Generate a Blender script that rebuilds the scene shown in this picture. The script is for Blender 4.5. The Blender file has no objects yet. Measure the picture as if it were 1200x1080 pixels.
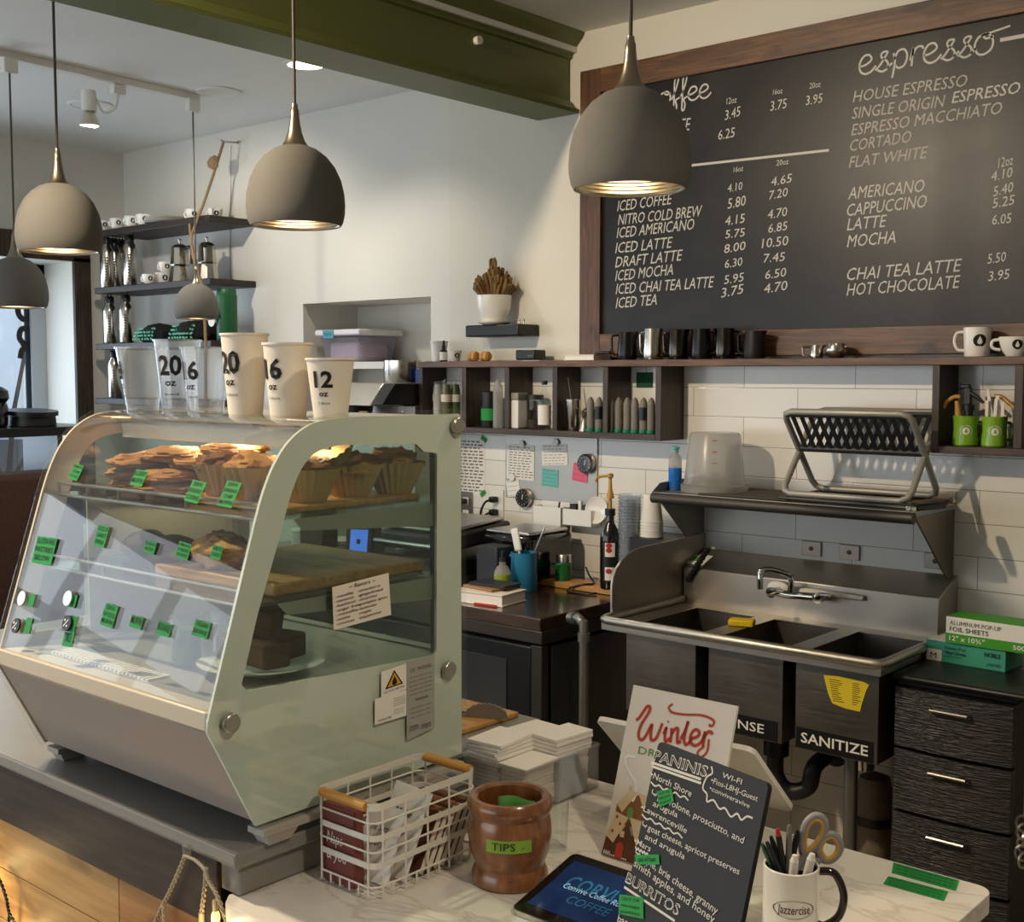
import bpy, bmesh, math, random
from math import sin, cos, pi, radians
from mathutils import Vector, Matrix
from mathutils.geometry import tessellate_polygon

random.seed(7)
scene = bpy.context.scene
COL = scene.collection
Vc = Vector

# ---------------------------------------------------------------- camera
F_PX, CXP, CYP = 1421.0, 600.0, 540.0
PITCH = math.atan(102 / F_PX)
YAW = math.atan(1239 / math.hypot(F_PX, 102))
CAM = Vc((0, 0, 1.77))
FW = Vc((-sin(YAW) * cos(PITCH), cos(YAW) * cos(PITCH), -sin(PITCH)))
RT = Vc((cos(YAW), sin(YAW), 0))
UP = RT.cross(FW)
cam_data = bpy.data.cameras.new('camera')
cam_data.sensor_width = 36.0
cam_data.lens = 36.0 * F_PX / 1200.0
cam_data.clip_start = 0.05
cam_data.clip_end = 200
cam = bpy.data.objects.new('camera', cam_data)
COL.objects.link(cam)
cam.matrix_world = Matrix(((RT.x, UP.x, -FW.x, CAM.x), (RT.y, UP.y, -FW.y, CAM.y), (RT.z, UP.z, -FW.z, CAM.z), (0, 0, 0, 1)))
scene.camera = cam

# ---------------------------------------------------------------- view + world
vs = scene.view_settings
scene.display_settings.display_device = 'sRGB'
vs.view_transform = 'Standard'
vs.look = 'None'
vs.gamma = 1.0
vs.use_curve_mapping = False
vs.exposure = -0.6
scene.cycles.max_bounces = 10
scene.cycles.diffuse_bounces = 4
scene.cycles.glossy_bounces = 4
scene.cycles.transmission_bounces = 8
scene.cycles.transparent_max_bounces = 24
scene.cycles.caustics_reflective = False
scene.cycles.caustics_refractive = False
scene.cycles.sample_clamp_indirect = 6.0
scene.cycles.use_denoising = True

world = bpy.data.worlds.new('world')
scene.world = world
world.use_nodes = True
wb = world.node_tree.nodes['Background']
wb.inputs['Color'].default_value = (0.80, 0.89, 1.0, 1)
wb.inputs['Strength'].default_value = 2.8


def look_rot(d):
    return Vc(d).to_track_quat('-Z', 'Y').to_euler()


def area_light(name, loc, target, sx, sy, power, color):
    l = bpy.data.lights.new(name, 'AREA')
    l.shape = 'RECTANGLE'
    l.size, l.size_y = sx, sy
    l.energy = power
    l.color = color
    o = bpy.data.objects.new(name, l)
    COL.objects.link(o)
    o.location = loc
    o.rotation_euler = look_rot(Vc(target) - Vc(loc))
    return o


def spot_light(name, loc, target, power, color, angle=120, radius=0.05, blend=0.6):
    l = bpy.data.lights.new(name, 'SPOT')
    l.energy = power
    l.color = color
    l.spot_size = radians(angle)
    l.spot_blend = blend
    l.shadow_soft_size = radius
    o = bpy.data.objects.new(name, l)
    COL.objects.link(o)
    o.location = loc
    o.rotation_euler = look_rot(Vc(target) - Vc(loc))
    return o


WARM = (1.0, 0.78, 0.52)
NEUT = (1.0, 0.90, 0.76)
COOL = (0.70, 0.84, 1.0)
# ceiling downlight whose shadows fall right and down on the tiles
spot_light('downlight_counter', (-2.94, 0.64, 3.10), (-2.9, 2.4, 1.0), 370, (1.0, .81, .58), 150, 0.045, 0.75)
# downlight washing the menu board and the sink corner
spot_light('downlight_board', (-1.35, 2.55, 3.10), (-1.5, 3.6, 1.6), 8, WARM, 130, 0.06, 0.8)
spot_light('fill_spot_right', (0.3, 1.1, 3.10), (-1.25, 1.45, 0.95), 135, (1.0, .84, .64), 70, 0.07, 0.8)  # added unseen fill from the right, brightens the case end panel and marble
# daylight through the shop windows (in the openings of the outer walls)
area_light('daylight_side_window', (-6.85, 2.4, 1.75), (-3.5, 2.6, 1.2), 1.9, 1.1, 42, COOL)
area_light('daylight_far_window', (-6.72, -1.0, 1.75), (-3.8, 3.0, 2.6), 3.2, 1.7, 42, (0.86, 0.92, 1.0))
area_light('daylight_shopfront', (-3.9, -2.93, 1.65), (-3.2, 3.0, 1.7), 4.6, 1.8, 40, (0.95, 0.97, 1.0))


# ---------------------------------------------------------------- pixel ray helper: a photo pixel onto a real plane of the room
def at(px, py, x=None, y=None, z=None):
    r = FW + RT * ((px - CXP) / F_PX) - UP * ((py - CYP) / F_PX)
    if x is not None:
        t = x / r.x
    elif y is not None:
        t = y / r.y
    else:
        t = (z - CAM.z) / r.z
    return CAM + r * t


# ---------------------------------------------------------------- materials
def lin(h):
    h = h.lstrip('#')
    o = []
    for i in (0, 2, 4):
        c = int(h[i:i + 2], 16) / 255
        o.append(c / 12.92 if c <= 0.04045 else ((c + 0.055) / 1.055) ** 2.4)
    return (*o, 1)


MATS = {}


def base(name):
    m = bpy.data.materials.new(name)
    m.use_nodes = True
    MATS[name] = m
    nt = m.node_tree
    return m, nt, nt.nodes['Principled BSDF']


def mat(name, colour, rough=0.5, metal=0.0, spec=0.5, trans=0.0, ior=1.45, emit=None, strength=0, alpha=1, noise=0.0, nscale=30, bump=0.0, coat=0):
    m, nt, b = base(name)
    b.inputs['Base Color'].default_value = lin(colour)
    b.inputs['Roughness'].default_value = rough
    b.inputs['Metallic'].default_value = metal
    b.inputs['Specular IOR Level'].default_value = spec
    b.inputs['Transmission Weight'].default_value = trans
    b.inputs['IOR'].default_value = ior
    b.inputs['Alpha'].default_value = alpha
    b.inputs['Coat Weight'].default_value = coat
    if emit:
        b.inputs['Emission Color'].default_value = lin(emit)
        b.inputs['Emission Strength'].default_value = strength
    if noise or bump:
        tc = nt.nodes.new('ShaderNodeTexCoord')
        n = nt.nodes.new('ShaderNodeTexNoise')
        n.inputs['Scale'].default_value = nscale
        n.inputs['Detail'].default_value = 5
        nt.links.new(tc.outputs['Object'], n.inputs['Vector'])
        if noise:
            mx = nt.nodes.new('ShaderNodeMix')
            mx.data_type = 'RGBA'
            c = lin(colour)
            mx.inputs[6].default_value = (*[k * (1 - noise) for k in c[:3]], 1)
            mx.inputs[7].default_value = (*[min(1, k * (1 + noise)) for k in c[:3]], 1)
            nt.links.new(n.outputs['Fac'], mx.inputs[0])
            nt.links.new(mx.outputs[2], b.inputs['Base Color'])
        if bump:
            bp = nt.nodes.new('ShaderNodeBump')
            bp.inputs['Strength'].default_value = bump
            bp.inputs['Distance'].default_value = 0.003
            nt.links.new(n.outputs['Fac'], bp.inputs['Height'])
            nt.links.new(bp.outputs[0], b.inputs['Normal'])
    return m


def ramp(nt, stops):
    r = nt.nodes.new('ShaderNodeValToRGB')
    el = r.color_ramp.elements
    while len(el) < len(stops):
        el.new(0.5)
    for e, (p, c) in zip(el, stops):
        e.position = p
        e.color = lin(c)
    return r


def wood(name, stops, axis='x', scale=6, stretch=14, rough=0.5, bump=0.15, coat=0, knots=0.0):
    m, nt, b = base(name)
    tc = nt.nodes.new('ShaderNodeTexCoord')
    mp = nt.nodes.new('ShaderNodeMapping')
    s = [stretch, stretch, stretch]
    s['xyz'.index(axis)] = 1.0
    mp.inputs['Scale'].default_value = s
    nt.links.new(tc.outputs['Object'], mp.inputs['Vector'])
    n = nt.nodes.new('ShaderNodeTexNoise')
    n.inputs['Scale'].default_value = scale
    n.inputs['Detail'].default_value = 7
    n.inputs['Distortion'].default_value = 0.6
    nt.links.new(mp.outputs[0], n.inputs['Vector'])
    r = ramp(nt, stops)
    nt.links.new(n.outputs['Fac'], r.inputs[0])
    out = r.outputs[0]
    if knots:
        n2 = nt.nodes.new('ShaderNodeTexNoise')
        n2.inputs['Scale'].default_value = 5
        n2.inputs['Detail'].default_value = 2
        mp2 = nt.nodes.new('ShaderNodeMapping')
        s2 = [2.2, 2.2, 2.2]
        s2['xyz'.index(axis)] = 1.0
        mp2.inputs['Scale'].default_value = s2
        nt.links.new(tc.outputs['Object'], mp2.inputs['Vector'])
        nt.links.new(mp2.outputs[0], n2.inputs['Vector'])
        r2 = ramp(nt, [(0.0, '#ffffff'), (0.62, '#ffffff'), (0.74, '#50402e')])
        nt.links.new(n2.outputs['Fac'], r2.inputs[0])
        mx = nt.nodes.new('ShaderNodeMix')
        mx.data_type = 'RGBA'
        mx.blend_type = 'MULTIPLY'
        mx.inputs[0].default_value = knots
        nt.links.new(out, mx.inputs[6])
        nt.links.new(r2.outputs[0], mx.inputs[7])
        out = mx.outputs[2]
    nt.links.new(out, b.inputs['Base Color'])
    b.inputs['Roughness'].default_value = rough
    b.inputs['Coat Weight'].default_value = coat
    b.inputs['Coat Roughness'].default_value = 0.15
    bp = nt.nodes.new('ShaderNodeBump')
    bp.inputs['Strength'].default_value = bump
    bp.inputs['Distance'].default_value = 0.002
    nt.links.new(n.outputs['Fac'], bp.inputs['Height'])
    nt.links.new(bp.outputs[0], b.inputs['Normal'])
    return m


def thin_glass(name, tint=(1, 1, 1), rough=0.02, ior=1.5, refl=1.0, haze=0.0, hazecol='#ffffff'):
    m = bpy.data.materials.new(name)
    m.use_nodes = True
    MATS[name] = m
    nt = m.node_tree
    nt.nodes.clear()
    out = nt.nodes.new('ShaderNodeOutputMaterial')
    tr = nt.nodes.new('ShaderNodeBsdfTransparent')
    tr.inputs[0].default_value = (*tint, 1)
    gl = nt.nodes.new('ShaderNodeBsdfGlossy')
    gl.inputs['Roughness'].default_value = rough
    lw = nt.nodes.new('ShaderNodeLayerWeight')
    lw.inputs['Blend'].default_value = 0.5
    pw = nt.nodes.new('ShaderNodeMath')
    pw.operation = 'POWER'
    pw.inputs[1].default_value = 5.0
    nt.links.new(lw.outputs['Facing'], pw.inputs[0])
    f0 = ((ior - 1) / (ior + 1)) ** 2
    mul = nt.nodes.new('ShaderNodeMath')
    mul.operation = 'MULTIPLY_ADD'
    mul.inputs[1].default_value = (1 - f0) * refl
    mul.inputs[2].default_value = f0 * refl
    nt.links.new(pw.outputs[0], mul.inputs[0])
    mx = nt.nodes.new('ShaderNodeMixShader')
    nt.links.new(mul.outputs[0], mx.inputs[0])
    last = tr.outputs[0]
    if haze:
        df = nt.nodes.new('ShaderNodeBsdfDiffuse')
        df.inputs[0].default_value = lin(hazecol)
        tl = nt.nodes.new('ShaderNodeBsdfTranslucent')
        tl.inputs[0].default_value = lin(hazecol)
        m1 = nt.nodes.new('ShaderNodeMixShader')
        m1.inputs[0].default_value = 0.5
        nt.links.new(df.outputs[0], m1.inputs[1])
        nt.links.new(tl.outputs[0], m1.inputs[2])
        m2 = nt.nodes.new('ShaderNodeMixShader')
        m2.inputs[0].default_value = haze
        nt.links.new(last, m2.inputs[1])
        nt.links.new(m1.outputs[0], m2.inputs[2])
        last = m2.outputs[0]
    nt.links.new(last, mx.inputs[1])
    nt.links.new(gl.outputs[0], mx.inputs[2])
    nt.links.new(mx.outputs[0], out.inputs[0])
    return m


def tile_mat(name):
    m, nt, b = base(name)
    tc = nt.nodes.new('ShaderNodeTexCoord')
    sp = nt.nodes.new('ShaderNodeSeparateXYZ')
    nt.links.new(tc.outputs['Object'], sp.inputs[0])
    ax = nt.nodes.new('ShaderNodeMath')
    ax.inputs[1].default_value = 2.304 - 0.219 + 43.8
    az = nt.nodes.new('ShaderNodeMath')
    az.inputs[1].default_value = -1.719 + 0.109 * 30
    nt.links.new(sp.outputs[0], ax.inputs[0])
    nt.links.new(sp.outputs[2], az.inputs[0])
    cb = nt.nodes.new('ShaderNodeCombineXYZ')
    nt.links.new(ax.outputs[0], cb.inputs[0])
    nt.links.new(az.outputs[0], cb.inputs[1])
    br = nt.nodes.new('ShaderNodeTexBrick')
    br.offset = 0.5
    br.inputs['Scale'].default_value = 1.0
    br.inputs['Brick Width'].default_value = 0.438
    br.inputs['Row Height'].default_value = 0.109
    br.inputs['Mortar Size'].default_value = 0.0014
    br.inputs['Mortar Smooth'].default_value = 0.25
    br.inputs['Color1'].default_value = lin('#e9e5da')
    br.inputs['Color2'].default_value = lin('#e2ded2')
    br.inputs['Mortar'].default_value = lin('#8d887a')
    nt.links.new(cb.outputs[0], br.inputs['Vector'])
    nt.links.new(br.outputs[0], b.inputs['Base Color'])
    b.inputs['Roughness'].default_value = 0.14
    n = nt.nodes.new('ShaderNodeTexNoise')
    n.inputs['Scale'].default_value = 7
    nt.links.new(tc.outputs['Object'], n.inputs['Vector'])
    mu = nt.nodes.new('ShaderNodeMath')
    mu.operation = 'MULTIPLY_ADD'
    mu.inputs[1].default_value = -1.0
    nt.links.new(br.outputs['Fac'], mu.inputs[0])
    mn = nt.nodes.new('ShaderNodeMath')
    mn.operation = 'MULTIPLY'
    mn.inputs[1].default_value = 0.5
    nt.links.new(n.outputs['Fac'], mn.inputs[0])
    nt.links.new(mn.outputs[0], mu.inputs[2])
    bp = nt.nodes.new('ShaderNodeBump')
    bp.inputs['Strength'].default_value = 0.25
    bp.inputs['Distance'].default_value = 0.004
    nt.links.new(mu.outputs[0], bp.inputs['Height'])
    nt.links.new(bp.outputs[0], b.inputs['Normal'])
    return m


def marble_mat(name):
    m, nt, b = base(name)
    tc = nt.nodes.new('ShaderNodeTexCoord')
    mp = nt.nodes.new('ShaderNodeMapping')
    mp.inputs['Rotation'].default_value = (0, 0, 0.5)
    mp.inputs['Scale'].default_value = (1.1, 2.6, 2)
    nt.links.new(tc.outputs['Object'], mp.inputs['Vector'])
    n = nt.nodes.new('ShaderNodeTexNoise')
    n.inputs['Scale'].default_value = 2.0
    n.inputs['Detail'].default_value = 8
    n.inputs['Distortion'].default_value = 1.6
    nt.links.new(mp.outputs[0], n.inputs['Vector'])
    r = ramp(nt, [(0.0, '#d9d3c8'), (0.46, '#ddd8ce'), (0.492, '#c8c1b5'), (0.515, '#dbd6cc'), (1.0, '#e3dfd6')])
    nt.links.new(n.outputs['Fac'], r.inputs[0])
    nt.links.new(r.outputs[0], b.inputs['Base Color'])
    b.inputs['Roughness'].default_value = 0.22
    return m


def steel_mat(name, colour='#8c8780', rough=0.3, axis='x', var=0.35):
    m, nt, b = base(name)
    tc = nt.nodes.new('ShaderNodeTexCoord')
    mp = nt.nodes.new('ShaderNodeMapping')
    s = [60, 60, 60]
    s['xyz'.index(axis)] = 1.5
    mp.inputs['Scale'].default_value = s
    nt.links.new(tc.outputs['Object'], mp.inputs['Vector'])
    n = nt.nodes.new('ShaderNodeTexNoise')
    n.inputs['Scale'].default_value = 4
    n.inputs['Detail'].default_value = 4
    nt.links.new(mp.outputs[0], n.inputs['Vector'])
    n2 = nt.nodes.new('ShaderNodeTexNoise')
    n2.inputs['Scale'].default_value = 9
    n2.inputs['Detail'].default_value = 6
    nt.links.new(tc.outputs['Object'], n2.inputs['Vector'])
    ad = nt.nodes.new('ShaderNodeMath')
    nt.links.new(n.outputs['Fac'], ad.inputs[0])
    nt.links.new(n2.outputs['Fac'], ad.inputs[1])
    mr = nt.nodes.new('ShaderNodeMapRange')
    mr.inputs[1].default_value = 0.6
    mr.inputs[2].default_value = 1.4
    mr.inputs[3].default_value = rough * (1 - var)
    mr.inputs[4].default_value = rough * (1 + var)
    nt.links.new(ad.outputs[0], mr.inputs[0])
    nt.links.new(mr.outputs[0], b.inputs['Roughness'])
    b.inputs['Base Color'].default_value = lin(colour)
    b.inputs['Metallic'].default_value = 1.0
    bp = nt.nodes.new('ShaderNodeBump')
    bp.inputs['Strength'].default_value = 0.04
    bp.inputs['Distance'].default_value = 0.001
    nt.links.new(n.outputs['Fac'], bp.inputs['Height'])
    nt.links.new(bp.outputs[0], b.inputs['Normal'])
    return m


def board_mat(name):
    m, nt, b = base(name)
    tc = nt.nodes.new('ShaderNodeTexCoord')
    n = nt.nodes.new('ShaderNodeTexNoise')
    n.inputs['Scale'].default_value = 2.8
    n.inputs['Detail'].default_value = 5
    n.inputs['Distortion'].default_value = 0.8
    nt.links.new(tc.outputs['Object'], n.inputs['Vector'])
    r = ramp(nt, [(0.3, '#161617'), (0.55, '#1f1e1e'), (0.75, '#2d2b29')])
    nt.links.new(n.outputs['Fac'], r.inputs[0])
    nt.links.new(r.outputs[0], b.inputs['Base Color'])
    mr = nt.nodes.new('ShaderNodeMapRange')
    b.inputs['Specular IOR Level'].default_value = 0.28
    mr.inputs[3].default_value = 0.31
    mr.inputs[4].default_value = 0.41
    nt.links.new(n.outputs['Fac'], mr.inputs[0])
    nt.links.new(mr.outputs[0], b.inputs['Roughness'])
    return m


WALLM = mat('wall_paint', '#dad6c8', 0.6, noise=0.03, nscale=2.5, bump=0.05)
WALLL = mat('wall_paint_left', '#dcd9cf', 0.6, noise=0.03, nscale=2.5, bump=0.05)
CEILM = mat('ceiling_paint', '#e4e4df', 0.7, noise=0.02, nscale=3)
BEAMM = mat('olive_paint', '#646a36', 0.45, noise=0.05, nscale=8)
FLOORM = mat('worn_floor', '#a89c8b', 0.5, noise=0.2, nscale=12)
TILE = tile_mat('white_tile')
MARBLE = marble_mat('marble')
GREYTOP = mat('grey_stone', '#85827c', 0.35, noise=0.10, nscale=14)
BOARD = board_mat('chalkboard')
CHALK = mat('chalk', '#cfcabf', 0.9)
CHALKDIM = mat('worn_chalk', '#c0baae', 0.9)
DARKWOOD = wood('dark_stained_wood', [(0.2, '#1b130d'), (0.5, '#3a2a1c'), (0.8, '#56402d')], 'x', 5, 14, 0.45)
DARKWOODV = wood('dark_stained_upright', [(0.2, '#1b130d'), (0.5, '#38291c'), (0.8, '#523d2b')], 'z', 5, 14, 0.45)
FRAMEWOOD = wood('frame_wood', [(0.2, '#2c1e12'), (0.5, '#5e4029'), (0.8, '#825a38')], 'x', 5, 12, 0.42, knots=0.8)
FRAMEWOODV = wood('frame_wood_upright', [(0.2, '#2a1d12'), (0.5, '#543824'), (0.8, '#734d32')], 'z', 5, 12, 0.42, knots=0.8)
SHELFWOOD = wood('espresso_wood', [(0.2, '#15100d'), (0.5, '#2b2019'), (0.8, '#3f3028')], 'x', 5, 12, 0.5)
PINE = wood('pine_plank', [(0.2, '#94693a'), (0.5, '#b0874e'), (0.8, '#c29c64')], 'x', 4, 11, 0.55, knots=0.55)
PINE2 = wood('pine_plank_dark', [(0.2, '#8a5d30'), (0.5, '#a87642'), (0.8, '#c08e55')], 'x', 4, 11, 0.55, knots=0.55)
COUNTERWOOD = wood('counter_dark_wood', [(0.2, '#1a110c'), (0.5, '#38261b'), (0.8, '#4f3729')], 'x', 5, 9, 0.22, coat=0.7)
BOARDWOOD = wood('serving_board_wood', [(0.2, '#7a5230'), (0.5, '#a97943'), (0.8, '#c99c62')], 'x', 5, 12, 0.45)
BAMBOO = wood('pale_wood', [(0.2, '#9a6f3a'), (0.5, '#b98a4d'), (0.8, '#cfa367')], 'x', 6, 10, 0.45)
HANDLEW = wood('handle_wood', [(0.2, '#a8722c'), (0.5, '#c58e43'), (0.8, '#d9a65c')], 'x', 12, 8, 0.4)
POTWOOD = wood('turned_wood', [(0.25, '#54301a'), (0.5, '#7a4a2a'), (0.75, '#9a6539')], 'z', 7, 6, 0.28, coat=0.5)
CONCRETE = mat('concrete', '#69665f', 0.85, noise=0.09, nscale=25, bump=0.05)
BRONZE = mat('brushed_bronze', '#958a7a', 0.32, 1.0)
RACKG = mat('rack_grey_metal', '#aaa59b', 0.45, 0.4)
EDGEM = mat('dark_shelf_edge', '#4d4842', 0.5, 0.7)
CORDM = mat('brown_cord', '#4d453d', 0.6)
SILVER = mat('silver_reflector', '#d8d2c6', 0.28, 1.0)
CHROME = mat('chrome', '#d0d0ce', 0.08, 1.0)
STEEL = steel_mat('brushed_steel', '#b8b1a5', 0.40, 'x', .18)
STEELV = steel_mat('brushed_steel_upright', '#aaa398', 0.42, 'z', .18)
STEELDK = steel_mat('worn_dark_steel', '#857e74', 0.42, 'x', .2)
ALU = mat('aluminium', '#b9b5ae', 0.3, 1.0)
GALV = mat('galvanised_pipe', '#8b8983', 0.45, 0.9, noise=0.1, nscale=20)
BLACKP = mat('black_plastic', '#151515', 0.4)
BLACKM = mat('black_metal', '#161616', 0.35, spec=0.6)
BLACKG = mat('black_gloss', '#0e0e0f', 0.12, coat=0.5)
GRAPH = mat('graphite_plastic', '#26282b', 0.45)
OVENM = mat('oven_black_steel', '#222326', 0.38, 0.6)
OVENB = mat('oven_band_steel', '#4a4641', 0.36, 0.8)
DARKGLASS = mat('dark_oven_glass', '#15181d', 0.08, spec=0.8)
WHITEP = mat('white_plastic', '#e6e3da', 0.4)
WHITEC = mat('white_ceramic', '#ece8de', 0.15, coat=0.3)
PAPER = mat('white_paper', '#ece8df', 0.8)
PAPERC = mat('paper_cup_stock', '#e6dccb', 0.6)
PAPERO = mat('cream_card', '#e6dccd', 0.7)
NAPK = mat('napkin_paper', '#ece8e0', 0.9, noise=0.04, nscale=60)
INK = mat('black_ink', '#16130f', 0.7)
GREYINK = mat('grey_ink', '#5f5b54', 0.7)
REDINK = mat('red_ink', '#b5412c', 0.7)
GREENINK = mat('green_ink', '#6f9352', 0.7)
BLUEINK = mat('blue_ink', '#2f6e7c', 0.7)
GTAPE = mat('green_tape', '#178a3d', 0.6, noise=0.06, nscale=80)
GTAPE2 = mat('yellow_green_tape', '#86a83a', 0.6)
MINT = mat('mint_painted_glass', '#d6decf', 0.10, coat=0.6)
CREAMB = mat('cream_enamel', '#cfc2ac', 0.3)
TAUPE = mat('taupe_enamel', '#9c938a', 0.6, spec=.3)
CASEIN = mat('case_liner', '#a9a49a', 0.35, 0.3)
RUBBER = mat('grey_rubber_foot', '#a8a397', 0.5)
GLASS = thin_glass('clear_glass', (0.97, 0.985, 0.975), 0.01, 1.5, 1.0)
FGLASS = thin_glass('case_front_glass', (0.96, 0.975, 0.965), 0.005, 1.5, 1.15)
GLASSG = thin_glass('green_tint_glass', (0.86, 0.92, 0.87), 0.01, 1.5, 1.0)
GLASSW = thin_glass('window_glass', (0.95, 0.97, 0.98), 0.01, 1.45, 0.6)
CUPCLEAR = thin_glass('clear_cup_plastic', (0.95, 0.965, 0.975), 0.05, 1.5, 1.5, 0.07)
CUPRIDGE = thin_glass('ridged_cup_plastic', (0.92, 0.94, 0.96), 0.08, 1.5, 1.5, 0.2, '#e8eef2')
ACRYL = thin_glass('clear_acrylic', (0.93, 0.93, 0.91), 0.04, 1.5, 1.2, 0.06)
FROST = thin_glass('frosted_plastic', (0.85, 0.85, 0.85), 0.25, 1.4, 0.8, 0.5, '#d9d6cf')
FROST2 = thin_glass('lilac_tub_plastic', (0.86, 0.84, 0.9), 0.2, 1.4, 0.8, 0.32, '#cdc9d2')
BULB = mat('lamp_bulb', '#fff2dd', 0.5, emit='#ffd7a0', strength=14)
LEDM = mat('led_strip', '#fff7e6', 0.5, emit='#ffe9c6', strength=6)
DISC = mat('downlight_disc', '#ffffff', 0.5, emit='#fff2e0', strength=9)


# ---------------------------------------------------------------- mesh helpers
def catmull(pts, n=6, closed=False):
    P = [Vc(p) for p in pts]
    out = []
    m = len(P)
    rng = range(m if closed else m - 1)
    for i in rng:
        if closed:
            a, b, c, d = P[(i - 1) % m], P[i], P[(i + 1) % m], P[(i + 2) % m]
        else:
            a, b, c, d = P[max(i - 1, 0)], P[i], P[i + 1], P[min(i + 2, m - 1)]
        for k in range(n):
            t = k / n
            out.append(0.5 * ((2 * b) + (c - a) * t + (2 * a - 5 * b + 4 * c - d) * t * t + (3 * b - a - 3 * c + d) * t ** 3))
    if not closed:
        out.append(P[-1])
    return out


_TXT = {}


def text_geo(s, shear=0.0, offset=0.0):
    k = (s, shear, offset)
    if k not in _TXT:
        cu = bpy.data.curves.new('t', 'FONT')
        cu.body = s
        cu.size = 1.0
        cu.resolution_u = 2
        cu.shear = shear
        cu.offset = offset
        cu.fill_mode = 'FRONT'
        ob = bpy.data.objects.new('t', cu)
        me = bpy.data.meshes.new_from_object(ob)
        vs_ = [(v.co.x, v.co.y) for v in me.vertices]
        fs_ = [tuple(p.vertices) for p in me.polygons]
        bpy.data.meshes.remove(me)
        bpy.data.objects.remove(ob)
        bpy.data.curves.remove(cu)
        _TXT[k] = (vs_, fs_)
    return _TXT[k]


CAPH = 0.684


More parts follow.
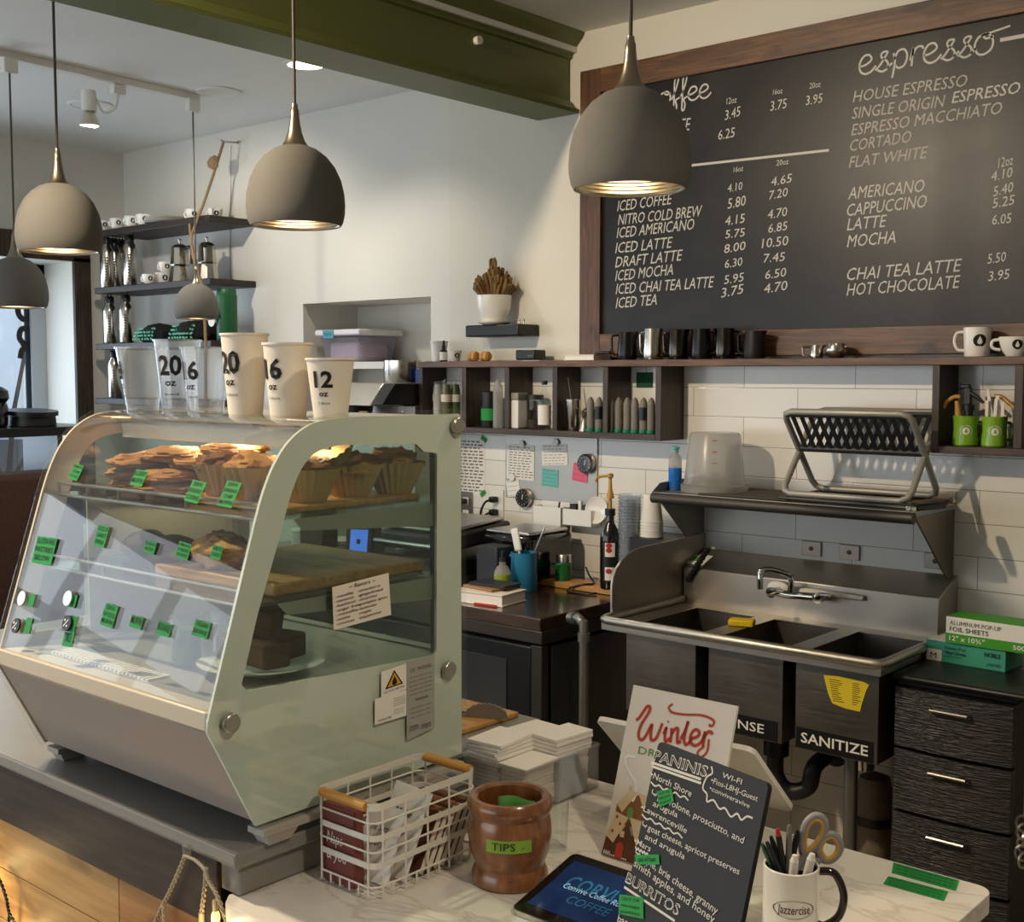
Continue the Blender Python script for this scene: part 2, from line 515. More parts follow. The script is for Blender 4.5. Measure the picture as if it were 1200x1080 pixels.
class MB:
    def __init__(self):
        self.v, self.f = [], []

    def add(self, vs_, fs_):
        o = len(self.v)
        self.v += [Vc(p) for p in vs_]
        self.f += [tuple(i + o for i in f) for f in fs_]
        return self

    def bb(self, x0, x1, y0, y1, z0, z1):
        vs_ = [(x, y, z) for z in (z0, z1) for y in (y0, y1) for x in (x0, x1)]
        return self.add(vs_, [(0, 2, 3, 1), (4, 5, 7, 6), (0, 1, 5, 4), (2, 6, 7, 3), (0, 4, 6, 2), (1, 3, 7, 5)])

    def box(self, c, s, R=None):
        c = Vc(c)
        vs_ = []
        for z in (-.5, .5):
            for y in (-.5, .5):
                for x in (-.5, .5):
                    p = Vc((x * s[0], y * s[1], z * s[2]))
                    if R is not None:
                        p = R @ p
                    vs_.append(c + p)
        return self.add(vs_, [(0, 2, 3, 1), (4, 5, 7, 6), (0, 1, 5, 4), (2, 6, 7, 3), (0, 4, 6, 2), (1, 3, 7, 5)])

    def hexa(self, p8):
        return self.add(p8, [(0, 2, 3, 1), (4, 5, 7, 6), (0, 1, 5, 4), (2, 6, 7, 3), (0, 4, 6, 2), (1, 3, 7, 5)])

    def lathe(self, prof, c=(0, 0, 0), n=28, R=None, a0=0, a1=2 * pi):
        c = Vc(c)
        full = abs(a1 - a0 - 2 * pi) < 1e-6
        m = n if full else n + 1
        vs_, idx = [], []
        for (r, z) in prof:
            if r < 1e-6:
                idx.append([len(vs_)] * m)
                p = Vc((0, 0, z))
                vs_.append(c + (R @ p if R is not None else p))
            else:
                row = []
                for k in range(m):
                    a = a0 + (a1 - a0) * k / n
                    p = Vc((r * cos(a), r * sin(a), z))
                    row.append(len(vs_))
                    vs_.append(c + (R @ p if R is not None else p))
                idx.append(row)
        fs_ = []
        for i in range(len(prof) - 1):
            A, B = idx[i], idx[i + 1]
            for k in range(n):
                k2 = (k + 1) % m
                q = [A[k], A[k2], B[k2], B[k]]
                q2 = []
                for t in q:
                    if t not in q2:
                        q2.append(t)
                if len(q2) > 2:
                    fs_.append(tuple(q2))
        return self.add(vs_, fs_)

    def cyl(self, p0, p1, r0, r1=None, n=20):
        p0, p1 = Vc(p0), Vc(p1)
        r1 = r0 if r1 is None else r1
        d = p1 - p0
        R = d.to_track_quat('Z', 'Y').to_matrix()
        L = d.length
        return self.lathe([(0, 0), (r0, 0), (r1, L), (0, L)], p0, n, R)

    def tube(self, pts, r, n=8, closed=False):
        P = [Vc(p) for p in pts]
        m = len(P)
        if m < 2:
            return self
        rr = r if isinstance(r, (list, tuple)) else [r] * m
        T = []
        for i in range(m):
            a = P[(i - 1) % m] if closed or i > 0 else P[i]
            b = P[(i + 1) % m] if closed or i < m - 1 else P[i]
            t = b - a
            T.append(t.normalized() if t.length > 1e-9 else Vc((0, 0, 1)))
        nrm = T[0].orthogonal().normalized()
        vs_, fs_ = [], []
        for i in range(m):
            nrm = (nrm - T[i] * nrm.dot(T[i]))
            nrm = nrm.normalized() if nrm.length > 1e-6 else T[i].orthogonal().normalized()
            bn = T[i].cross(nrm)
            for k in range(n):
                a = 2 * pi * k / n
                vs_.append(P[i] + (nrm * cos(a) + bn * sin(a)) * rr[i])
        for i in range(m if closed else m - 1):
            j = (i + 1) % m
            for k in range(n):
                k2 = (k + 1) % n
                fs_.append((i * n + k, i * n + k2, j * n + k2, j * n + k))
        if not closed:
            fs_.append(tuple(range(n))[::-1])
            fs_.append(tuple((m - 1) * n + k for k in range(n)))
        return self.add(vs_, fs_)

    def strip(self, pts, w, N, t=0.001):
        """flat band: centre line pts, width w across N x tangent, thickness t along N (rectangular tube)"""
        P = [Vc(p) for p in pts]
        N = Vc(N).normalized()
        vs_, fs_ = [], []
        m = len(P)
        for i in range(m):
            tg = (P[min(i + 1, m - 1)] - P[max(i - 1, 0)]).normalized()
            s = N.cross(tg).normalized() * (w / 2)
            vs_ += [P[i] + s, P[i] - s, P[i] - s + N * t, P[i] + s + N * t]
        for i in range(m - 1):
            for k in range(4):
                a, b = i * 4 + k, i * 4 + (k + 1) % 4
                fs_.append((a, b, b + 4, a + 4))
        fs_ += [(3, 2, 1, 0), tuple((m - 1) * 4 + k for k in range(4))]
        return self.add(vs_, fs_)

    def prism(self, poly, O, U, V, N, holes=()):
        """polygon poly (u,v) in frame O,U,V, extruded by vector N"""
        O, U, V, N = Vc(O), Vc(U), Vc(V), Vc(N)
        loops = [[Vc((p[0], p[1], 0)) for p in poly]] + [[Vc((p[0], p[1], 0)) for p in h] for h in holes]
        tris = tessellate_polygon(loops)
        flat = [p for l in loops for p in l]
        vs_ = [O + U * p.x + V * p.y for p in flat] + [O + U * p.x + V * p.y + N for p in flat]
        k = len(flat)
        fs_ = []
        for t in tris:
            fs_.append(tuple(t))
            fs_.append(tuple(i + k for i in reversed(t)))
        o = 0
        for l in loops:
            m = len(l)
            for i in range(m):
                a, b = o + i, o + (i + 1) % m
                fs_.append((a, b, b + k, a + k))
            o += m
        return self.add(vs_, fs_)

    def ball(self, c, rx, ry=None, rz=None, n=14, R=None):
        ry = rx if ry is None else ry
        rz = rx if rz is None else rz
        c = Vc(c)
        prof = [(sin(pi * i / n), -cos(pi * i / n)) for i in range(n + 1)]
        t = MB().lathe(prof, n=n + 4)
        vs_ = []
        for p in t.v:
            q = Vc((p.x * rx, p.y * ry, p.z * rz))
            vs_.append(c + (R @ q if R is not None else q))
        return self.add(vs_, t.f)

    def text(self, s, P0, P1, h, V, lift=0.0008, shear=0.0, offset=0.0, fit=True):
        """text with its baseline from P0 to P1, capital height h, up direction V"""
        vs_, fs_ = text_geo(s, shear, offset)
        if not vs_:
            return self
        P0, P1, V = Vc(P0), Vc(P1), Vc(V).normalized()
        U = (P1 - P0)
        L = U.length
        U.normalize()
        N = U.cross(V).normalized()
        xs = [p[0] for p in vs_]
        x0, x1 = min(xs), max(xs)
        sy = h / CAPH
        sx = L / (x1 - x0) if fit else sy
        return self.add([P0 + U * ((p[0] - x0) * sx) + V * (p[1] * sy) + N * lift for p in vs_], fs_)

    def stroke(self, pts, O, U, V, w, lift=0.0008, smooth=5, closed=False):
        """painted line along 2-D pts in frame O,U,V"""
        O, U, V = Vc(O), Vc(U), Vc(V)
        N = U.cross(V).normalized()
        P = [O + U * p[0] + V * p[1] + N * lift for p in pts]
        if smooth and len(P) > 2:
            P = catmull(P, smooth, closed)
        if closed:
            P.append(P[0])
        vs_, fs_ = [], []
        m = len(P)
        for i in range(m):
            tg = (P[min(i + 1, m - 1)] - P[max(i - 1, 0)])
            tg = tg.normalized() if tg.length > 1e-9 else U
            s = N.cross(tg).normalized() * (w / 2)
            vs_ += [P[i] + s, P[i] - s]
        for i in range(m - 1):
            fs_.append((2 * i + 1, 2 * i, 2 * i + 2, 2 * i + 3)[::-1])
        return self.add(vs_, fs_)

    def disc(self, c, U, V, ru, rv=None, n=24, lift=0.0):
        rv = ru if rv is None else rv
        c, U, V = Vc(c), Vc(U), Vc(V)
        N = U.cross(V).normalized()
        return self.add([c + U * (ru * cos(2 * pi * k / n)) + V * (rv * sin(2 * pi * k / n)) + N * lift for k in range(n)], [tuple(range(n))])

    def quad(self, a, b, c, d):
        return self.add([a, b, c, d], [(0, 1, 2, 3)])

    def poly(self, pts, O, U, V, lift=0.0008):
        O, U, V = Vc(O), Vc(U), Vc(V)
        N = U.cross(V).normalized()
        return self.add([O + U * p[0] + V * p[1] + N * lift for p in pts], [tuple(range(len(pts)))])


LOC = {}


def mk(name, mb, m, smooth=True, bevel=0.0, ang=38, seg=2):
    me = bpy.data.meshes.new(name)
    me.from_pydata([tuple(p) for p in mb.v], [], mb.f)
    me.update()
    bm = bmesh.new()
    bm.from_mesh(me)
    bmesh.ops.recalc_face_normals(bm, faces=bm.faces)
    bm.to_mesh(me)
    bm.free()
    if smooth:
        me.shade_smooth()
        me.set_sharp_from_angle(angle=radians(ang))
    me.materials.append(m)
    o = bpy.data.objects.new(name, me)
    COL.objects.link(o)
    if bevel:
        b = o.modifiers.new('bevel', 'BEVEL')
        b.width = bevel
        b.segments = seg
        b.limit_method = 'ANGLE'
        b.angle_limit = radians(40)
        b.harden_normals = False
    return o


def flatmk(name, mb, m):
    """markings: faces keep their own winding"""
    me = bpy.data.meshes.new(name)
    me.from_pydata([tuple(p) for p in mb.v], [], mb.f)
    me.update()
    me.materials.append(m)
    o = bpy.data.objects.new(name, me)
    COL.objects.link(o)
    return o


def tag(o, label, cat, group=None):
    o['label'] = label
    o['category'] = cat
    if group:
        o['group'] = group
    return o


def thing(name, label, cat, loc=(0, 0, 0), rz=0.0, group=None):
    o = bpy.data.objects.new(name, None)
    o.empty_display_size = 0.05
    COL.objects.link(o)
    o.location = loc
    o.rotation_euler = (0, 0, rz)
    LOC[o.name] = Vc(loc)
    return tag(o, label, cat, group)


def root_of(o):
    while o.parent is not None:
        o = o.parent
    return o


def part(name, mb, m, parent, bevel=0.0, label=None, W=False, flat=False, smooth=True, ang=38):
    """a part of parent; mb in the root's own frame, or in world coordinates with W (unrotated root)"""
    if W:
        L = LOC[root_of(parent).name]
        mb.v = [p - L for p in mb.v]
    o = flatmk(name, mb, m) if flat else mk(name, mb, m, smooth, bevel, ang)
    o.parent = parent
    if label:
        o['label'] = label
    return o


def single(name, mb, m, label, cat, loc=(0, 0, 0), rz=0.0, group=None, bevel=0.0, W=False, ang=38):
    if W:
        mb.v = [p - Vc(loc) for p in mb.v]
    o = mk(name, mb, m, True, bevel, ang)
    o.location = loc
    o.rotation_euler = (0, 0, rz)
    LOC[o.name] = Vc(loc)
    return tag(o, label, cat, group)


def struct(name, mb, m, bevel=0.0, smooth=True):
    o = mk(name, mb, m, smooth, bevel)
    o['kind'] = 'structure'
    return o


def dup(root, loc, rz=None, label=None, group=None):
    r = root.copy()
    COL.objects.link(r)
    r.location = loc
    if rz is not None:
        r.rotation_euler = (0, 0, rz)
    LOC[r.name] = Vc(loc)
    if label:
        r['label'] = label
    if group:
        r['group'] = group
    for ch in list(root.children):
        c = ch.copy()
        COL.objects.link(c)
        c.parent = r
        for g in list(ch.children):
            d = g.copy()
            COL.objects.link(d)
            d.parent = c
    return r


def RZ(a):
    return Matrix.Rotation(a, 3, 'Z')


X3, Y3, Z3 = Vc((1, 0, 0)), Vc((0, 1, 0)), Vc((0, 0, 1))

# ---------------------------------------------------------------- the room
WY, WLY, WX = 3.96, 3.99, -6.52
CR, CL = 3.146, 3.07
NX0, NX1, NZ0, NZ1 = -4.88, -3.965, 0.0, 2.125
struct('floor', MB().bb(-6.6, 3.0, -3.0, 4.6, -0.1, 0), FLOORM)
m = MB()
m.bb(-3.825, 3.0, WY + .008, WY + .14, 0, CR + .1)
struct('wall_back', m, WALLM)
struct('wall_back_tiled', MB().bb(-3.972, 3.0, WY, WY + .008, 0, 1.829), TILE)
m = MB()
m.bb(WX - .1, NX0, WLY, WLY + .14, 0, CR + .1)
m.bb(NX1, -3.825, WLY, WLY + .14, 0, CR + .1)
m.bb(NX0, NX1, WLY, WLY + .14, NZ1, CR + .1)
m.bb(NX0 - .1, NX1 + .1, 4.36, 4.46, 0, NZ1 + .1)
m.bb(NX0 - .1, NX0, WLY + .14, 4.36, 0, NZ1 + .1)
m.bb(NX1, NX1 + .1, WLY + .14, 4.36, 0, NZ1 + .1)
m.bb(NX0, NX1, WLY + .14, 4.36, NZ1, NZ1 + .1)
m.bb(NX0, NX1, WLY + .004, 4.36, 1.795, 1.829)
struct('wall_back_recess', m, WALLL)
# left wall with the window opening
WY1 = at(88, 400, x=WX).y
WZ1 = at(0, 300, x=WX).z
WY0, WZ0 = 1.2, 1.0
m = MB()
m.bb(WX - .34, WX, WY1, WLY + .1, 0, CR)
m.bb(WX - .34, WX, .7, WY0, 0, CR)
m.bb(WX - .34, WX, -3.0, -2.7, 0, CR)
m.bb(WX - .34, WX, -2.7, .7, 2.6, CR)
m.bb(WX - .34, WX, -2.7, .7, 0, .8)
m.bb(WX - .34, WX, WY0, WY1, WZ1, CR)
m.bb(WX - .34, WX, WY0, WY1, 0, WZ0)
struct('wall_left', m, WALLL)
m = MB()
m.bb(WX - .2, 3.0, -3.1, -3.0, 0, 0.7)
m.bb(WX - .2, 3.0, -3.1, -3.0, 2.6, CR + .1)
m.bb(WX - .2, -6.3, -3.1, -3.0, .7, 2.6)
m.bb(-3.75, -3.6, -3.1, -3.0, .7, 2.6)
m.bb(-1.2, 3.0, -3.1, -3.0, .7, 2.6)
struct('wall_front', m, WALLM)
struct('wall_right', MB().bb(3.0, 3.1, -3.1, 4.1, 0, CR + .1), WALLM)
m = MB()
m.bb(-3.10, 3.0, -3.1, WY + .1, CR, CR + .12)
struct('ceiling', m, CEILM)
m = MB()
m.bb(WX - .34, -3.10, -3.1, WLY + .1, CL, CL + .2)
struct('ceiling_left', m, CEILM)
# olive beam with crown and foot mouldings: a profile along y
prof = [(-3.30, 2.825), (-3.085, 2.825), (-3.085, 2.84), (-3.105, 2.852), (-3.12, 2.872), (-3.135, 2.882), (-3.135, 3.045), (-3.122, 3.05), (-3.122, 3.062), (-3.112, 3.07),
        (-3.105, 3.085), (-3.09, 3.105), (-3.072, 3.122), (-3.062, 3.135), (-3.062, CR), (-3.30, CR)]
struct('trim_1', MB().prism(prof, (0, -3.0, 0), X3, Z3, Y3 * (WY + 3.0)), BEAMM)
so = MB().cyl(at(558, 48, x=-3.135) - Vc((0.004, 0, 0)), at(558, 48, x=-3.135) + Vc((0.02, 0, 0)), .016, n=16)
single('sprinkler_cap', so, WHITEP, 'small round white cap on the side of the olive beam', 'cap', at(558, 48, x=-3.135), W=True)

# window_1: timber casing, reveal, frame, glass
XF = at(47, 400, y=WY1).x
m = MB()
m.bb(WX - .004, WX + .022, WY1 - .005, at(106, 400, x=WX).y, .9, WZ1 + .02)
m.bb(WX - .004, WX + .022, WY0, at(106, 400, x=WX).y, WZ1 - .0, at(0, 268, x=WX).z)
struct('trim_2', m, DARKWOODV)
XF = max(XF, WX - .33)
m = MB()
for (a, b) in ((WY1 - .09, WY1 - .001), (WY0, WY0 + .07), (2.55, 2.63)):
    m.bb(XF - .05, XF, a, b, WZ0, WZ1 - .001)
m.bb(XF - .05, XF, WY0, WY1, WZ1 - .10, WZ1 - .001)
m.bb(XF - .05, XF, WY0, WY1, WZ0, WZ0 + .06)
w = struct('window_1', m, mat('window_frame_grey', '#b4bcc4', 0.5))
g = mk('window_pane', MB().bb(XF - .03, XF - .026, WY0, WY1, WZ0, WZ1), GLASSW)
g.parent = w
m = MB()
m.bb(XF - .034, XF - .022, WY1 - .118, WY1 - .088, WZ0 + .06, WZ1 - .1)
g = mk('window_stile', m, mat('dark_stile', '#1d2a3d', 0.5))
g.parent = w

# window_2: the far shop window on the same wall, beyond the frame, seen only in reflections
m = MB()
for y in (-2.7, -2.05, -1.40, -.75, -.10, .62):
    m.bb(WX - .14, WX - .08, y, y + .08, .8, 2.6)
for z in (.8, 1.25, 1.9, 2.52):
    m.bb(WX - .14, WX - .08, -2.7, .7, z, z + .08)
struct('window_2', m, MATS['window_frame_grey'])

# ---------------------------------------------------------------- menu board
BX0, BX1 = -3.055, -0.72
bd = thing('menu_board', 'large framed black chalkboard menu listing coffee and espresso drinks on back wall', 'menu board', (-1.9, 3.95, 1.835))
part('chalkboard_panel', MB().bb(-2.97, -.8, 3.948, 3.958, 1.92, 2.9), BOARD, bd, W=True)
part('frame_side', MB().bb(BX0, -2.952, 3.93, 3.959, 1.836, 2.98), FRAMEWOODV, bd, .002, W=True)
part('frame_side', MB().bb(-.82, BX1, 3.93, 3.959, 1.836, 2.98), FRAMEWOODV, bd, .002, W=True)
part('frame_rail', MB().bb(-2.952, -.82, 3.93, 3.959, 2.885, 2.98), FRAMEWOOD, bd, .002, W=True)
part('frame_rail', MB().bb(-2.952, -.82, 3.93, 3.959, 1.836, 1.93), FRAMEWOOD, bd, .002, W=True)
BY = 3.948


def chalk(mb, s, p0, p1, hpx, S, shear=0.24, off=0.0):
    """S = (origin x, origin y, scale) of the enlarged view the coordinates were read in"""
    a = at(S[0] + p0[0] * S[2], S[1] + p0[1] * S[2], y=BY)
    b = at(S[0] + p1[0] * S[2], S[1] + p1[1] * S[2], y=BY)
    c = at(S[0] + p0[0] * S[2], S[1] + (p0[1] - hpx) * S[2], y=BY)
    mb.text(s, a, b, (c - a).length, Z3, 0.0008, shear, off)


def chalkline(mb, p0, p1, w, S):
    a = at(S[0] + p0[0] * S[2], S[1] + p0[1] * S[2], y=BY)
    b = at(S[0] + p1[0] * S[2], S[1] + p1[1] * S[2], y=BY)
    mb.stroke([(a.x, a.z), (b.x, b.z)], (0, BY, 0), X3, Z3, w)


A6 = (700, 170, .2167)
A4 = (690, 60, .24167)
A5 = (980, 20, .18519)
A3 = (660, 0, .45)
t = MB()
for s, a, b in (('ICED COFFEE', (108, 358), (405, 318)), ('NITRO COLD BREW', (112, 432), (568, 384)), ('ICED AMERICANO', (105, 503), (525, 455)), ('ICED LATTE', (97, 585), (408, 553)),
                ('DRAFT LATTE', (97, 662), (462, 622)), ('ICED MOCHA', (97, 735), (410, 700)), ('ICED CHAI TEA LATTE', (100, 806), (632, 768)), ('ICED TEA', (100, 882), (322, 862))):
    chalk(t, s, a, b, 56, A6)
part('iced_drink_list', t, CHALK, bd, W=True, flat=True)
t = MB()
for s, a, b, h in (('4.10', (705, 255), (785, 240), 42), ('5.80', (705, 345), (803, 325), 54), ('4.15', (692, 435), (798, 418), 48), ('5.75', (692, 505), (798, 492), 44), ('8.00', (686, 585), (802, 565), 46),
                   ('6.30', (690, 665), (785, 650), 44), ('5.95', (686, 752), (792, 735), 46), ('3.75', (670, 825), (790, 800), 50), ('4.65', (940, 222), (1052, 200), 46), ('7.20', (930, 295), (1030, 275), 46),
                   ('4.70', (922, 400), (1027, 382), 48), ('6.85', (925, 475), (1028, 458), 46), ('10.50', (890, 557), (1033, 540), 50), ('7.45', (900, 635), (1015, 625), 46), ('6.50', (908, 725), (1022, 708), 46),
                   ('4.70', (902, 802), (1028, 782), 50), ('16oz', (737, 148), (790, 138), 28), ('20oz', (968, 112), (1035, 102), 30)):
    chalk(t, s, a, b, h, A6, 0.1, 0.0)
part('iced_prices', t, CHALK, bd, W=True, flat=True)
t = MB()
chalk(t, 'COFFEE', (330, 400), (495, 382), 58, A4)
for s, a, b, h in (('12oz', (668, 258), (718, 248), 30), ('3.45', (660, 335), (735, 312), 46), ('6.25', (628, 430), (708, 415), 46), ('16oz', (893, 212), (940, 203), 26), ('3.75', (880, 290), (960, 275), 46),
                   ('20oz', (1070, 183), (1125, 172), 28), ('3.95', (1052, 262), (1133, 248), 44)):
    chalk(t, s, a, b, h, A4, 0.1, 0.0)
part('coffee_prices', t, CHALK, bd, W=True, flat=True)
t = MB()
chalkline(t, (-60, 615), (1165, 480), .009, A4)
part('divider_line', t, CHALK, bd, W=True, flat=True)
t = MB()
chalk(t, 'ESPRESSO', (730, 545), (1165, 480), 70, A5, .22, .006)
for s, a, b in (('AMERICANO', (742, 519), (941, 499)), ('CAPPUCCINO', (739, 563), (947, 539)), ('LATTE', (739, 600), (843, 590)), ('MOCHA', (739, 644), (866, 632)), ('CHAI TEA LATTE', (739, 730), (1038, 706)),
                ('HOT CHOCOLATE', (738, 770), (1034, 749))):
    chalk(t, s, a, b, 31, A3, .22, 0.0)
part('espresso_drink_list', t, CHALK, bd, W=True, flat=True)
t = MB()
for s, a, b in (('12oz', (1133, 437), (1172, 428)), ('4.10', (1115, 472), (1170, 460)), ('5.40', (1120, 512), (1172, 498)), ('5.25', (1118, 542), (1175, 532)), ('6.05', (1117, 585), (1167, 580)),
                ('5.50', (1105, 687), (1153, 680)), ('3.95', (1107, 732), (1162, 725))):
    chalk(t, s, a, b, 25, A3, .1, 0.0)
part('espresso_prices', t, CHALK, bd, W=True, flat=True)
t = MB()
for s, a, b in (('HOUSE ESPRESSO', (105, 540), (830, 435)), ('SINGLE ORIGIN', (100, 645), (690, 565)), ('ESPRESSO MACCHIATO', (95, 750), (1050, 610)), ('CORTADO', (88, 850), (475, 790)), ('FLAT WHITE', (80, 955), (580, 890))):
    chalk(t, s, a, b, 70, A5, .22, 0.0)
part('worn_chalk_lettering', t, CHALKDIM, bd, W=True, flat=True)

# joined-up hand lettering: strokes per letter on an x-height of 1, then the advance
SCRIPT = {
    'e': ([[(0, .42), (.35, .5), (.62, .72), (.5, .98), (.22, .95), (.02, .6), (.05, .2), (.3, 0), (.6, .08), (.85, .35)]], .82),
    's': ([[(.0, .1), (.2, .3), (.5, .75), (.6, .98), (.35, .98), (.3, .75), (.6, .45), (.62, .12), (.35, -.02), (.1, .1)], [(.6, .12), (.85, .35)]], .78),
    'p': ([[(.12, .85), (.2, .4), (.08, -.45)], [(.16, .5), (.35, .9), (.65, .95), (.8, .6), (.68, .15), (.4, .02), (.2, .2)]], .9),
    'r': ([[(.05, .3), (.2, .95), (.15, .5), (.12, 0)], [(.15, .55), (.35, .92), (.6, .95), (.68, .8)]], .7),
    'o': ([[(.45, .98), (.15, .85), (0, .45), (.15, .05), (.45, -.02), (.75, .2), (.82, .6), (.62, .95), (.4, .95), (.5, .75), (.85, .8)]], .92),
    'c': ([[(.62, .82), (.4, 1.0), (.1, .8), (0, .4), (.15, .05), (.45, .0), (.8, .3)]], .72),
    'f': ([[(0, .3), (.3, 1.0), (.5, 1.75), (.38, 1.95), (.22, 1.6), (.2, .6), (.15, -.5), (.3, -.6), (.38, -.2), (.3, .2), (.7, .4)]], .62),
    'W': ([[(-.25, 1.25), (-.05, 1.35), (.2, 1.75), (.5, 2.2), (.72, 2.1), (.6, 1.7), (.2, 1.0), (.05, .35), (.2, 0), (.5, .1), (.8, .7), (.98, 1.05), (.95, .5), (1.05, .05), (1.35, .15), (1.6, .75), (1.72, 1.2)]], 1.9),
    'i': ([[(0, .5), (.15, .95), (.1, .4), (.2, .05), (.5, .3)], [(.22, 1.3), (.26, 1.36)]], .48),
    'n': ([[(.05, .95), (.08, .5), (.05, 0)], [(.07, .5), (.3, .9), (.5, .95), (.52, .5), (.58, .05), (.8, .2)]], .78),
    't': ([[(0, .3), (.3, 1.0), (.42, 1.5), (.3, .9), (.25, .25), (.42, 0), (.75, .3)]], .66),
}


def script(mb, word, O, U, V, w, width, xh, gap=0.0):
    """hand lettering, stroke width w, total width and x-height in metres"""
    tot = sum(SCRIPT[c][1] + gap for c in word)
    sx = width / tot
    x = 0
    for c in word:
        for st in SCRIPT[c][0]:
            mb.stroke([((x + p[0]) * sx, p[1] * xh) for p in st], O, U, V, w)
        x += SCRIPT[c][1] + gap


t = MB()
a, b = at(1007, 88, y=BY), at(1166, 62, y=BY)
script(t, 'espresso', a, X3, (b - a).normalized().cross(X3).cross((b - a).normalized()) if False else Z3, .007, (b - a).length, .062)
a2, b2 = at(1172, 47, y=BY), at(1215, 38, y=BY)
t.stroke([(a2.x, a2.z), (b2.x + .6, b2.z)], (0, BY, 0), X3, Z3, .012, smooth=0)
a2, b2 = at(1150, 42, y=BY), at(1184, 34, y=BY)
t.stroke([(a2.x, a2.z), (b2.x, b2.z + .01)], (0, BY, 0), X3, Z3, .006, smooth=0)
part('espresso_heading', t, CHALK, bd, W=True, flat=True)
t = MB()
a, b = at(762, 126, y=BY), at(833, 110, y=BY)
script(t, 'coffee', a, X3, Z3, .0065, (b - a).length, .05)
part('coffee_heading', t, CHALK, bd, W=True, flat=True)

# ---------------------------------------------------------------- wall shelf with cubbies under the board
PZ0, PZ1, PY0 = 1.798, 1.824, 3.80
bx = thing('cubby_shelf', 'long dark stained wall shelf with cubby boxes below the chalkboard menu', 'shelf', (-2.5, 3.95, 1.52))
part('plank', MB().bb(-3.862, -.75, PY0, WY - .001, PZ0, PZ1), FRAMEWOOD, bx, .002, W=True)
for a, b in ((-3.858, -3.834), (-3.595, -3.57), (-3.35, -3.325), (-3.093, -3.068), (-2.84, -2.815)):
    part('divider', MB().bb(a, b, PY0 + .004, WY - .001, 1.542, PZ0), DARKWOODV, bx, .0015, W=True)
part('end_panel', MB().bb(-2.592, -2.566, PY0 + .002, WY - .001, 1.518, PZ0), DARKWOODV, bx, .0015, W=True)
part('cubby_base', MB().bb(-3.858, -2.592, PY0 + .002, WY - .001, 1.518, 1.542), DARKWOOD, bx, .0015, W=True)
part('end_panel', MB().bb(-1.531, -1.507, PY0 + .002, WY - .001, 1.518, PZ0), DARKWOODV, bx, .0015, W=True)
part('divider', MB().bb(-1.276, -1.25, PY0 + .004, WY - .001, 1.542, PZ0), DARKWOODV, bx, .0015, W=True)
part('cubby_base', MB().bb(-1.507, -.75, PY0 + .002, WY - .001, 1.518, 1.542), DARKWOOD, bx, .0015, W=True)

# ---------------------------------------------------------------- three-bowl sink
SX0, SX1, SY0, SZ = -2.46, -1.45, 3.285, .945
sk = thing('bar_sink', 'stainless three bowl bar sink with high back under the steel shelf', 'sink', (-1.95, 3.6, 0))
m = MB()
# rolled front rim and side rims
m.tube([(SX0 + .004, WY - .17, SZ - .010), (SX0 + .004, SY0 + .03, SZ - .010), (SX0 + .012, SY0 + .012, SZ - .010), (SX0 + .03, SY0 + .004, SZ - .010), (SX1 - .03, SY0 + .004, SZ - .010),
        (SX1 - .012, SY0 + .012, SZ - .010), (SX1 - .004, SY0 + .03, SZ - .010), (SX1 - .004, WY - .17, SZ - .010)], .015, 12)
part('rolled_rim', m, STEEL, sk, W=True)
bowls = ((-2.375, -2.10), (-2.05, -1.785), (-1.74, -1.475))
BY0, BY1 = 3.325, 3.74
m = MB()
zt = SZ - .022
xs = [SX0, bowls[0][0] + .02, bowls[0][1] - .012, bowls[1][0] + .012, bowls[1][1] - .012, bowls[2][0] + .012, bowls[2][1] - .02, SX1]
for i in (0, 2, 4, 6):
    m.bb(xs[i], xs[i + 1], SY0 + .01, WY - .155, zt - .002, zt)
for i in (1, 3, 5):
    m.bb(xs[i], xs[i + 1], SY0 + .01, BY0 + .012, zt - .002, zt)
    m.bb(xs[i], xs[i + 1], BY1 - .012, WY - .155, zt - .002, zt)
m.bb(SX0 + .006, SX1 - .006, SY0 + .004, SY0 + .008, .90, SZ - .018)
m.bb(SX1 - .008, SX1 - .004, SY0 + .004, WY - .155, .90, SZ - .018)
m.bb(SX0 + .004, SX0 + .008, SY0 + .004, WY - .155, .90, SZ - .018)
part('deck', m, STEEL, sk, .003, W=True)
for i, (a, b) in enumerate(bowls):
    m = MB()
    z0 = .628
    m.bb(a, b, BY0 - .002, BY0, z0, zt - .004).bb(a, b, BY1, BY1 + .002, z0, zt - .004)
    m.bb(a, a + .002, BY0, BY1, z0, zt - .004).bb(b - .002, b, BY0, BY1, z0, zt - .004).bb(a, b, BY0, BY1, z0, z0 + .002)
    bo = part('bowl', m, STEELDK, sk, .006, W=True)
    p = MB().cyl(((a + b) / 2, 3.53, z0 - .09), ((a + b) / 2, 3.53, z0 + .004), .03, .045)
    part('drain', p, CHROME, bo, W=True)
# backsplash: face, sloped ledge, side plate on the left
prof = [(3.80, zt - .01), (3.80, 1.052), (3.955, 1.108), (3.955, zt - .01)]
part('backsplash', MB().prism(prof, (SX0 + .002, 0, 0), Y3, Z3, X3 * (-1.492 - SX0)), STEEL, sk, .004, W=True)
prof = [(3.36, SZ - .02)] + [(3.36 + .19 * (1 - cos(radians(t))), 1.04 + .115 * sin(radians(t))) for t in range(0, 91, 15)] + [(3.956, 1.165), (3.956, SZ - .02)]
part('side_splash', MB().prism(prof, (SX0 - .012, 0, 0), Y3, Z3, X3 * .010), STEELV, sk, .002, W=True)
for x in (-2.33, -1.60):
    for y in (3.42, 3.78):
        m = MB().cyl((x, y, .0), (x, y, .64), .021)
        l_ = part('leg', m, GALV, sk, W=True)
        part('leg_collar', MB().cyl((x, y, .60), (x, y, .64), .03), GALV, l_, W=True)
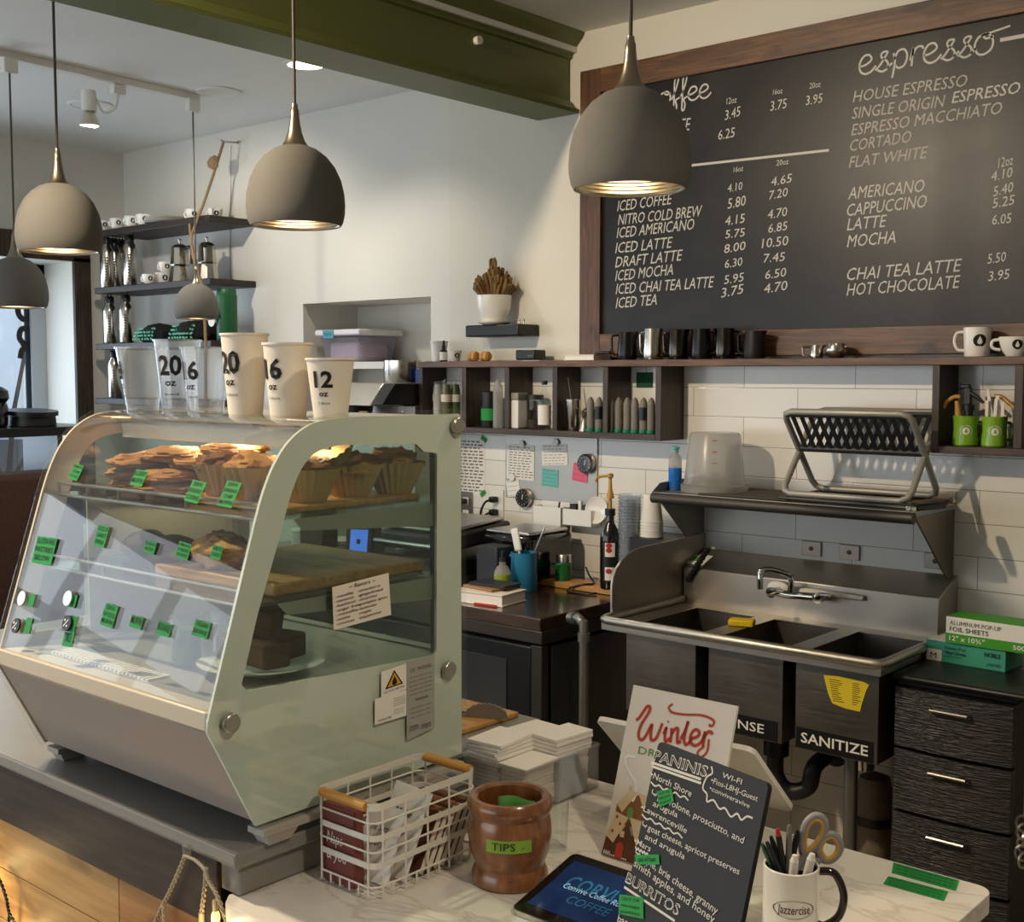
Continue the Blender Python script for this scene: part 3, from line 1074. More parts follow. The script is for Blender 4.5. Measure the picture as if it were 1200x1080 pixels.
# labels on the bowls
lb = part('sanitize_sign', MB().bb(-1.735, -1.487, BY0 - .0045, BY0 - .003, .632, .695), BLACKP, sk, W=True, label='black strip sign lettered in white')
part('sign_lettering', MB().text('SANITIZE', (-1.718, BY0 - .0046, .650), (-1.502, BY0 - .0046, .650), .030, Z3, .0006, 0, .012), PAPER, lb, W=True, flat=True)
lb = part('rinse_sign', MB().bb(-2.04, -1.80, BY0 - .0045, BY0 - .003, .632, .695), BLACKP, sk, W=True, label='black strip sign lettered in white')
part('sign_lettering', MB().text('RINSE', (-1.985, BY0 - .0046, .650), (-1.845, BY0 - .0046, .650), .028, Z3, .0006, 0, .006), PAPER, lb, W=True, flat=True)
yl = part('yellow_notice', MB().prism([(-1.648, .868), (-1.60, .872), (-1.52, .868), (-1.503, .862), (-1.512, .845), (-1.525, .80), (-1.53, .778), (-1.575, .779), (-1.618, .787), (-1.632, .815)], (0, BY0 - .004, 0), X3, Z3, (0, .0012, 0)),
          mat('yellow_notice_paper', '#d9c022', .7), sk, W=True)
t = MB()
for k in range(11):
    z = .858 - k * .0062
    t.bb(-1.63 + k * .0014, -1.60 + random.random() * .02, BY0 - .0046, BY0 - .0044, z, z + .0018)
    t.bb(-1.555, -1.535 + random.random() * .012 - k * .0006, BY0 - .0046, BY0 - .0044, z, z + .0018)
part('notice_print', t, INK, yl, W=True)
# faucet
fc = thing('wall_faucet', 'chrome wall mounted faucet with swing spout over the sink', 'faucet', (-2.02, 3.80, .985))
fy = 3.80
fx = at(560 + 360, 690, y=3.78)
p0 = at(893, 690, y=3.74)
m = MB().tube([at(905, 693, y=3.755), at(925, 697, y=3.755), at(962, 700, y=3.755)], .014, 12)
part('bridge', m, CHROME, fc, W=True)
for q in (at(908, 693, y=3.755), at(962, 699, y=3.755)):
    m = MB().cyl(q + Vc((0, .045, 0)), q, .016).cyl(q + Vc((0, -.028, 0)), q, .019, .017)
    v_ = part('valve', m, CHROME, fc, W=True)
    part('lever', MB().tube([q + Vc((0, -.03, .004)), q + Vc((.02, -.04, .012)), q + Vc((.055, -.045, .016))], [.010, .007, .006], 8), CHROME, v_, W=True)
m = MB().tube(catmull([at(926, 697, y=3.755), at(927, 680, y=3.745), at(924, 673, y=3.72), at(905, 667, y=3.67), at(893, 668, y=3.64), at(891, 676, y=3.63), at(891, 690, y=3.63)], 6), .0105, 12)
part('spout', m, CHROME, fc, W=True)
# dish brush lying behind the faucet
br = thing('dish_brush', 'pale dish brush with long handle tucked behind the faucet', 'brush', at(915, 690, y=3.785))
part('handle', MB().tube([at(925, 691, y=3.787), at(960, 694, y=3.787), at(1012, 701, y=3.787)], [.013, .012, .009], 10), PAPERO, br, W=True)
part('brush_head', MB().ball(at(912, 688, y=3.787), .042, .012, .022), NAPK, br, W=True)
# sponge, scrubber, soap dish
m = MB().box((0, 0, .011), (.085, .055, .022))
single('sponge', m, mat('yellow_sponge', '#d6b71c', .9, noise=.2, nscale=120, bump=.6), 'yellow sponge resting between the bowls on the sink', 'sponge', (-2.068, 3.56, zt), .35, bevel=.005)
m = MB()
for k in range(9):
    a = at(828 - k * 2.6, 645 + k * 4.2, y=3.79)
    m.ball(a, .012, .012, .012, 8)
single('scrub_brush', m, mat('black_bristle', '#0d0d0e', .9), 'black bristle brush hanging over the left back of the sink', 'brush', at(818, 660, y=3.79), W=True)
pc = at(815, 655, y=3.86)
c_ = thing('instruction_card', 'small white card with green drawing on the sink ledge', 'card', pc)
prf = MB().box((0, 0, 0), (.11, .075, .002), Matrix.Rotation(radians(20), 3, 'X'))
part('card', prf, PAPER, c_)
part('print', MB().box((-.01, 0, .0016), (.06, .03, .0006), Matrix.Rotation(radians(20), 3, 'X')), GREENINK, c_)
# pipework below
part('trap', MB().tube(catmull([(-1.915, 3.53, .56), (-1.915, 3.53, .45), (-1.88, 3.55, .40), (-1.82, 3.57, .42), (-1.80, 3.60, .50), (-1.80, 3.9, .50)], 6), .028, 12), GRAPH, sk, W=True)
part('coupling', MB().cyl((-1.80, 3.72, .50), (-1.80, 3.77, .50), .045), BLACKP, sk, W=True)
part('coupling', MB().cyl((-1.915, 3.53, .52), (-1.915, 3.53, .57), .042), BLACKP, sk, W=True)
part('wall_valve', MB().cyl((-1.77, 3.85, .60), (-1.77, 3.955, .60), .045).cyl((-1.77, 3.81, .60), (-1.77, 3.85, .60), .06), BLACKM, sk, W=True)
pq = thing('water_heater', 'small rusty cylinder with dark top on the floor below the sink', 'tank', (-1.71, 3.84, 0))
part('tank', MB().lathe([(0, 0), (.055, 0), (.06, .02), (.06, .36), (.05, .41), (0, .43)], (-1.71, 3.84, 0)), mat('rusty_enamel', '#84745f', .6, noise=.4, nscale=18), pq, W=True)
part('band', MB().lathe([(.061, .25), (.064, .25), (.064, .28), (.061, .28)], (-1.71, 3.84, 0)), BLACKM, pq, W=True)

# outlets in the tile behind the sink
def outlet(x, z, label, w=.075, h=.052, m_=STEELDK, plugs=0):
    t_ = thing('wall_outlet', label, 'outlet', (x, WY, z))
    part('cover_plate', MB().bb(-w / 2, w / 2, -.008, 0, -h / 2, h / 2), m_, t_, .002)
    part('socket', MB().cyl((0, -.011, 0), (0, -.008, 0), .008), BLACKP, t_)
    return t_


outlet(-2.018, 1.147, 'steel outlet plate above the sink, left of the pair')
outlet(-1.873, 1.147, 'steel outlet plate above the sink, right of the pair')
outlet(-1.567, 1.147, 'steel outlet plate behind the right shelf bracket')

# ---------------------------------------------------------------- steel wall shelf
sh = thing('steel_wall_shelf', 'stainless wall shelf on triangular brackets above the sink', 'shelf', (-1.98, 3.8, 1.3))
UX0, UX1, UY0, UZ = -2.475, -1.505, 3.62, 1.345
m = MB().bb(UX0, UX1, UY0, WY - .002, UZ - .004, UZ)
part('shelf_plate', m, STEEL, sh, W=True)
part('front_edge', MB().tube([(UX0, UY0, UZ - .020), (UX1, UY0, UZ - .020)], .019, 14), EDGEM, sh, W=True)
part('upstand', MB().bb(UX0, UX1, WY - .006, WY - .002, UZ, UZ + .04), STEEL, sh, W=True)
for x in (UX0 + .002, UX1 - .008):
    m = MB().prism([(UY0 + .02, UZ - .02), (WY - .003, UZ - .02), (WY - .003, 1.09), (WY - .04, 1.09)], (x, 0, 0), Y3, Z3, X3 * .006)
    part('bracket', m, STEELDK, sh, W=True)
# side upturn on the left
part('end_plate', MB().prism([(UY0, UZ - .03), (WY - .003, UZ - .03), (WY - .003, UZ + .04), (UY0 + .05, UZ + .03), (UY0, UZ)], (UX0 - .004, 0, 0), Y3, Z3, X3 * .004), STEELDK, sh, W=True)

# drying mat, rack tray, dish rack
single('drying_mat', MB().bb(-2.30, -1.95, 3.64, 3.93, 0, .006), mat('brown_mat', '#4d463b', .9, noise=.5, nscale=140, bump=.5), 'brown speckled drying mat flat on the steel shelf', 'mat', (0, 0, UZ + .0005), bevel=.003)
ry0, ry1 = 3.65, 3.92
rx0, rx1 = -1.98, -1.54
zr = UZ + .0005
tr = thing('drip_tray', 'black drip tray below the folding dish rack', 'tray', (-1.76, 3.78, zr))
m = MB().bb(rx0, rx1, ry0, ry1, zr, zr + .004)
part('tray_base', m, BLACKP, tr, W=True)
m = MB().tube([(rx0, ry0, zr + .009), (rx1, ry0, zr + .009), (rx1, ry1, zr + .009), (rx0, ry1, zr + .009)], .008, 8, True)
part('tray_rim', m, BLACKP, tr, W=True)
part('water_puddle', MB().bb(rx0 + .03, rx1 - .03, ry0 + .03, ry1 - .03, zr + .004, zr + .006), mat('wet_black', '#1c1d1e', .08), tr, W=True)
zr2 = zr + .018
dr = thing('dish_rack', 'grey folding X shaped dish rack with slatted sides on the steel shelf', 'dish rack', (-1.76, 3.78, zr2))
zt2, zx = 1.645, 1.50
# two crossing frames. frame A: top front -> foot back; frame B: top back -> foot front
def rack_frame(yt, yb, name, lab):
    a, b = Vc((0, yt, zt2)), Vc((0, yb, zr2 + .008))
    P = lambda x, t_: Vc((x, yt + (yb - yt) * t_, zt2 + (zr2 + .008 - zt2) * t_))
    pts = [P(rx0 + .03, 0), P(rx1 - .03, 0), P(rx1 - .008, .03), P(rx1, .1), P(rx1, .9), P(rx1 - .008, .97), P(rx1 - .03, 1), P(rx0 + .03, 1), P(rx0 + .008, .97), P(rx0, .9), P(rx0, .1), P(rx0 + .008, .03)]
    o = part('folding_frame', MB().tube(pts, .011, 10, True), RACKG, dr, W=True)
    mid = MB().tube([P(rx0, .47), P(rx1, .47)], .011, 8)
    mid.tube([P(rx0 + .01, .03), P(rx1 - .01, .03)], .011, 8)
    part('slat_rail', mid, GRAPH, dr, W=True)
    n = 13
    for k in range(n):
        x = rx0 + .03 + (rx1 - rx0 - .06) * k / (n - 1)
        d = (P(x, .47) - P(x, .03)).normalized()
        s = MB().strip([P(x + .0, .03), P(x + .0, .47)], .015, Vc((0, d.z, -d.y)), .004)
        part('slat', s, GRAPH, dr, W=True)


rack_frame(3.66, 3.90, 'a', '')
rack_frame(3.90, 3.66, 'b', '')
# clear measuring bucket upside down
bq = (at(838, 580, y=3.78).x, 3.775, UZ)
bk = thing('measuring_bucket', 'clear plastic measuring bucket upside down beside the dish rack', 'bucket', bq)
prof = [(.118, 0), (.122, .004), (.122, .028), (.113, .03), (.108, .05), (.092, .205), (.086, .214), (0, .214)]
part('bucket_wall', MB().lathe(prof, n=40), FROST, bk)
m = MB()
for k in range(5):
    z = .03 + k * .04
    r = .111 - (z / .214) * .02
    m.box((r * sin(.55), -r * cos(.55), z), (.018, .0015, .003), RZ(.55))
part('scale_marks', m, REDINK, bk)
# soap bottle with blue liquid
bq = (at(791, 575, y=3.74).x, 3.74, UZ)
sb = thing('soap_squeeze_bottle', 'small clear bottle of blue liquid at the left end of the steel shelf', 'bottle', bq)
part('bottle', MB().lathe([(0, 0), (.022, 0), (.024, .004), (.024, .11), (.020, .125), (.011, .135), (.011, .14), (0, .14)]), FROST, sb)
part('blue_liquid', MB().lathe([(0, .002), (.0225, .002), (.0245, .006), (.0245, .082), (0, .082)]), mat('blue_soap', '#1d6fc4', .25), sb)
part('cap', MB().lathe([(.012, .14), (.012, .15), (.016, .152), (.016, .158), (0, .163)]), mat('aqua_cap', '#6fb7b4', .4), sb)
# folded tool / hinge at right edge of shelf
ho = thing('knife_handle', 'black handled knife lying at the right front corner of the steel shelf', 'knife', (-1.50, 3.60, UZ + .006))
part('handle', MB().box((0.02, .07, .010), (.028, .15, .022), RZ(-.25)), BLACKP, ho, .006)
part('ferrule', MB().box((-.001, -.012, .008), (.022, .03, .018), RZ(-.25)), CHROME, ho, .004)
single('folded_cloth', MB().box((0, 0, .006), (.05, .16, .012), RZ(-.2)).box((.004, .01, .017), (.045, .13, .010), RZ(-.3)), mat('brown_cloth', '#6d5c48', .95, noise=.2, nscale=60, bump=.4),
       'brown folded cloth lying at the right end of the steel shelf', 'cloth', (-1.535, 3.80, UZ), bevel=.004)


# ---------------------------------------------------------------- reusable vessels
def cup_handle(mb, r, z0, z1, out, ang=0, th=.005):
    d = Vc((cos(ang), sin(ang), 0))
    zm = (z0 + z1) / 2
    mb.tube(catmull([d * (r - .003) + Z3 * z1, d * (r + out * .75) + Z3 * (z1 - .003), d * (r + out) + Z3 * zm, d * (r + out * .65) + Z3 * (z0 + .004), d * (r - .004) + Z3 * z0], 5), th, 8)
    return mb


def arc_decal(mb, r, ang, z, pts, taper=0.0, lift=.0006):
    """2-D outline (u along the wall, v up) wrapped on a cylinder of radius r, filled in rings so that it follows the curve"""
    cu = sum(p[0] for p in pts) / len(pts)
    cv = sum(p[1] for p in pts) / len(pts)
    n = len(pts)
    vs_, fs_ = [], []
    K = 4
    for k in range(K, 0, -1):
        for (u, v) in pts:
            u2, v2 = cu + (u - cu) * k / K, cv + (v - cv) * k / K
            rr = r + taper * v2 + lift
            a = ang + u2 / r
            vs_.append((rr * cos(a), rr * sin(a), z + v2))
    for k in range(K - 1):
        for i in range(n):
            j = (i + 1) % n
            fs_.append((k * n + i, k * n + j, (k + 1) * n + j, (k + 1) * n + i))
    rr = r + taper * cv + lift
    a = ang + cu / r
    vs_.append((rr * cos(a), rr * sin(a), z + cv))
    c_i = len(vs_) - 1
    for i in range(n):
        fs_.append(((K - 1) * n + i, (K - 1) * n + (i + 1) % n, c_i))
    mb.add(vs_, fs_)
    return mb


def wrap_text(mb, s, r, ang, z, h, width=None, taper=0.0, lift=.0006, offset=0.0, shear=0.0):
    vs_, fs_ = text_geo(s, shear, offset)
    xs = [p[0] for p in vs_]
    x0, x1 = min(xs), max(xs)
    sy = h / CAPH
    sx = (width / (x1 - x0)) if width else sy
    out = []
    for p in vs_:
        u = (p[0] - (x0 + x1) / 2) * sx
        v = p[1] * sy
        rr = r + taper * v + lift
        a = ang + u / r
        out.append((rr * cos(a), rr * sin(a), z + v))
    mb.add(out, fs_)
    return mb


def drop_badge(parent, r, ang, z, s, dark, light, taper=0.0, r_fn=None):
    """round badge with a drop in it"""
    m = MB()
    circ = [(s * cos(2 * pi * k / 24), s * sin(2 * pi * k / 24)) for k in range(24)]
    arc_decal(m, r, ang, z, circ, taper)
    b_ = part('badge', m, dark, parent, flat=True)
    dp = [(0, .72), (.22, .25), (.36, -.05), (.38, -.28), (.25, -.5), (0, -.58), (-.25, -.5), (-.38, -.28), (-.36, -.05), (-.22, .25)]
    m = MB()
    arc_decal(m, r, ang, z, [(x * s, y * s) for x, y in dp], taper, .0012)
    part('badge_drop', m, light, b_, flat=True)


CAMANG = lambda p: math.atan2(-p[1], -p[0])

# ---------------------------------------------------------------- on the plank: pitchers and cups
zp = PZ1


def pitcher(loc, label, m_, h=.105, r=.042, hang=0.0, spout=True, group=None):
    t_ = thing('milk_pitcher', label, 'milk pitcher', loc, 0, group)
    prof = [(0, 0), (r * .98, 0), (r * 1.02, .004), (r * 1.03, h * .3), (r * .94, h * .7), (r * .88, h), (r * .85, h), (r * .90, h * .7), (r * .98, h * .3), (r * .95, .006), (0, .006)]
    b = MB().lathe(prof, n=28)
    for i, p in enumerate(b.v):           # pull a spout out of the lip
        a = math.atan2(p.y, p.x)
        d = math.cos(a - (hang + pi))
        if p.z > h * .72 and d > .75:
            k = (d - .75) / .25 * (p.z - h * .72) / (h * .28)
            p.x += cos(hang + pi) * .014 * k
            p.y += sin(hang + pi) * .014 * k
    part('body', b, m_, t_)
    hb = MB()
    d = Vc((cos(hang), sin(hang), 0))
    hb.tube([d * (r * .88) + Z3 * (h * .9), d * (r + .022) + Z3 * (h * .88), d * (r + .026) + Z3 * (h * .8), d * (r + .024) + Z3 * (h * .3), d * (r + .016) + Z3 * (h * .2), d * (r * .98) + Z3 * (h * .18)], .0045, 8)
    part('handle', hb, m_, t_)
    return t_


BRSTEEL = mat('mirror_steel', '#c4beb3', 0.2, 1.0)
BLKSTEEL = mat('black_coated_steel', '#1f1d1c', 0.22, 0.5)
DRKSTEEL = mat('dark_mirror_steel', '#4a443d', 0.14, 1.0)
yy = 3.865
for px, w, m_, lab, hh, ha in ((735, 28, BLKSTEEL, 'black milk pitcher at the left end of the pitcher row', .108, pi + .3), (765, 27, BRSTEEL, 'shiny steel milk pitcher, second in the row', .118, pi - .1),
                               (795, 27, DRKSTEEL, 'dark steel milk pitcher, third in the row', .112, pi + .1), (822, 27, BLKSTEEL, 'glossy black milk pitcher, fourth in the row', .112, .0),
                               (850, 28, DRKSTEEL, 'dark mirror milk pitcher, fifth in the row', .112, .15), (884, 30, mat('matt_black_steel', '#191817', .5, .2), 'short matt black milk pitcher at the right end of the row', .100, pi + .1)):
    p = at(px, 412, y=yy)
    pitcher((p.x, yy, zp), lab, m_, hh, .0375, ha)
# small steel creamers
p = at(957, 412, y=yy)
t_ = pitcher((p.x, yy, zp), 'tiny steel creamer jug left of the steel sugar bowl', BRSTEEL, .045, .022, pi + .3)
p = at(980, 412, y=yy)
t_ = thing('steel_cup', 'small rounded steel sugar bowl right of the creamer jug', 'bowl', (p.x, yy, zp))
part('bowl', MB().lathe([(0, 0), (.020, 0), (.030, .008), (.036, .022), (.035, .038), (.030, .05), (.028, .05), (.033, .036), (.030, .012), (0, .006)]), BRSTEEL, t_)
part('lug', MB().ball((.034, 0, .038), .008, .006, .006, 8), BRSTEEL, t_)
# white mug and cappuccino cup
p = at(1145, 412, y=yy)
q = thing('white_mug', 'tall white mug with round drop logo on the plank shelf', 'mug', (p.x, yy, zp))
r_ = .042
part('mug_body', MB().lathe([(0, 0), (r_ * .88, 0), (r_ * .92, .004), (r_ * .97, .05), (r_ * 1.03, .092), (r_ * .97, .092), (r_ * .9, .05), (r_ * .85, .008), (0, .008)], n=32), WHITEC, q)
part('handle', cup_handle(MB(), .041, .02, .078, .028, pi + .2), WHITEC, q)
drop_badge(q, r_ * .985, CAMANG((p.x, yy)) + .18, .05, .020, INK, WHITEC, .12)
p = at(1187, 413, y=yy)
q = thing('cappuccino_cup', 'wide white cappuccino cup with drop logo right of the tall mug', 'cup', (p.x + .012, yy - .012, zp))
r_ = .05
part('cup_body', MB().lathe([(0, 0), (.028, 0), (.03, .004), (.04, .018), (.047, .04), (.05, .06), (.047, .06), (.043, .04), (.036, .02), (0, .008)], n=32), WHITEC, q)
part('handle', cup_handle(MB(), .048, .02, .052, .022, pi + .35), WHITEC, q)
drop_badge(q, .0465, CAMANG((p.x, yy)) + .1, .036, .015, INK, WHITEC, .3)
# book and pen box
p = at(687, 416, y=3.86)
q = thing('recipe_book', 'pale hardback book lying on the plank left of the pitchers', 'book', (p.x, 3.868, zp))
part('pages', MB().bb(-.072, .072, -.055, .055, .004, .018), PAPER, q)
part('cover', MB().bb(-.075, .075, -.058, .058, 0, .004).bb(-.075, .075, -.058, .058, .018, .022), PAPERO, q)
p = at(704, 410, y=3.84)
single('black_pouch', MB().box((0, 0, .006), (.07, .03, .012)), BLACKP, 'slim black pouch on top of the pale book', 'pouch', (p.x + .01, 3.85, zp + .0225), .12, bevel=.005)
q = thing('wire_stand', 'bent wire holder leaning by the black pitcher', 'wire holder', (at(715, 410, y=3.9).x, 3.915, zp))
part('wire', MB().tube([(-.025, 0, .0035), (-.03, .01, .03), (-.012, .018, .062), (.012, .018, .064), (.02, .01, .05), (.03, 0, .0035)], .0025, 6), ALU, q)
# the black radio-like box with a card below
p = at(620, 420, y=3.86)
q = thing('black_speaker_box', 'low black rectangular box on a white card on the plank', 'box', (p.x, 3.87, zp + .0025))
part('box_body', MB().box((0, 0, .022), (.105, .075, .042)), BLACKP, q, .006)
part('front_badge', MB().box((.03, -.0385, .018), (.03, .001, .006)), GREYINK, q)
single('white_card', MB().box((0, 0, .001), (.09, .08, .002)), PAPER, 'white card lying below the low black box', 'card', (p.x + .035, 3.87, zp))
# two wooden tampers / jars
for px, lab in ((555, 'small brown wooden tamper on the plank, left of two'), (569, 'small brown wooden tamper on the plank, right of two')):
    p = at(px, 422, y=3.86)
    q = thing('coffee_tamper', lab, 'tamper', (p.x, 3.86, zp), 0, None)
    part('knob_body', MB().cyl((-.02, 0, .021), (.018, 0, .021), .021).cyl((.018, 0, .021), (.024, 0, .021), .016), HANDLEW, q, .002)
    part('ring', MB().cyl((-.004, 0, .021), (0, 0, .021), .0216), POTWOOD, q)
# paper cup, dropper bottle, espresso cup at the left end of the plank
p = at(513, 424, y=3.88)
q = thing('paper_cup', 'white paper cup at the left end of the plank shelf', 'cup', (p.x, 3.89, zp))
part('cup_wall', MB().lathe([(0, .004), (.027, .004), (.027, 0), (.0285, 0), (.040, .088), (.0425, .088), (.0425, .092), (.0385, .092), (.0275, .006), (0, .006)]), PAPER, q)
p = at(520, 424, y=3.83)
q = thing('dropper_bottle', 'small black capped dropper bottle in front of the paper cup', 'bottle', (p.x, 3.83, zp))
part('bottle', MB().lathe([(0, 0), (.016, 0), (.017, .002), (.017, .045), (.010, .054), (0, .054)]), BLACKG, q)
part('bottle_label', MB().lathe([(.0174, .006), (.0176, .006), (.0176, .042), (.0174, .042)]), PAPER, q)
part('dropper_cap', MB().lathe([(0, .054), (.009, .054), (.009, .066), (.006, .070), (.005, .085), (.003, .092), (0, .093)]), BLACKP, q)
t = MB()
for k in range(4):
    wrap_text(t, 'ESSENCE' if k == 1 else 'mmmm', .0176, CAMANG((p.x, 3.83)), .034 - k * .007, .0028, .018)
p = at(533, 424, y=3.85)
q = thing('espresso_cup', 'small white espresso cup with round logo on the plank', 'cup', (p.x, 3.85, zp))
part('cup_body', MB().lathe([(0, 0), (.018, 0), (.024, .010), (.028, .03), (.031, .046), (.029, .046), (.025, .028), (.02, .012), (0, .006)]), WHITEC, q)
drop_badge(q, .0285, CAMANG((p.x, 3.85)) + .35, .026, .011, INK, WHITEC, .15)

# ---------------------------------------------------------------- inside the cubbies
zb = 1.5425


def syrup_tubes(px, n, label, cell):
    pass


p = at(386 + 136, 470, y=3.85)
for i, (px, yv) in enumerate(((513, 3.87), (523, 3.83), (534, 3.87))):
    p = at(px, 490, y=yv)
    q = thing('spice_jar', ['glass jar of dried herbs, left of three in the left cubby', 'glass jar of dried herbs, middle of three in the left cubby', 'glass jar of green herbs, right of three in the left cubby'][i], 'jar', (p.x, yv, zb), 0, 'herb jars in the cubby')
    part('jar_glass', MB().lathe([(0, .0), (.021, .0), (.022, .003), (.022, .195), (.018, .2), (0, .2)]), GLASS, q)
    part('jar_contents', MB().lathe([(0, .002), (.020, .002), (.020, .15), (.015, .18), (0, .185)]), [NAPK, mat('dried_herb', '#6f6a4a', .9, noise=.4, nscale=90), mat('green_herb', '#4f6038', .9, noise=.4, nscale=90)][i], q)
    part('jar_band', MB().lathe([(.0223, .105), (.0232, .105), (.0232, .138), (.0223, .138)]), PAPERO, q)
# cell 2: black tube with green tape, ribbed clear stack
p = at(574, 500, y=3.86)
q = thing('black_canister', 'black canister with green tape in the second cubby', 'canister', (p.x, 3.86, zb))
part('canister_body', MB().lathe([(0, 0), (.036, 0), (.037, .003), (.037, .15), (.03, .154), (0, .154)]), BLACKP, q)
m = MB().lathe([(.0374, .03), (.0380, .03), (.0380, .08), (.0374, .08)])
part('tape', m, GTAPE, q)
p = at(586, 500, y=3.85)
q = thing('ribbed_bottle', 'tall pale ribbed bottle beside the black canister', 'bottle', (p.x + .006, 3.83, zb))
prof = [(0, 0), (.02, 0)] + [(.02 + (.002 if k % 2 else 0), .004 + k * .0065) for k in range(26)] + [(.012, .19), (.008, .205), (0, .206)]
part('ribs', MB().lathe(prof, n=20), FROST, q)
# cell 3: white tin, glass jar, clear bottle
p = at(608, 500, y=3.86)
q = thing('tea_tin', 'tall white tin with grey lid in the third cubby', 'tin', (p.x, 3.85, zb))
part('tin_body', MB().box((0, 0, .06), (.06, .06, .118)), WHITEP, q, .004)
part('lid', MB().box((0, 0, .135), (.064, .064, .03)), mat('grey_lid', '#8f8a80', .4), q, .004)
p = at(627, 500, y=3.89)
q = thing('glass_canister', 'clear glass canister between the white tin and the bottle', 'canister', (p.x, 3.89, zb))
part('canister_glass', MB().lathe([(0, 0), (.035, 0), (.036, .003), (.036, .12), (0, .12)]), GLASS, q)
part('canister_lid', MB().lathe([(0, .12), (.037, .12), (.037, .14), (0, .142)]), GRAPH, q)
part('contents', MB().lathe([(0, .002), (.033, .002), (.033, .035), (0, .04)]), mat('dark_tea', '#39302a', .9, noise=.3, nscale=100), q)
p = at(638, 505, y=3.835)
q = thing('clear_bottle', 'clear glass bottle with pale label in the third cubby', 'bottle', (p.x, 3.835, zb))
part('bottle_glass', MB().lathe([(0, 0), (.024, 0), (.026, .004), (.026, .115), (.020, .14), (.011, .16), (.010, .185), (0, .185)]), GLASS, q)
part('bottle_label', MB().lathe([(.0264, .02), (.0268, .02), (.0268, .10), (.0264, .10)]), PAPER, q)
part('bottle_cap', MB().lathe([(0, .183), (.0125, .183), (.0125, .20), (0, .20)]), GRAPH, q)
# cell 4: steel tumbler, jigger, long spoon
p = at(672, 505, y=3.85)
q = thing('steel_tumbler', 'steel shaker tumbler holding a bar spoon in the fourth cubby', 'tumbler', (p.x, 3.85, zb))
part('tumbler_wall', MB().lathe([(0, 0), (.024, 0), (.026, .004), (.034, .125), (.0325, .125), (.0245, .008), (0, .006)]), BRSTEEL, q)
q = thing('bar_spoon', 'twisted bar spoon standing in the steel tumbler', 'spoon', (p.x, 3.85, zb + .008))
part('spoon_rod', MB().tube([(.006, 0, .004), (-.03, 0, .205)], .0022, 6), ALU, q)
p = at(684, 510, y=3.83)
q = thing('jigger', 'small steel jigger beside the shaker tumbler', 'jigger', (p.x, 3.83, zb))
part('jigger_cup', MB().lathe([(0, .06), (.004, .05), (.014, .03), (.019, 0), (.018, 0)]).lathe([(0, .045), (.004, .05), (.013, .066), (.018, .082), (.017, .082)]), ALU, q)


TUBEGREY = mat('grey_straw_pack', '#7d766c', .5, noise=.15, nscale=60)
GREENCAP = mat('green_cap', '#1f7f5c', .45)


def tube_bottle(px, yv, lab, dark=False):
    p = at(px, 505, y=yv)
    q = thing('whip_charger_tube', lab, 'tube', (p.x, yv, zb), 0, 'grey ribbed tubes with green caps')
    prof = [(0, .014), (.0145, .014)] + [(.0145 + (.0018 if k % 2 else 0), .018 + k * .006) for k in range(17)] + [(.012, .125), (.004, .137), (0, .138)]
    part('tube_body', MB().lathe(prof, n=16), TUBEGREY, q)
    part('green_base', MB().lathe([(0, 0), (.017, 0), (.0175, .002), (.0175, .014), (0, .014)], n=16), GREENCAP, q)
    if dark:
        part('dark_sleeve', MB().lathe([(.0168, .05), (.0172, .05), (.0172, .10), (.0168, .10)], n=16), BLACKP, q)
    return q


pos = ['first', 'second', 'third', 'fourth', 'fifth', 'sixth']
for i, px in enumerate((692, 702)):
    tube_bottle(px, 3.83, 'grey ribbed tube with green base in the fourth cubby, %s' % ('left of two' if i == 0 else 'right of two'), i == 1)
for i, px in enumerate((715, 725, 735, 744, 754, 763)):
    tube_bottle(px, 3.835, 'grey ribbed tube with green base in the fifth cubby, %s from left' % pos[i], i == 4)
single('green_paper_square', MB().bb(-.038, .038, 0, .002, -.03, .03), mat('dark_green_paper', '#1c4a30', .8), 'dark green square of paper on the wall in the fifth cubby', 'paper', tuple(at(755, 445, y=WY - .004)))

# right cubby: green mugs
GREENM = mat('lime_green_ceramic', '#7fae2d', .25, coat=.3)
for i, px in enumerate((1131, 1165)):
    p = at(px, 521, y=3.86)
    q = thing('green_mug', ['lime green mug holding spray bottle nozzles, left in the right cubby', 'lime green mug holding wooden stirrers, right in the right cubby'][i], 'mug', (p.x, 3.86, zb))
    part('mug_body', MB().lathe([(0, 0), (.036, 0), (.039, .004), (.0385, .02), (.036, .05), (.037, .075), (.0395, .095), (.037, .095), (.034, .05), (.036, .012), (0, .008)], n=32), GREENM, q)
    part('handle', cup_handle(MB(), .036, .02, .075, .022, .7 + i * .1), GREENM, q)
    ca = CAMANG((p.x, 3.86)) + .05
    drop_badge(q, .037, ca, .048, .0115, PAPER, GREENM)
    t = MB()
    for k, c in enumerate('COFFEE ROASTERS'):
        if c == ' ':
            continue
        a = radians(205 - k * 17)
        u, v = .0175 * cos(a), .0175 * sin(a)
        t.add([(.0376 * cos(ca + (u + du) / .037), .0376 * sin(ca + (u + du) / .037), .048 + v + dv) for du, dv in ((-.0014, -.0018), (.0014, -.0018), (.0014, .0018), (-.0014, .0018))], [(0, 1, 2, 3)])
    part('badge_lettering', t, PAPER, q, flat=True)
p = at(1131, 521, y=3.86)
GOLD = mat('amber_plastic', '#b98b3e', .35)
q = thing('spray_nozzle', 'black trigger spray head standing in the left green mug', 'spray nozzle', (p.x + .008, 3.86, zb + .012))
part('neck', MB().cyl((0, 0, 0), (0, 0, .10), .014).cyl((0, 0, .10), (0, 0, .118), .019), BLACKP, q)
part('head', MB().box((-.004, 0, .145), (.026, .016, .056)).box((-.012, 0, .176), (.034, .014, .014)), BLACKP, q, .004)
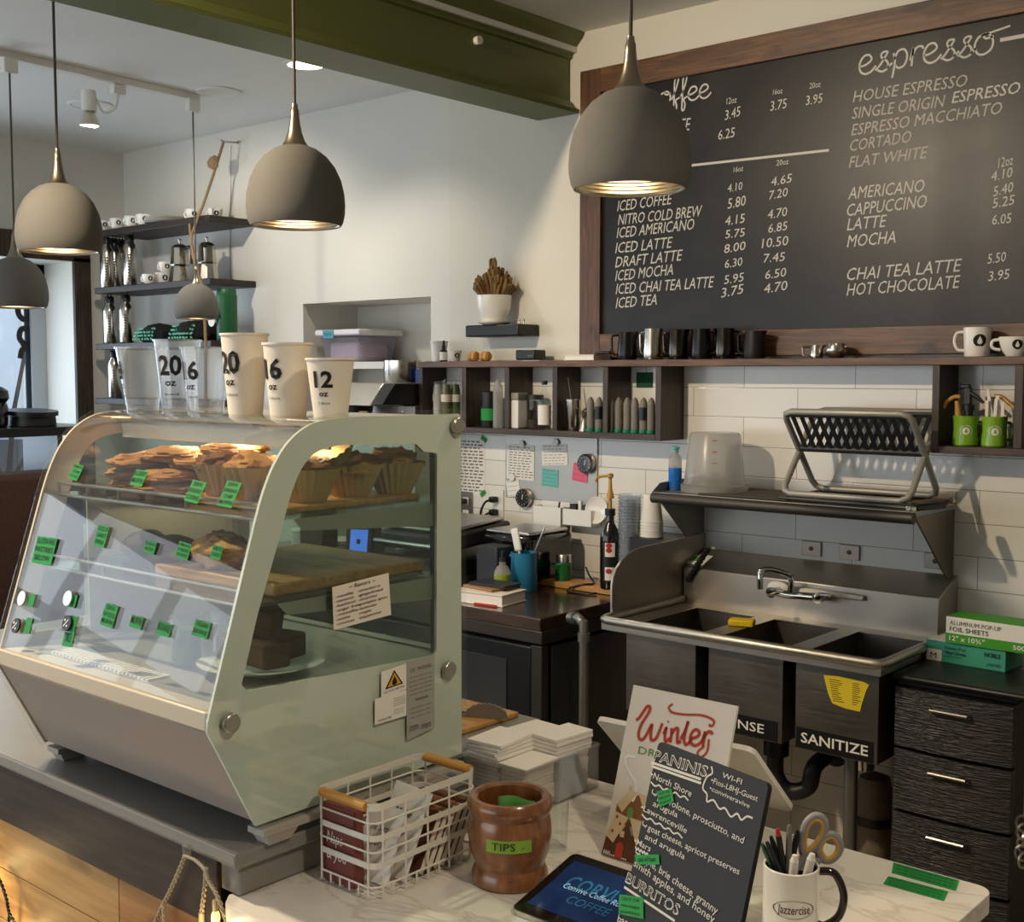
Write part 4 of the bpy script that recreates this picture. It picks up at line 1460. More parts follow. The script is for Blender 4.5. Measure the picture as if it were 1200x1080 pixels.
part('trigger', MB().tube([(.004, 0, .155), (.03, -.002, .14), (.048, -.004, .125)], [.008, .007, .005], 8), BLACKP, q)
q = thing('amber_pump', 'amber pump nozzle leaning left in the left green mug', 'pump', (p.x - .02, 3.85, zb + .012))
part('pump_stem', MB().tube([(.01, 0, .0), (0, 0, .09), (-.006, 0, .13)], [.014, .012, .007], 10), GOLD, q)
part('pump_spout', MB().tube(catmull([(.004, 0, .142), (-.012, -.002, .143), (-.035, -.006, .128), (-.046, -.008, .108)], 5), .0072, 10), GOLD, q)
p2 = at(1165, 521, y=3.86)
for i, (dx, dy, ang, h) in enumerate(((-.024, -.004, .0, .135), (-.012, .006, .18, .17), (.002, -.008, -.05, .14), (.012, .004, .10, .15), (.024, -.002, .0, .13))):
    q = single('wooden_stirrer', MB().box((0, 0, h / 2), (.010, .002, h), Matrix.Rotation(-ang, 3, 'Y')), PAPERO, 'pale wooden stirrer in the right green mug, %s from left' % pos[i], 'stirrer', (p2.x + dx, 3.86 + dy, zb + .010), 0, 'wooden stirrers in the green mug')
q = thing('amber_pump', 'amber pump nozzle at the back of the right green mug', 'pump', (p2.x + .0, 3.885, zb + .012))
part('pump_stem', MB().tube([(0, 0, 0), (-.004, 0, .14)], [.010, .006], 10), GOLD, q)
part('pump_spout', MB().tube(catmull([(-.012, 0, .145), (.01, 0, .143), (.035, -.004, .125), (.055, -.006, .108)], 5), .007, 10), GOLD, q)

# ---------------------------------------------------------------- small ledge with the dried cactus
lx0, lx1 = at(545, 385, y=3.83).x, at(630, 385, y=3.955).x
lz0, lz1 = 1.928, 1.978
q = thing('wall_ledge', 'small glossy black floating ledge holding the white planter', 'shelf', (-3.39, 3.96, 1.93))
part('ledge_board', MB().bb(lx0, lx1, 3.83, WY + .006, lz0, lz1), BLACKP, q, .006, W=True)
for k, x in enumerate((lx1 - .055, lx1 - .03)):
    part('hook_pin', MB().tube([(x, 3.90, lz1), (x, 3.90, lz1 + .015)], .004, 8).ball((x, 3.90, lz1 + .018), .006, n=8), ALU, q, W=True)
pc = (at(579, 372, y=3.875).x, 3.875, lz1)
q = thing('planter', 'white tapered planter with saucer on the black ledge', 'plant pot', pc)
part('pot', MB().lathe([(0, .012), (.045, .012), (.052, .018), (.072, .07), (.076, .125), (.071, .125), (.066, .11), (0, .105)], n=32), WHITEC, q)
part('saucer', MB().lathe([(0, 0), (.045, 0), (.066, .008), (.069, .012), (.05, .008), (0, .008)], n=32), WHITEC, q)
q = thing('dried_cactus', 'brown dried cactus with many finger stems in the white planter', 'plant', (pc[0], pc[1], pc[2] + .105))
CACT = mat('dried_cactus_brown', '#8a6a3f', .9, noise=.25, nscale=70, bump=.6)
m = MB()
random.seed(11)
for k in range(120):
    a = random.random() * 2 * pi
    r = .066 * math.sqrt(random.random())
    h = .045 + .125 * 1.15 * (1 - r / .070) * random.uniform(.4, 1.0) + random.uniform(-.005, .012)
    lean = r * .45
    b0 = Vc((r * .75 * cos(a), r * .75 * sin(a), 0))
    b1 = Vc(((r + lean) * cos(a), (r + lean) * sin(a), h))
    m.tube([b0, b0.lerp(b1, .5) + Z3 * .004, b1, b1 + Z3 * .007], [.005, .0072, .0065, .0025], 6)
m.tube([(0, 0, 0), (0, 0, .1), (.002, 0, .165), (.002, 0, .18)], [.013, .013, .011, .004], 8)
part('stems', m, CACT, q)

# ---------------------------------------------------------------- papers and holders on the tiled wall
def wall_paper(px0, py0, px1, py1, name, label, m_=PAPER, lines=10, rot=0.0, ink=GREYINK, y=WY - .0012, th=.0008, marks=None):
    a, b = at(px0, py0, y=y), at(px1, py1, y=y)
    cx, cz = (a.x + b.x) / 2, (a.z + b.z) / 2
    w, h = abs(b.x - a.x), abs(a.z - b.z)
    R = Matrix.Rotation(rot, 3, 'Y')
    t_ = thing(name, label, 'paper', (cx, y, cz))
    part('sheet', MB().box((0, 0, 0), (w, th, h), R), m_, t_)
    m = MB()
    for k in range(lines):
        z = h * (.42 - .84 * k / max(lines - 1, 1))
        x = -w * .42
        while x < w * .34:
            l = random.uniform(.06, .16) * w
            m.box(R @ Vc((x + l / 2, -th, z)), (l, .0003, h * .022), R)
            x += l + w * .05
    part('writing', m, ink, t_)
    return t_


random.seed(3)
wall_paper(536, 511, 568, 581, 'wall_note', 'long white handwritten list taped beside the case on the tiles', PAPER, 16)
for px, py in ((567, 514), (566, 578)):
    single('green_tape_scrap', MB().box((0, 0, 0), (.035, .0006, .02), Matrix.Rotation(.5 if py < 550 else -.6, 3, 'Y')), GTAPE, 'scrap of green tape on the %s corner of the long list' % ('top' if py < 550 else 'bottom'), 'tape', tuple(at(px, py, y=WY - .0025)))
mgb = thing('magnet_board', 'grey magnetic steel board on tiles holding notes and timers', 'board', (-3.22, WY, 1.36))
part('board_plate', MB().bb(-3.478, -2.976, WY - .006, WY - .0005, 1.235, 1.51), mat('magnet_steel', '#aaa79f', .38, .7, noise=.06, nscale=10), mgb, .003, W=True)
YB = WY - .0075
wall_paper(594, 520, 626, 563, 'wall_note', 'white printed sheet under two round magnets on the board', PAPER, 12, .02, y=YB)
wall_paper(594, 562, 609, 582, 'wall_note', 'torn white slip on the lower left of the magnetic board', PAPER, 4, -.15, y=YB)
wall_paper(635, 520, 665, 546, 'wall_note', 'creased receipt pinned at the top middle of the magnetic board', PAPER, 7, -.06, y=YB)
wall_paper(635, 549, 654, 571, 'sticky_note', 'turquoise sticky note on the magnetic board', mat('turquoise_note', '#6fbcb4', .8), 5, .04, BLUEINK, y=YB)
wall_paper(671, 543, 689, 565, 'sticky_note', 'pink sticky note under the upper timer', mat('pink_note', '#e06a86', .8), 4, .12, REDINK, y=YB)
for px, py, lab in ((612, 520, 'round white magnet, left of the two at the top of the board'), (652, 518, 'round white magnet, right of the two at the top of the board'), (601, 559, 'round white magnet on the torn slip')):
    single('round_magnet', MB().cyl((0, 0, 0), (0, -.008, 0), .016), WHITEP, lab, 'magnet', tuple(at(px, py, y=YB - .001)), bevel=.002)


def timer(px, py, lab):
    q = thing('kitchen_timer', lab, 'timer', tuple(at(px, py, y=YB - .0005)))
    part('chrome_ring', MB().lathe([(.0, 0), (.040, 0), (.041, .004), (.041, .020), (.036, .026), (.034, .024), (0, .024)], n=32, R=Matrix.Rotation(pi / 2, 3, 'X')), ALU, q)
    part('dial_face', MB().cyl((0, -.022, 0), (0, -.0255, 0), .034, n=32), BLACKG, q)
    m = MB()
    for k in range(12):
        a = k * pi / 6
        m.box((.028 * sin(a), -.0258, .028 * cos(a)), (.0015, .0004, .005), Matrix.Rotation(a, 3, 'Y'))
    m.box((.003, -.026, .006), (.003, .0006, .022), Matrix.Rotation(.2, 3, 'Y'))
    part('dial_marks', m, WHITEP, q)


timer(689, 543, 'round black dial timer on the upper right of the magnetic board')
timer(616, 583, 'round black dial timer below the magnetic board papers')


def bin_(px0, py0, px1, py1, lab):
    a, b = at(px0, py0, y=3.90), at(px1, py1, y=3.90)
    w, h = abs(b.x - a.x), abs(a.z - b.z)
    q = thing('magnetic_bin', lab, 'bin', ((a.x + b.x) / 2, WY, b.z))
    m = MB().bb(-w / 2, w / 2, -.065, -.062, 0, h * .72).bb(-w / 2, w / 2, -.065, -.002, 0, .003).bb(-w / 2, -w / 2 + .003, -.065, -.002, 0, h * .72).bb(w / 2 - .003, w / 2, -.065, -.002, 0, h * .72)
    m.bb(-w / 2, w / 2, -.005, -.002, 0, h)
    part('bin_wall', m, WHITEP, q, .001)
    return q, w, h


q, w_, h_ = bin_(625, 583, 658, 618, 'white magnetic bin with a black pen, left of two on the tiles')
single('black_pen', MB().tube([(0, 0, 0), (.02, .0, .10)], .004, 8), BLACKP, 'black pen standing in the left magnetic bin', 'pen', (q.location.x + w_ * .2, 3.92, q.location.z + .003))
q, w_, h_ = bin_(660, 588, 694, 618, 'white magnetic bin holding markers, right of two on the tiles')
for i, (dx, hh, m_, lb) in enumerate(((-.03, .085, BLACKP, 'black eraser block standing in the right magnetic bin'), (.0, .10, PAPER, 'white marker standing in the right magnetic bin'), (.022, .085, GRAPH, 'grey marker standing in the right magnetic bin'))):
    single('marker', MB().box((0, 0, hh / 2), (.034 if i == 0 else .016, .03 if i == 0 else .016, hh)), m_, lb, 'marker', (q.location.x + dx, 3.92, q.location.z + .003), bevel=.003)
q = thing('white_dish', 'round white dish leaning on the tiles behind the syrup bottle', 'dish', (at(702, 598, y=3.93).x, 3.925, at(702, 598, y=3.93).z))
part('dish', MB().lathe([(0, 0), (.03, 0), (.05, .006), (.056, .016), (.053, .017), (.045, .010), (0, .006)], n=28, R=Matrix.Rotation(radians(80), 3, 'X')), WHITEC, q)

# wall sockets with plugs
for px, py, lab, pl in ((547, 594, 'wall socket with one plug beside the case', 1), (583, 592, 'wall socket with two black plugs above the toaster', 2)):
    c = at(px, py, y=WY)
    q = thing('wall_socket', lab, 'outlet', (c.x, WY, c.z))
    part('cover_plate', MB().bb(-.04, .04, -.007, -.0005, -.07, .07), STEELDK if pl == 1 else WHITEP, q, .002)
    part('socket_face', MB().bb(-.018, .018, -.009, -.006, .012, .045).bb(-.018, .018, -.009, -.006, -.045, -.012), WHITEP, q, .002)
    for k in range(pl):
        zz = .028 - .056 * k
        cc = thing('power_plug', ['black plug in the socket beside the case', 'upper black plug in the socket above the toaster', 'lower black plug in the socket above the toaster'][k if pl == 1 else k + 1], 'plug', (c.x, WY - .0095, c.z + zz))
        part('plug_body', MB().box((0, -.018, 0), (.03, .036, .026)), BLACKP, cc, .006)
        part('plug_cord', MB().tube(catmull([(0, -.036, 0), (-.01, -.06, -.01), (-.035, -.06, -.05), (-.05, -.045, -.10), (-.055, -.04, -.14)], 5), .005, 8), BLACKP, cc)

# ---------------------------------------------------------------- left work counter with the oven below
KX0, KX1, KY0, KZ = -4.85, -2.632, 3.174, .93
kc = thing('oven_counter', 'dark wood topped counter over a black steel oven left of the sink', 'counter', (-3.6, 3.55, 0))
part('wood_top', MB().bb(KX0, KX1, KY0, WY - .002, .884, KZ), COUNTERWOOD, kc, .004, W=True)
part('steel_band', MB().bb(KX0 + .01, KX1 + .004, KY0 + .004, WY - .01, .838, .8835), OVENB, kc, .003, W=True)
part('body', MB().bb(KX0 + .02, KX1 - .03, KY0 + .05, WY - .02, .03, .8375), OVENM, kc, .004, W=True)
dr_ = part('oven_door', MB().bb(-3.62, KX1 + .012 - .06, KY0 + .008, KY0 + .048, .28, .825), OVENM, kc, .008, W=True)
part('oven_window', MB().bb(-3.45, -2.79, KY0 + .0045, KY0 + .0085, .42, .765), DARKGLASS, dr_, .003, W=True)
part('corner_post', MB().bb(KX1 - .055, KX1 - .004, KY0 + .012, KY0 + .05, .05, .83), OVENB, kc, .003, W=True)
part('side_panel', MB().bb(KX1 - .02, KX1 - .012, KY0 + .08, WY - .03, .06, .82), GRAPH, kc, .004, W=True)
gp = thing('gas_pipe', 'grey elbow pipe running down beside the oven', 'pipe', (-2.52, 3.26, 0))
part('pipe', MB().tube(catmull([(-2.57, 3.28, .925), (-2.535, 3.265, .93), (-2.515, 3.26, .915), (-2.508, 3.258, .88), (-2.508, 3.258, .4), (-2.508, 3.258, 0)], 6), .016, 12), GALV, gp, W=True)
part('fitting', MB().cyl((-2.508, 3.258, .855), (-2.508, 3.258, .885), .021).cyl((-2.583, 3.284, .923), (-2.553, 3.273, .928), .022), GALV, gp, W=True)

zk = KZ + .0005
# books
q = thing('hardback_book', 'thick white hardback book with red spine strip, bottom of the pile by the case', 'book', (-2.98, 3.30, zk))
part('pages', MB().box((0, 0, .022), (.215, .15, .034), RZ(.12)), PAPER, q)
part('cover', MB().box((0, 0, .0025), (.225, .158, .005), RZ(.12)).box((0, 0, .0415), (.225, .158, .005), RZ(.12)), PAPERO, q, .001)
part('spine_strip', MB().box((.05, -.0785, .004), (.10, .003, .007), RZ(.12)), REDINK, q)
q = thing('kraft_notebook', 'brown kraft notebook lying on the thick white book', 'book', (-3.0, 3.32, zk + .0445))
part('notebook_body', MB().box((0, 0, .005), (.16, .12, .010), RZ(-.1)), mat('kraft_card', '#9a7650', .8), q, .001)
q = thing('dark_notebook', 'thin dark notebook on top of the book pile', 'book', (-2.985, 3.335, zk + .0552))
part('notebook_body', MB().box((0, 0, .005), (.17, .10, .010), RZ(.05)), GRAPH, q, .001)
# soap bottle
p = at(583, 692, z=zk)
q = thing('soap_bottle', 'clear bottle of yellow green liquid in front of the blue pitcher', 'bottle', (-3.04, 3.44, zk))
part('bottle', MB().lathe([(0, 0), (.030, 0), (.032, .004), (.032, .085), (.022, .105), (.013, .112), (.013, .125), (0, .125)]), FROST, q)
part('green_liquid', MB().lathe([(0, .003), (.0326, .003), (.0326, .078), (0, .078)]), mat('green_soap', '#8f9f34', .3), q)
part('cap', MB().cyl((0, 0, .125), (0, 0, .14), .012).cyl((0, 0, .14), (0, 0, .165), .006), GRAPH, q)
# blue pitcher with spatula
q = thing('blue_pitcher', 'blue plastic pitcher holding a white spatula beside the toaster', 'pitcher', (-3.03, 3.555, zk))
part('pitcher_body', MB().lathe([(0, 0), (.050, 0), (.053, .004), (.050, .14), (.052, .150), (.047, .150), (.046, .02), (0, .01)], n=32), mat('blue_plastic', '#2f7fa6', .35), q)
part('handle', cup_handle(MB(), .050, .03, .13, .032, pi + .1, .007), MATS['blue_plastic'], q)
q = thing('spatula', 'white silicone spatula standing in the blue pitcher', 'spatula', (-3.03, 3.555, zk + .012))
part('blade', MB().box((-.03, -.01, .185), (.036, .012, .09), Matrix.Rotation(-.25, 3, 'Y')), WHITEP, q, .006)
part('rod', MB().tube([(0.005, 0, .0), (-.02, -.008, .15)], .005, 8), WHITEP, q)
q = thing('bar_whisk', 'thin twisted steel stick standing in the blue pitcher', 'whisk', (-3.02, 3.56, zk + .012))
part('rod', MB().tube([(0.0, 0, 0), (.03, .01, .14), (.075, .02, .24)], .003, 6), ALU, q)
# black box in front of the press
q = thing('knock_box', 'black cube container behind the soap bottle', 'container', (-3.15, 3.52, zk))
part('container_body', MB().bb(-.055, .055, -.05, .05, 0, .17), GRAPH, q, .006)
# toaster
q = thing('toaster_oven', 'black glossy toaster with domed steel lid on the wood counter', 'toaster', (-3.17, 3.73, zk))
part('toaster_body', MB().bb(-.13, .13, -.13, .15, .012, .20), BLACKG, q, .022)
part('lid', MB().bb(-.115, .115, -.115, .135, .2005, .215), ALU, q, .006)
for sx in (-.10, .10):
    for sy in (-.1, .12):
        part('foot', MB().cyl((sx, sy, 0), (sx, sy, .013), .014), BLACKP, q)
part('crumb_lever', MB().box((.06, -.137, .07), (.03, .016, .012)), ALU, q, .003)
# panini press
q = thing('panini_press', 'black sandwich press with ridged steel lid beside the case', 'panini press', (-3.515, 3.62, zk))
part('lower_plate', MB().bb(-.19, .19, -.2, .2, .02, .10), BLACKP, q, .012)
part('upper_plate', MB().box((0, 0, .175), (.38, .40, .07), Matrix.Rotation(.08, 3, 'X')), GRAPH, q, .012)
part('lid_plate', MB().box((0, 0, .222), (.35, .34, .016), Matrix.Rotation(.08, 3, 'X')), ALU, q, .006)
part('handle', MB().tube(catmull([(.19, -.12, .14), (.20, -.2, .15), (.18, -.25, .16), (-.15, -.25, .16), (-.17, -.19, .15)], 5), .008, 8), ALU, q)
m = MB()
for k in range(4):
    m.cyl((.12, -.201, .04 + k * .012), (.12, -.206, .04 + k * .012), .004, n=10)
part('indicator_lights', m, PAPERO, q)
# green spice jar, wooden plank, syrup, cups
q = thing('wooden_plank', 'pale wooden board against the wall under syrup and cups', 'board', (-2.83, 3.74, zk))
part('plank_board', MB().bb(-.24, .19, -.055, .065, 0, .022), BAMBOO, q, .003)
zb2 = zk + .0225
q = thing('green_jar', 'small green jar with steel lid on the wooden board', 'jar', (-2.985, 3.745, zb2))
part('jar_body', MB().lathe([(0, 0), (.031, 0), (.033, .004), (.033, .065), (.028, .07), (0, .07)]), mat('dark_green_glass', '#1f6a36', .2), q)
part('jar_lid', MB().lathe([(0, .07), (.030, .07), (.030, .10), (.028, .103), (0, .103)]), ALU, q)
q = thing('syrup_bottle', 'dark syrup bottle with red and white label and amber pump', 'bottle', (-2.735, 3.715, zb2))
part('bottle', MB().lathe([(0, 0), (.036, 0), (.038, .004), (.038, .195), (.033, .22), (.018, .25), (.015, .26), (.015, .285), (0, .285)]), mat('dark_bottle', '#1a1210', .15, coat=.3), q)
ca = CAMANG((-2.735, 3.715))
lm = MB()
arc_decal(lm, .0385, ca, .105, [(-.026, -.08), (.026, -.08), (.026, .08), (-.026, .08)])
lb = part('bottle_label', MB().lathe([(.0384, .03), (.0388, .03), (.0388, .185), (.0384, .185)], a0=ca - .75, a1=ca + .75, n=12), BLACKP, q)
m = MB()
for z0, z1 in ((.035, .085), (.125, .178)):
    m.lathe([(.0391, z0), (.0394, z0), (.0394, z1), (.0391, z1)], a0=ca - .5, a1=ca + .5, n=8)
part('label_panel', m, PAPER, lb)
m = MB()
for z0 in (.07, .15, .168):
    arc_decal(m, .0394, ca, z0, [(.012 * cos(k * .5236) - .004, .010 * sin(k * .5236)) for k in range(12)], 0, .0008)
part('label_fruit', m, mat('label_red', '#b32d2b', .6), lb, flat=True)
part('pump_collar', MB().cyl((0, 0, .28), (0, 0, .305), .02), BLACKP, q)
pm = part('pump', MB().cyl((0, 0, .305), (0, 0, .345), .007).lathe([(0, .345), (.016, .345), (.012, .365), (.008, .38), (.006, .42), (.012, .425), (.012, .438), (0, .44)]), GOLD, q)
part('pump_nozzle', MB().tube(catmull([(0, 0, .43), (-.03, -.01, .428), (-.05, -.016, .42), (-.055, -.018, .405)], 5), .0055, 8), GOLD, pm)
# nested clear cups tower
q0 = Vc((-2.665, 3.745, zb2))


def cup_geo(r0, r1, h, t_=.0012, lip=.0022, n=28):
    return MB().lathe([(0, .004), (r0 - .002, .004), (r0, 0), (r1, h - .004), (r1 + lip, h - .004), (r1 + lip, h), (r1 - t_, h), (r0 - t_, .0055), (0, .0055)], n=n)


first = None
for k in range(22):
    z = k * .0118
    lab = 'clear plastic cup nested in the upright tower left of the sink'
    if first is None:
        first = single('clear_plastic_cup', cup_geo(.030, .043, .115, .0012, .0045, n=20), CUPRIDGE, lab, 'cup', q0 + Z3 * z, 0, 'nested clear cups in the tower')
    else:
        dup(first, q0 + Z3 * z, 0, lab, 'nested clear cups in the tower')
# white paper cups upside down on a black riser
q = thing('cup_riser', 'black riser box behind the sink side splash carrying white cups', 'riser', (-2.575, 3.78, zk + .0))
part('riser_body', MB().bb(-.075, .095, -.07, .14, 0, .228), BLACKP, q, .004)
first = None
for k in range(6):
    z = zk + .229 + k * .011
    lab = 'white paper cup upside down in the stack beside the side splash'
    if first is None:
        g = MB()
        g.lathe([(.042, 0), (.045, 0), (.045, .004), (.042, .004), (.031, .105), (0, .105)], n=28)
        first = single('inverted_paper_cup', g, PAPER, lab, 'cup', (-2.585, 3.775, z), 0, 'inverted white cups on the riser')
    else:
        dup(first, (-2.585, 3.775, z), 0, lab, 'inverted white cups on the riser')
q = thing('black_cable', 'loose black cable lying over the wooden board', 'cable', (-2.86, 3.69, zb2))
part('cord', MB().tube(catmull([(-2.96, 3.86, zk + .06), (-2.90, 3.80, zk + .045), (-2.83, 3.74, zb2 + .004), (-2.84, 3.69, zb2 + .004), (-2.89, 3.675, zk + .012), (-2.87, 3.63, zk + .004), (-2.78, 3.64, zk + .004), (-2.76, 3.665, zk + .006)], 6), .004, 8), BLACKP, q, W=True)

# things seen through the case: payment terminal, dark bag, plates, white appliance
q = thing('payment_terminal', 'pale receipt terminal with lit blue screen seen through the case', 'payment terminal', (-3.84, 3.46, zk), .55)
part('terminal_body', MB().prism([(-.10, 0), (.10, 0), (.10, .10), (.04, .22), (-.05, .22), (-.10, .03)], (-.06, 0, 0), Y3, Z3, X3 * .12), GRAPH, q, .006)
R = Matrix.Rotation(radians(-15), 3, 'X')
part('screen_bezel', MB().box((0, -.085, .13), (.115, .014, .16), R), BLACKP, q, .004)
sc = part('screen', MB().box((0, -.0925, .13), (.075, .003, .12), R), mat('blue_screen', '#3b66d8', .3, emit='#4f7cf0', strength=1.6), q)
part('screen_icon', MB().box((0, -.0945, .14), (.016, .002, .02), R), BLACKP, sc)
q = thing('kettle_appliance', 'rounded white appliance beside the blue screen seen through the case', 'appliance', (-3.79, 3.68, zk))
part('appliance_shell', MB().lathe([(0, .04), (.06, .04), (.065, .06), (.062, .14), (.05, .20), (.03, .235), (0, .245)], n=24), WHITEP, q)
part('appliance_base', MB().bb(-.09, .09, -.08, .08, 0, .04), WHITEP, q, .01)
q = thing('coffee_bag', 'dark brown coffee bag with pale mountain print left of the terminal', 'bag', (-4.07, 3.40, zk))
part('bag_body', MB().prism([(-.075, 0), (.075, 0), (.08, .16), (.07, .26), (-.07, .26), (-.08, .16)], (0, -.045, 0), X3, Z3, Y3 * .09), mat('brown_bag', '#3a2a1f', .6), q, .012)
part('bag_print', MB().stroke([(-.05, .05), (-.02, .10), (0, .07), (.02, .09), (.05, .05), (-.05, .05)], (0, -.0465, 0), X3, Z3, .006, smooth=0), PAPERO, q, flat=True)
for k in range(2):
    zq = zk
    for j in range(9 if k == 0 else 7):
        lab = 'white plate in the %s stack seen through the pastry case' % ('left' if k == 0 else 'right')
        g = ('left' if k == 0 else 'right') + ' stack of white plates'
        if j == 0:
            pl0 = single('white_plate', MB().lathe([(0, 0), (.05, 0), (.085, .010), (.10, .013), (.085, .013), (.05, .004), (0, .004)], n=32), WHITEC, lab, 'plate', (-4.38 + k * .22, 3.62, zq), 0, g)
        else:
            dup(pl0, (-4.38 + k * .22, 3.62, zq + j * .0135), 0, lab, g)

# coffee brewer under the niche
q = thing('coffee_brewer', 'steel coffee brewer with slanted bright front below the niche', 'coffee brewer', (-4.08, 3.80, zk))
part('brewer_column', MB().bb(-.25, .22, -.02, .15, 0, .70), STEELV, q, .006)
part('brewer_hood', MB().prism([(-.22, .70), (.15, .70), (.15, .80), (-.14, .80)], (-.25, 0, 0), Y3, Z3, X3 * .40), ALU, q, .006)
part('brewer_side', MB().prism([(-.215, .705), (.148, .705), (.148, .797), (-.14, .797)], (.1505, 0, 0), Y3, Z3, X3 * .07), BLACKP, q, .004)
part('filter_basket', MB().cyl((-.05, -.12, .60), (-.05, -.12, .70), .06, .075), BLACKP, q)
part('badge', MB().box((.03, -.155, .66), (.06, .01, .03)), GOLD, q)
part('base', MB().bb(-.25, .22, -.22, .15, 0, .05), BLACKP, q, .006)
q = thing('steel_canister', 'tall steel canister standing on the coffee brewer', 'canister', (-4.02, 3.86, zk + .8005))
part('canister_body', MB().lathe([(0, 0), (.085, 0), (.087, .004), (.087, .10), (.083, .10), (.083, .006), (0, .006)], n=32), BRSTEEL, q)
q = thing('blue_carton', 'small blue carton beside the steel canister', 'carton', (-3.885, 3.86, zk + .8005))
part('carton_body', MB().bb(-.02, .02, -.03, .03, 0, .06), mat('blue_carton_card', '#2c4a86', .6), q)

# lidded tub in the niche
q = thing('storage_tub', 'lidded clear lilac storage tub with blue tape label in the wall niche', 'storage tub', (-4.66, 4.17, 1.8295))
part('tub_body', MB().hexa([(-.125, -.11, .0), (.125, -.11, 0), (-.125, .11, 0), (.125, .11, 0), (-.15, -.135, .13), (.15, -.135, .13), (-.15, .135, .13), (.15, .135, .13)]), FROST2, q, .012)
part('lid', MB().bb(-.168, .168, -.15, .15, .131, .162), mat('white_lid', '#d9d6d8', .4), q, .008)
part('tape_label', MB().bb(-.10, -.02, -.153, -.1505, .12, .160), mat('blue_tape', '#5f9fb5', .7), q)
part('label_writing', MB().text('NEW', (-.09, -.1535, .130), (-.03, -.1535, .130), .018, Z3, .0006), BLUEINK, q, flat=True)
part('tub_contents', MB().bb(-.115, .115, -.1, .1, .006, .10), mat('pale_filters', '#cdb9c2', .9, noise=.1, nscale=50), q, .02)

# ---------------------------------------------------------------- drawer unit right of the sink
DX0, DX1, DY0 = -1.44, -1.105, 3.36
q = thing('drawer_tower', 'black woven plastic drawer tower right of the sink', 'drawer unit', (-1.27, 3.6, 0))
WEAVE, nt, b_ = base('woven_black_plastic')
tc = nt.nodes.new('ShaderNodeTexCoord')
mp = nt.nodes.new('ShaderNodeMapping')
mp.inputs['Scale'].default_value = (9, 9, 130)
nt.links.new(tc.outputs['Object'], mp.inputs['Vector'])
nn = nt.nodes.new('ShaderNodeTexNoise')
nn.inputs['Scale'].default_value = 2.0
nt.links.new(mp.outputs[0], nn.inputs['Vector'])
bp = nt.nodes.new('ShaderNodeBump')
bp.inputs['Strength'].default_value = 1.0
bp.inputs['Distance'].default_value = .006
nt.links.new(nn.outputs['Fac'], bp.inputs['Height'])
nt.links.new(bp.outputs[0], b_.inputs['Normal'])
b_.inputs['Base Color'].default_value = lin('#1c1a19')
b_.inputs['Roughness'].default_value = .38
part('frame', MB().bb(DX0, DX1, DY0 + .03, WY - .02, .06, .866), BLACKP, q, .006, W=True)
part('top_panel', MB().bb(DX0 - .012, DX1 + .30, DY0 - .005, WY - .015, .882, .90), BLACKP, q, .008, W=True)
part('top_rail', MB().bb(DX0, DX1, DY0 + .02, WY - .02, .867, .8815), BLACKM, q, W=True)
for i, (z0, z1) in enumerate(((.69, .862), (.503, .68), (.316, .493), (.129, .306))):
    d_ = MB()
    xs_ = [DX0 + (DX1 - DX0) * k / 10 for k in range(11)]
    poly = [(x, DY0 - .012 * (1 - ((x - (DX0 + DX1) / 2) / ((DX1 - DX0) / 2)) ** 2)) for x in xs_] + [(DX1, DY0 + .03), (DX0, DY0 + .03)]
    d_.prism(poly, (0, 0, z0), X3, Y3, Z3 * (z1 - z0))
    dd = part('drawer', d_, WEAVE, q, W=True)
    xm = (DX0 + DX1) / 2
    part('drawer_handle', MB().tube([(xm - .055, DY0 - .014, z1 - .045), (xm - .053, DY0 - .03, z1 - .045), (xm + .053, DY0 - .03, z1 - .045), (xm + .055, DY0 - .014, z1 - .045)], .005, 8), ALU, dd, W=True)
for x in (DX0 + .03, DX1 - .03):
    for y in (DY0 + .06, WY - .06):
        part('caster', MB().cyl((x - .012, y, .03), (x + .012, y, .03), .03), BLACKP, q, W=True)
# boxes on the tower
zt3 = .9005
gA, gB = at(1085, 772, z=zt3), at(1178, 788, z=zt3)
gang = math.atan2(gB.y - gA.y, gB.x - gA.x)
gl = (gB - gA).length
gc = (gA + gB) / 2
GB = mat('glove_box_green', '#3f9c80', .5)
q = thing('glove_box', 'teal vinyl glove box below the foil sheet cartons', 'carton', (gc.x, gc.y, zt3), gang)
part('carton_body', MB().bb(-gl / 2, gl / 2, 0, .125, 0, .062), GB, q, .001)
part('white_top', MB().bb(-gl / 2 + .004, gl / 2 - .004, .004, .121, .0622, .0635), PAPER, q)
part('tissue_slot', MB().bb(-gl * .25, gl * .25, .045, .08, .0635, .0645), GRAPH, q)
part('size_panel', MB().bb(-gl / 2 + .001, -gl / 2 + .05, -.0012, -.0002, .001, .036), PAPER, q)
t = MB()
U_ = X3
t.text('M', (-gl / 2 + .015, -.0014, .009), (-gl / 2 + .034, -.0014, .009), .017, Z3, .0006, 0, 0)
t.text('Powder-Free', (-gl / 2 + .06, -.0012, .042), (-gl / 2 + .125, -.0012, .042), .010, Z3)
t.text('Vinyl Gloves', (-gl / 2 + .06, -.0012, .028), (-gl / 2 + .125, -.0012, .028), .010, Z3, .0008, 0, .012)
t.text('medical examination', (-gl / 2 + .06, -.0012, .019), (-gl / 2 + .112, -.0012, .019), .005, Z3)
t.text('NOBLE', (gl / 2 - .062, -.0012, .038), (gl / 2 - .014, -.0012, .038), .0125, Z3, .0008, 0, .014)
t.text('\u00a8', (gl / 2 - .044, -.0012, .041), (gl / 2 - .038, -.0012, .041), .012, Z3)
t.text('LATEX FREE', (gl / 2 - .055, -.0012, .012), (gl / 2 - .014, -.0012, .012), .008, Z3)
part('lettering', t, INK, q, flat=True)
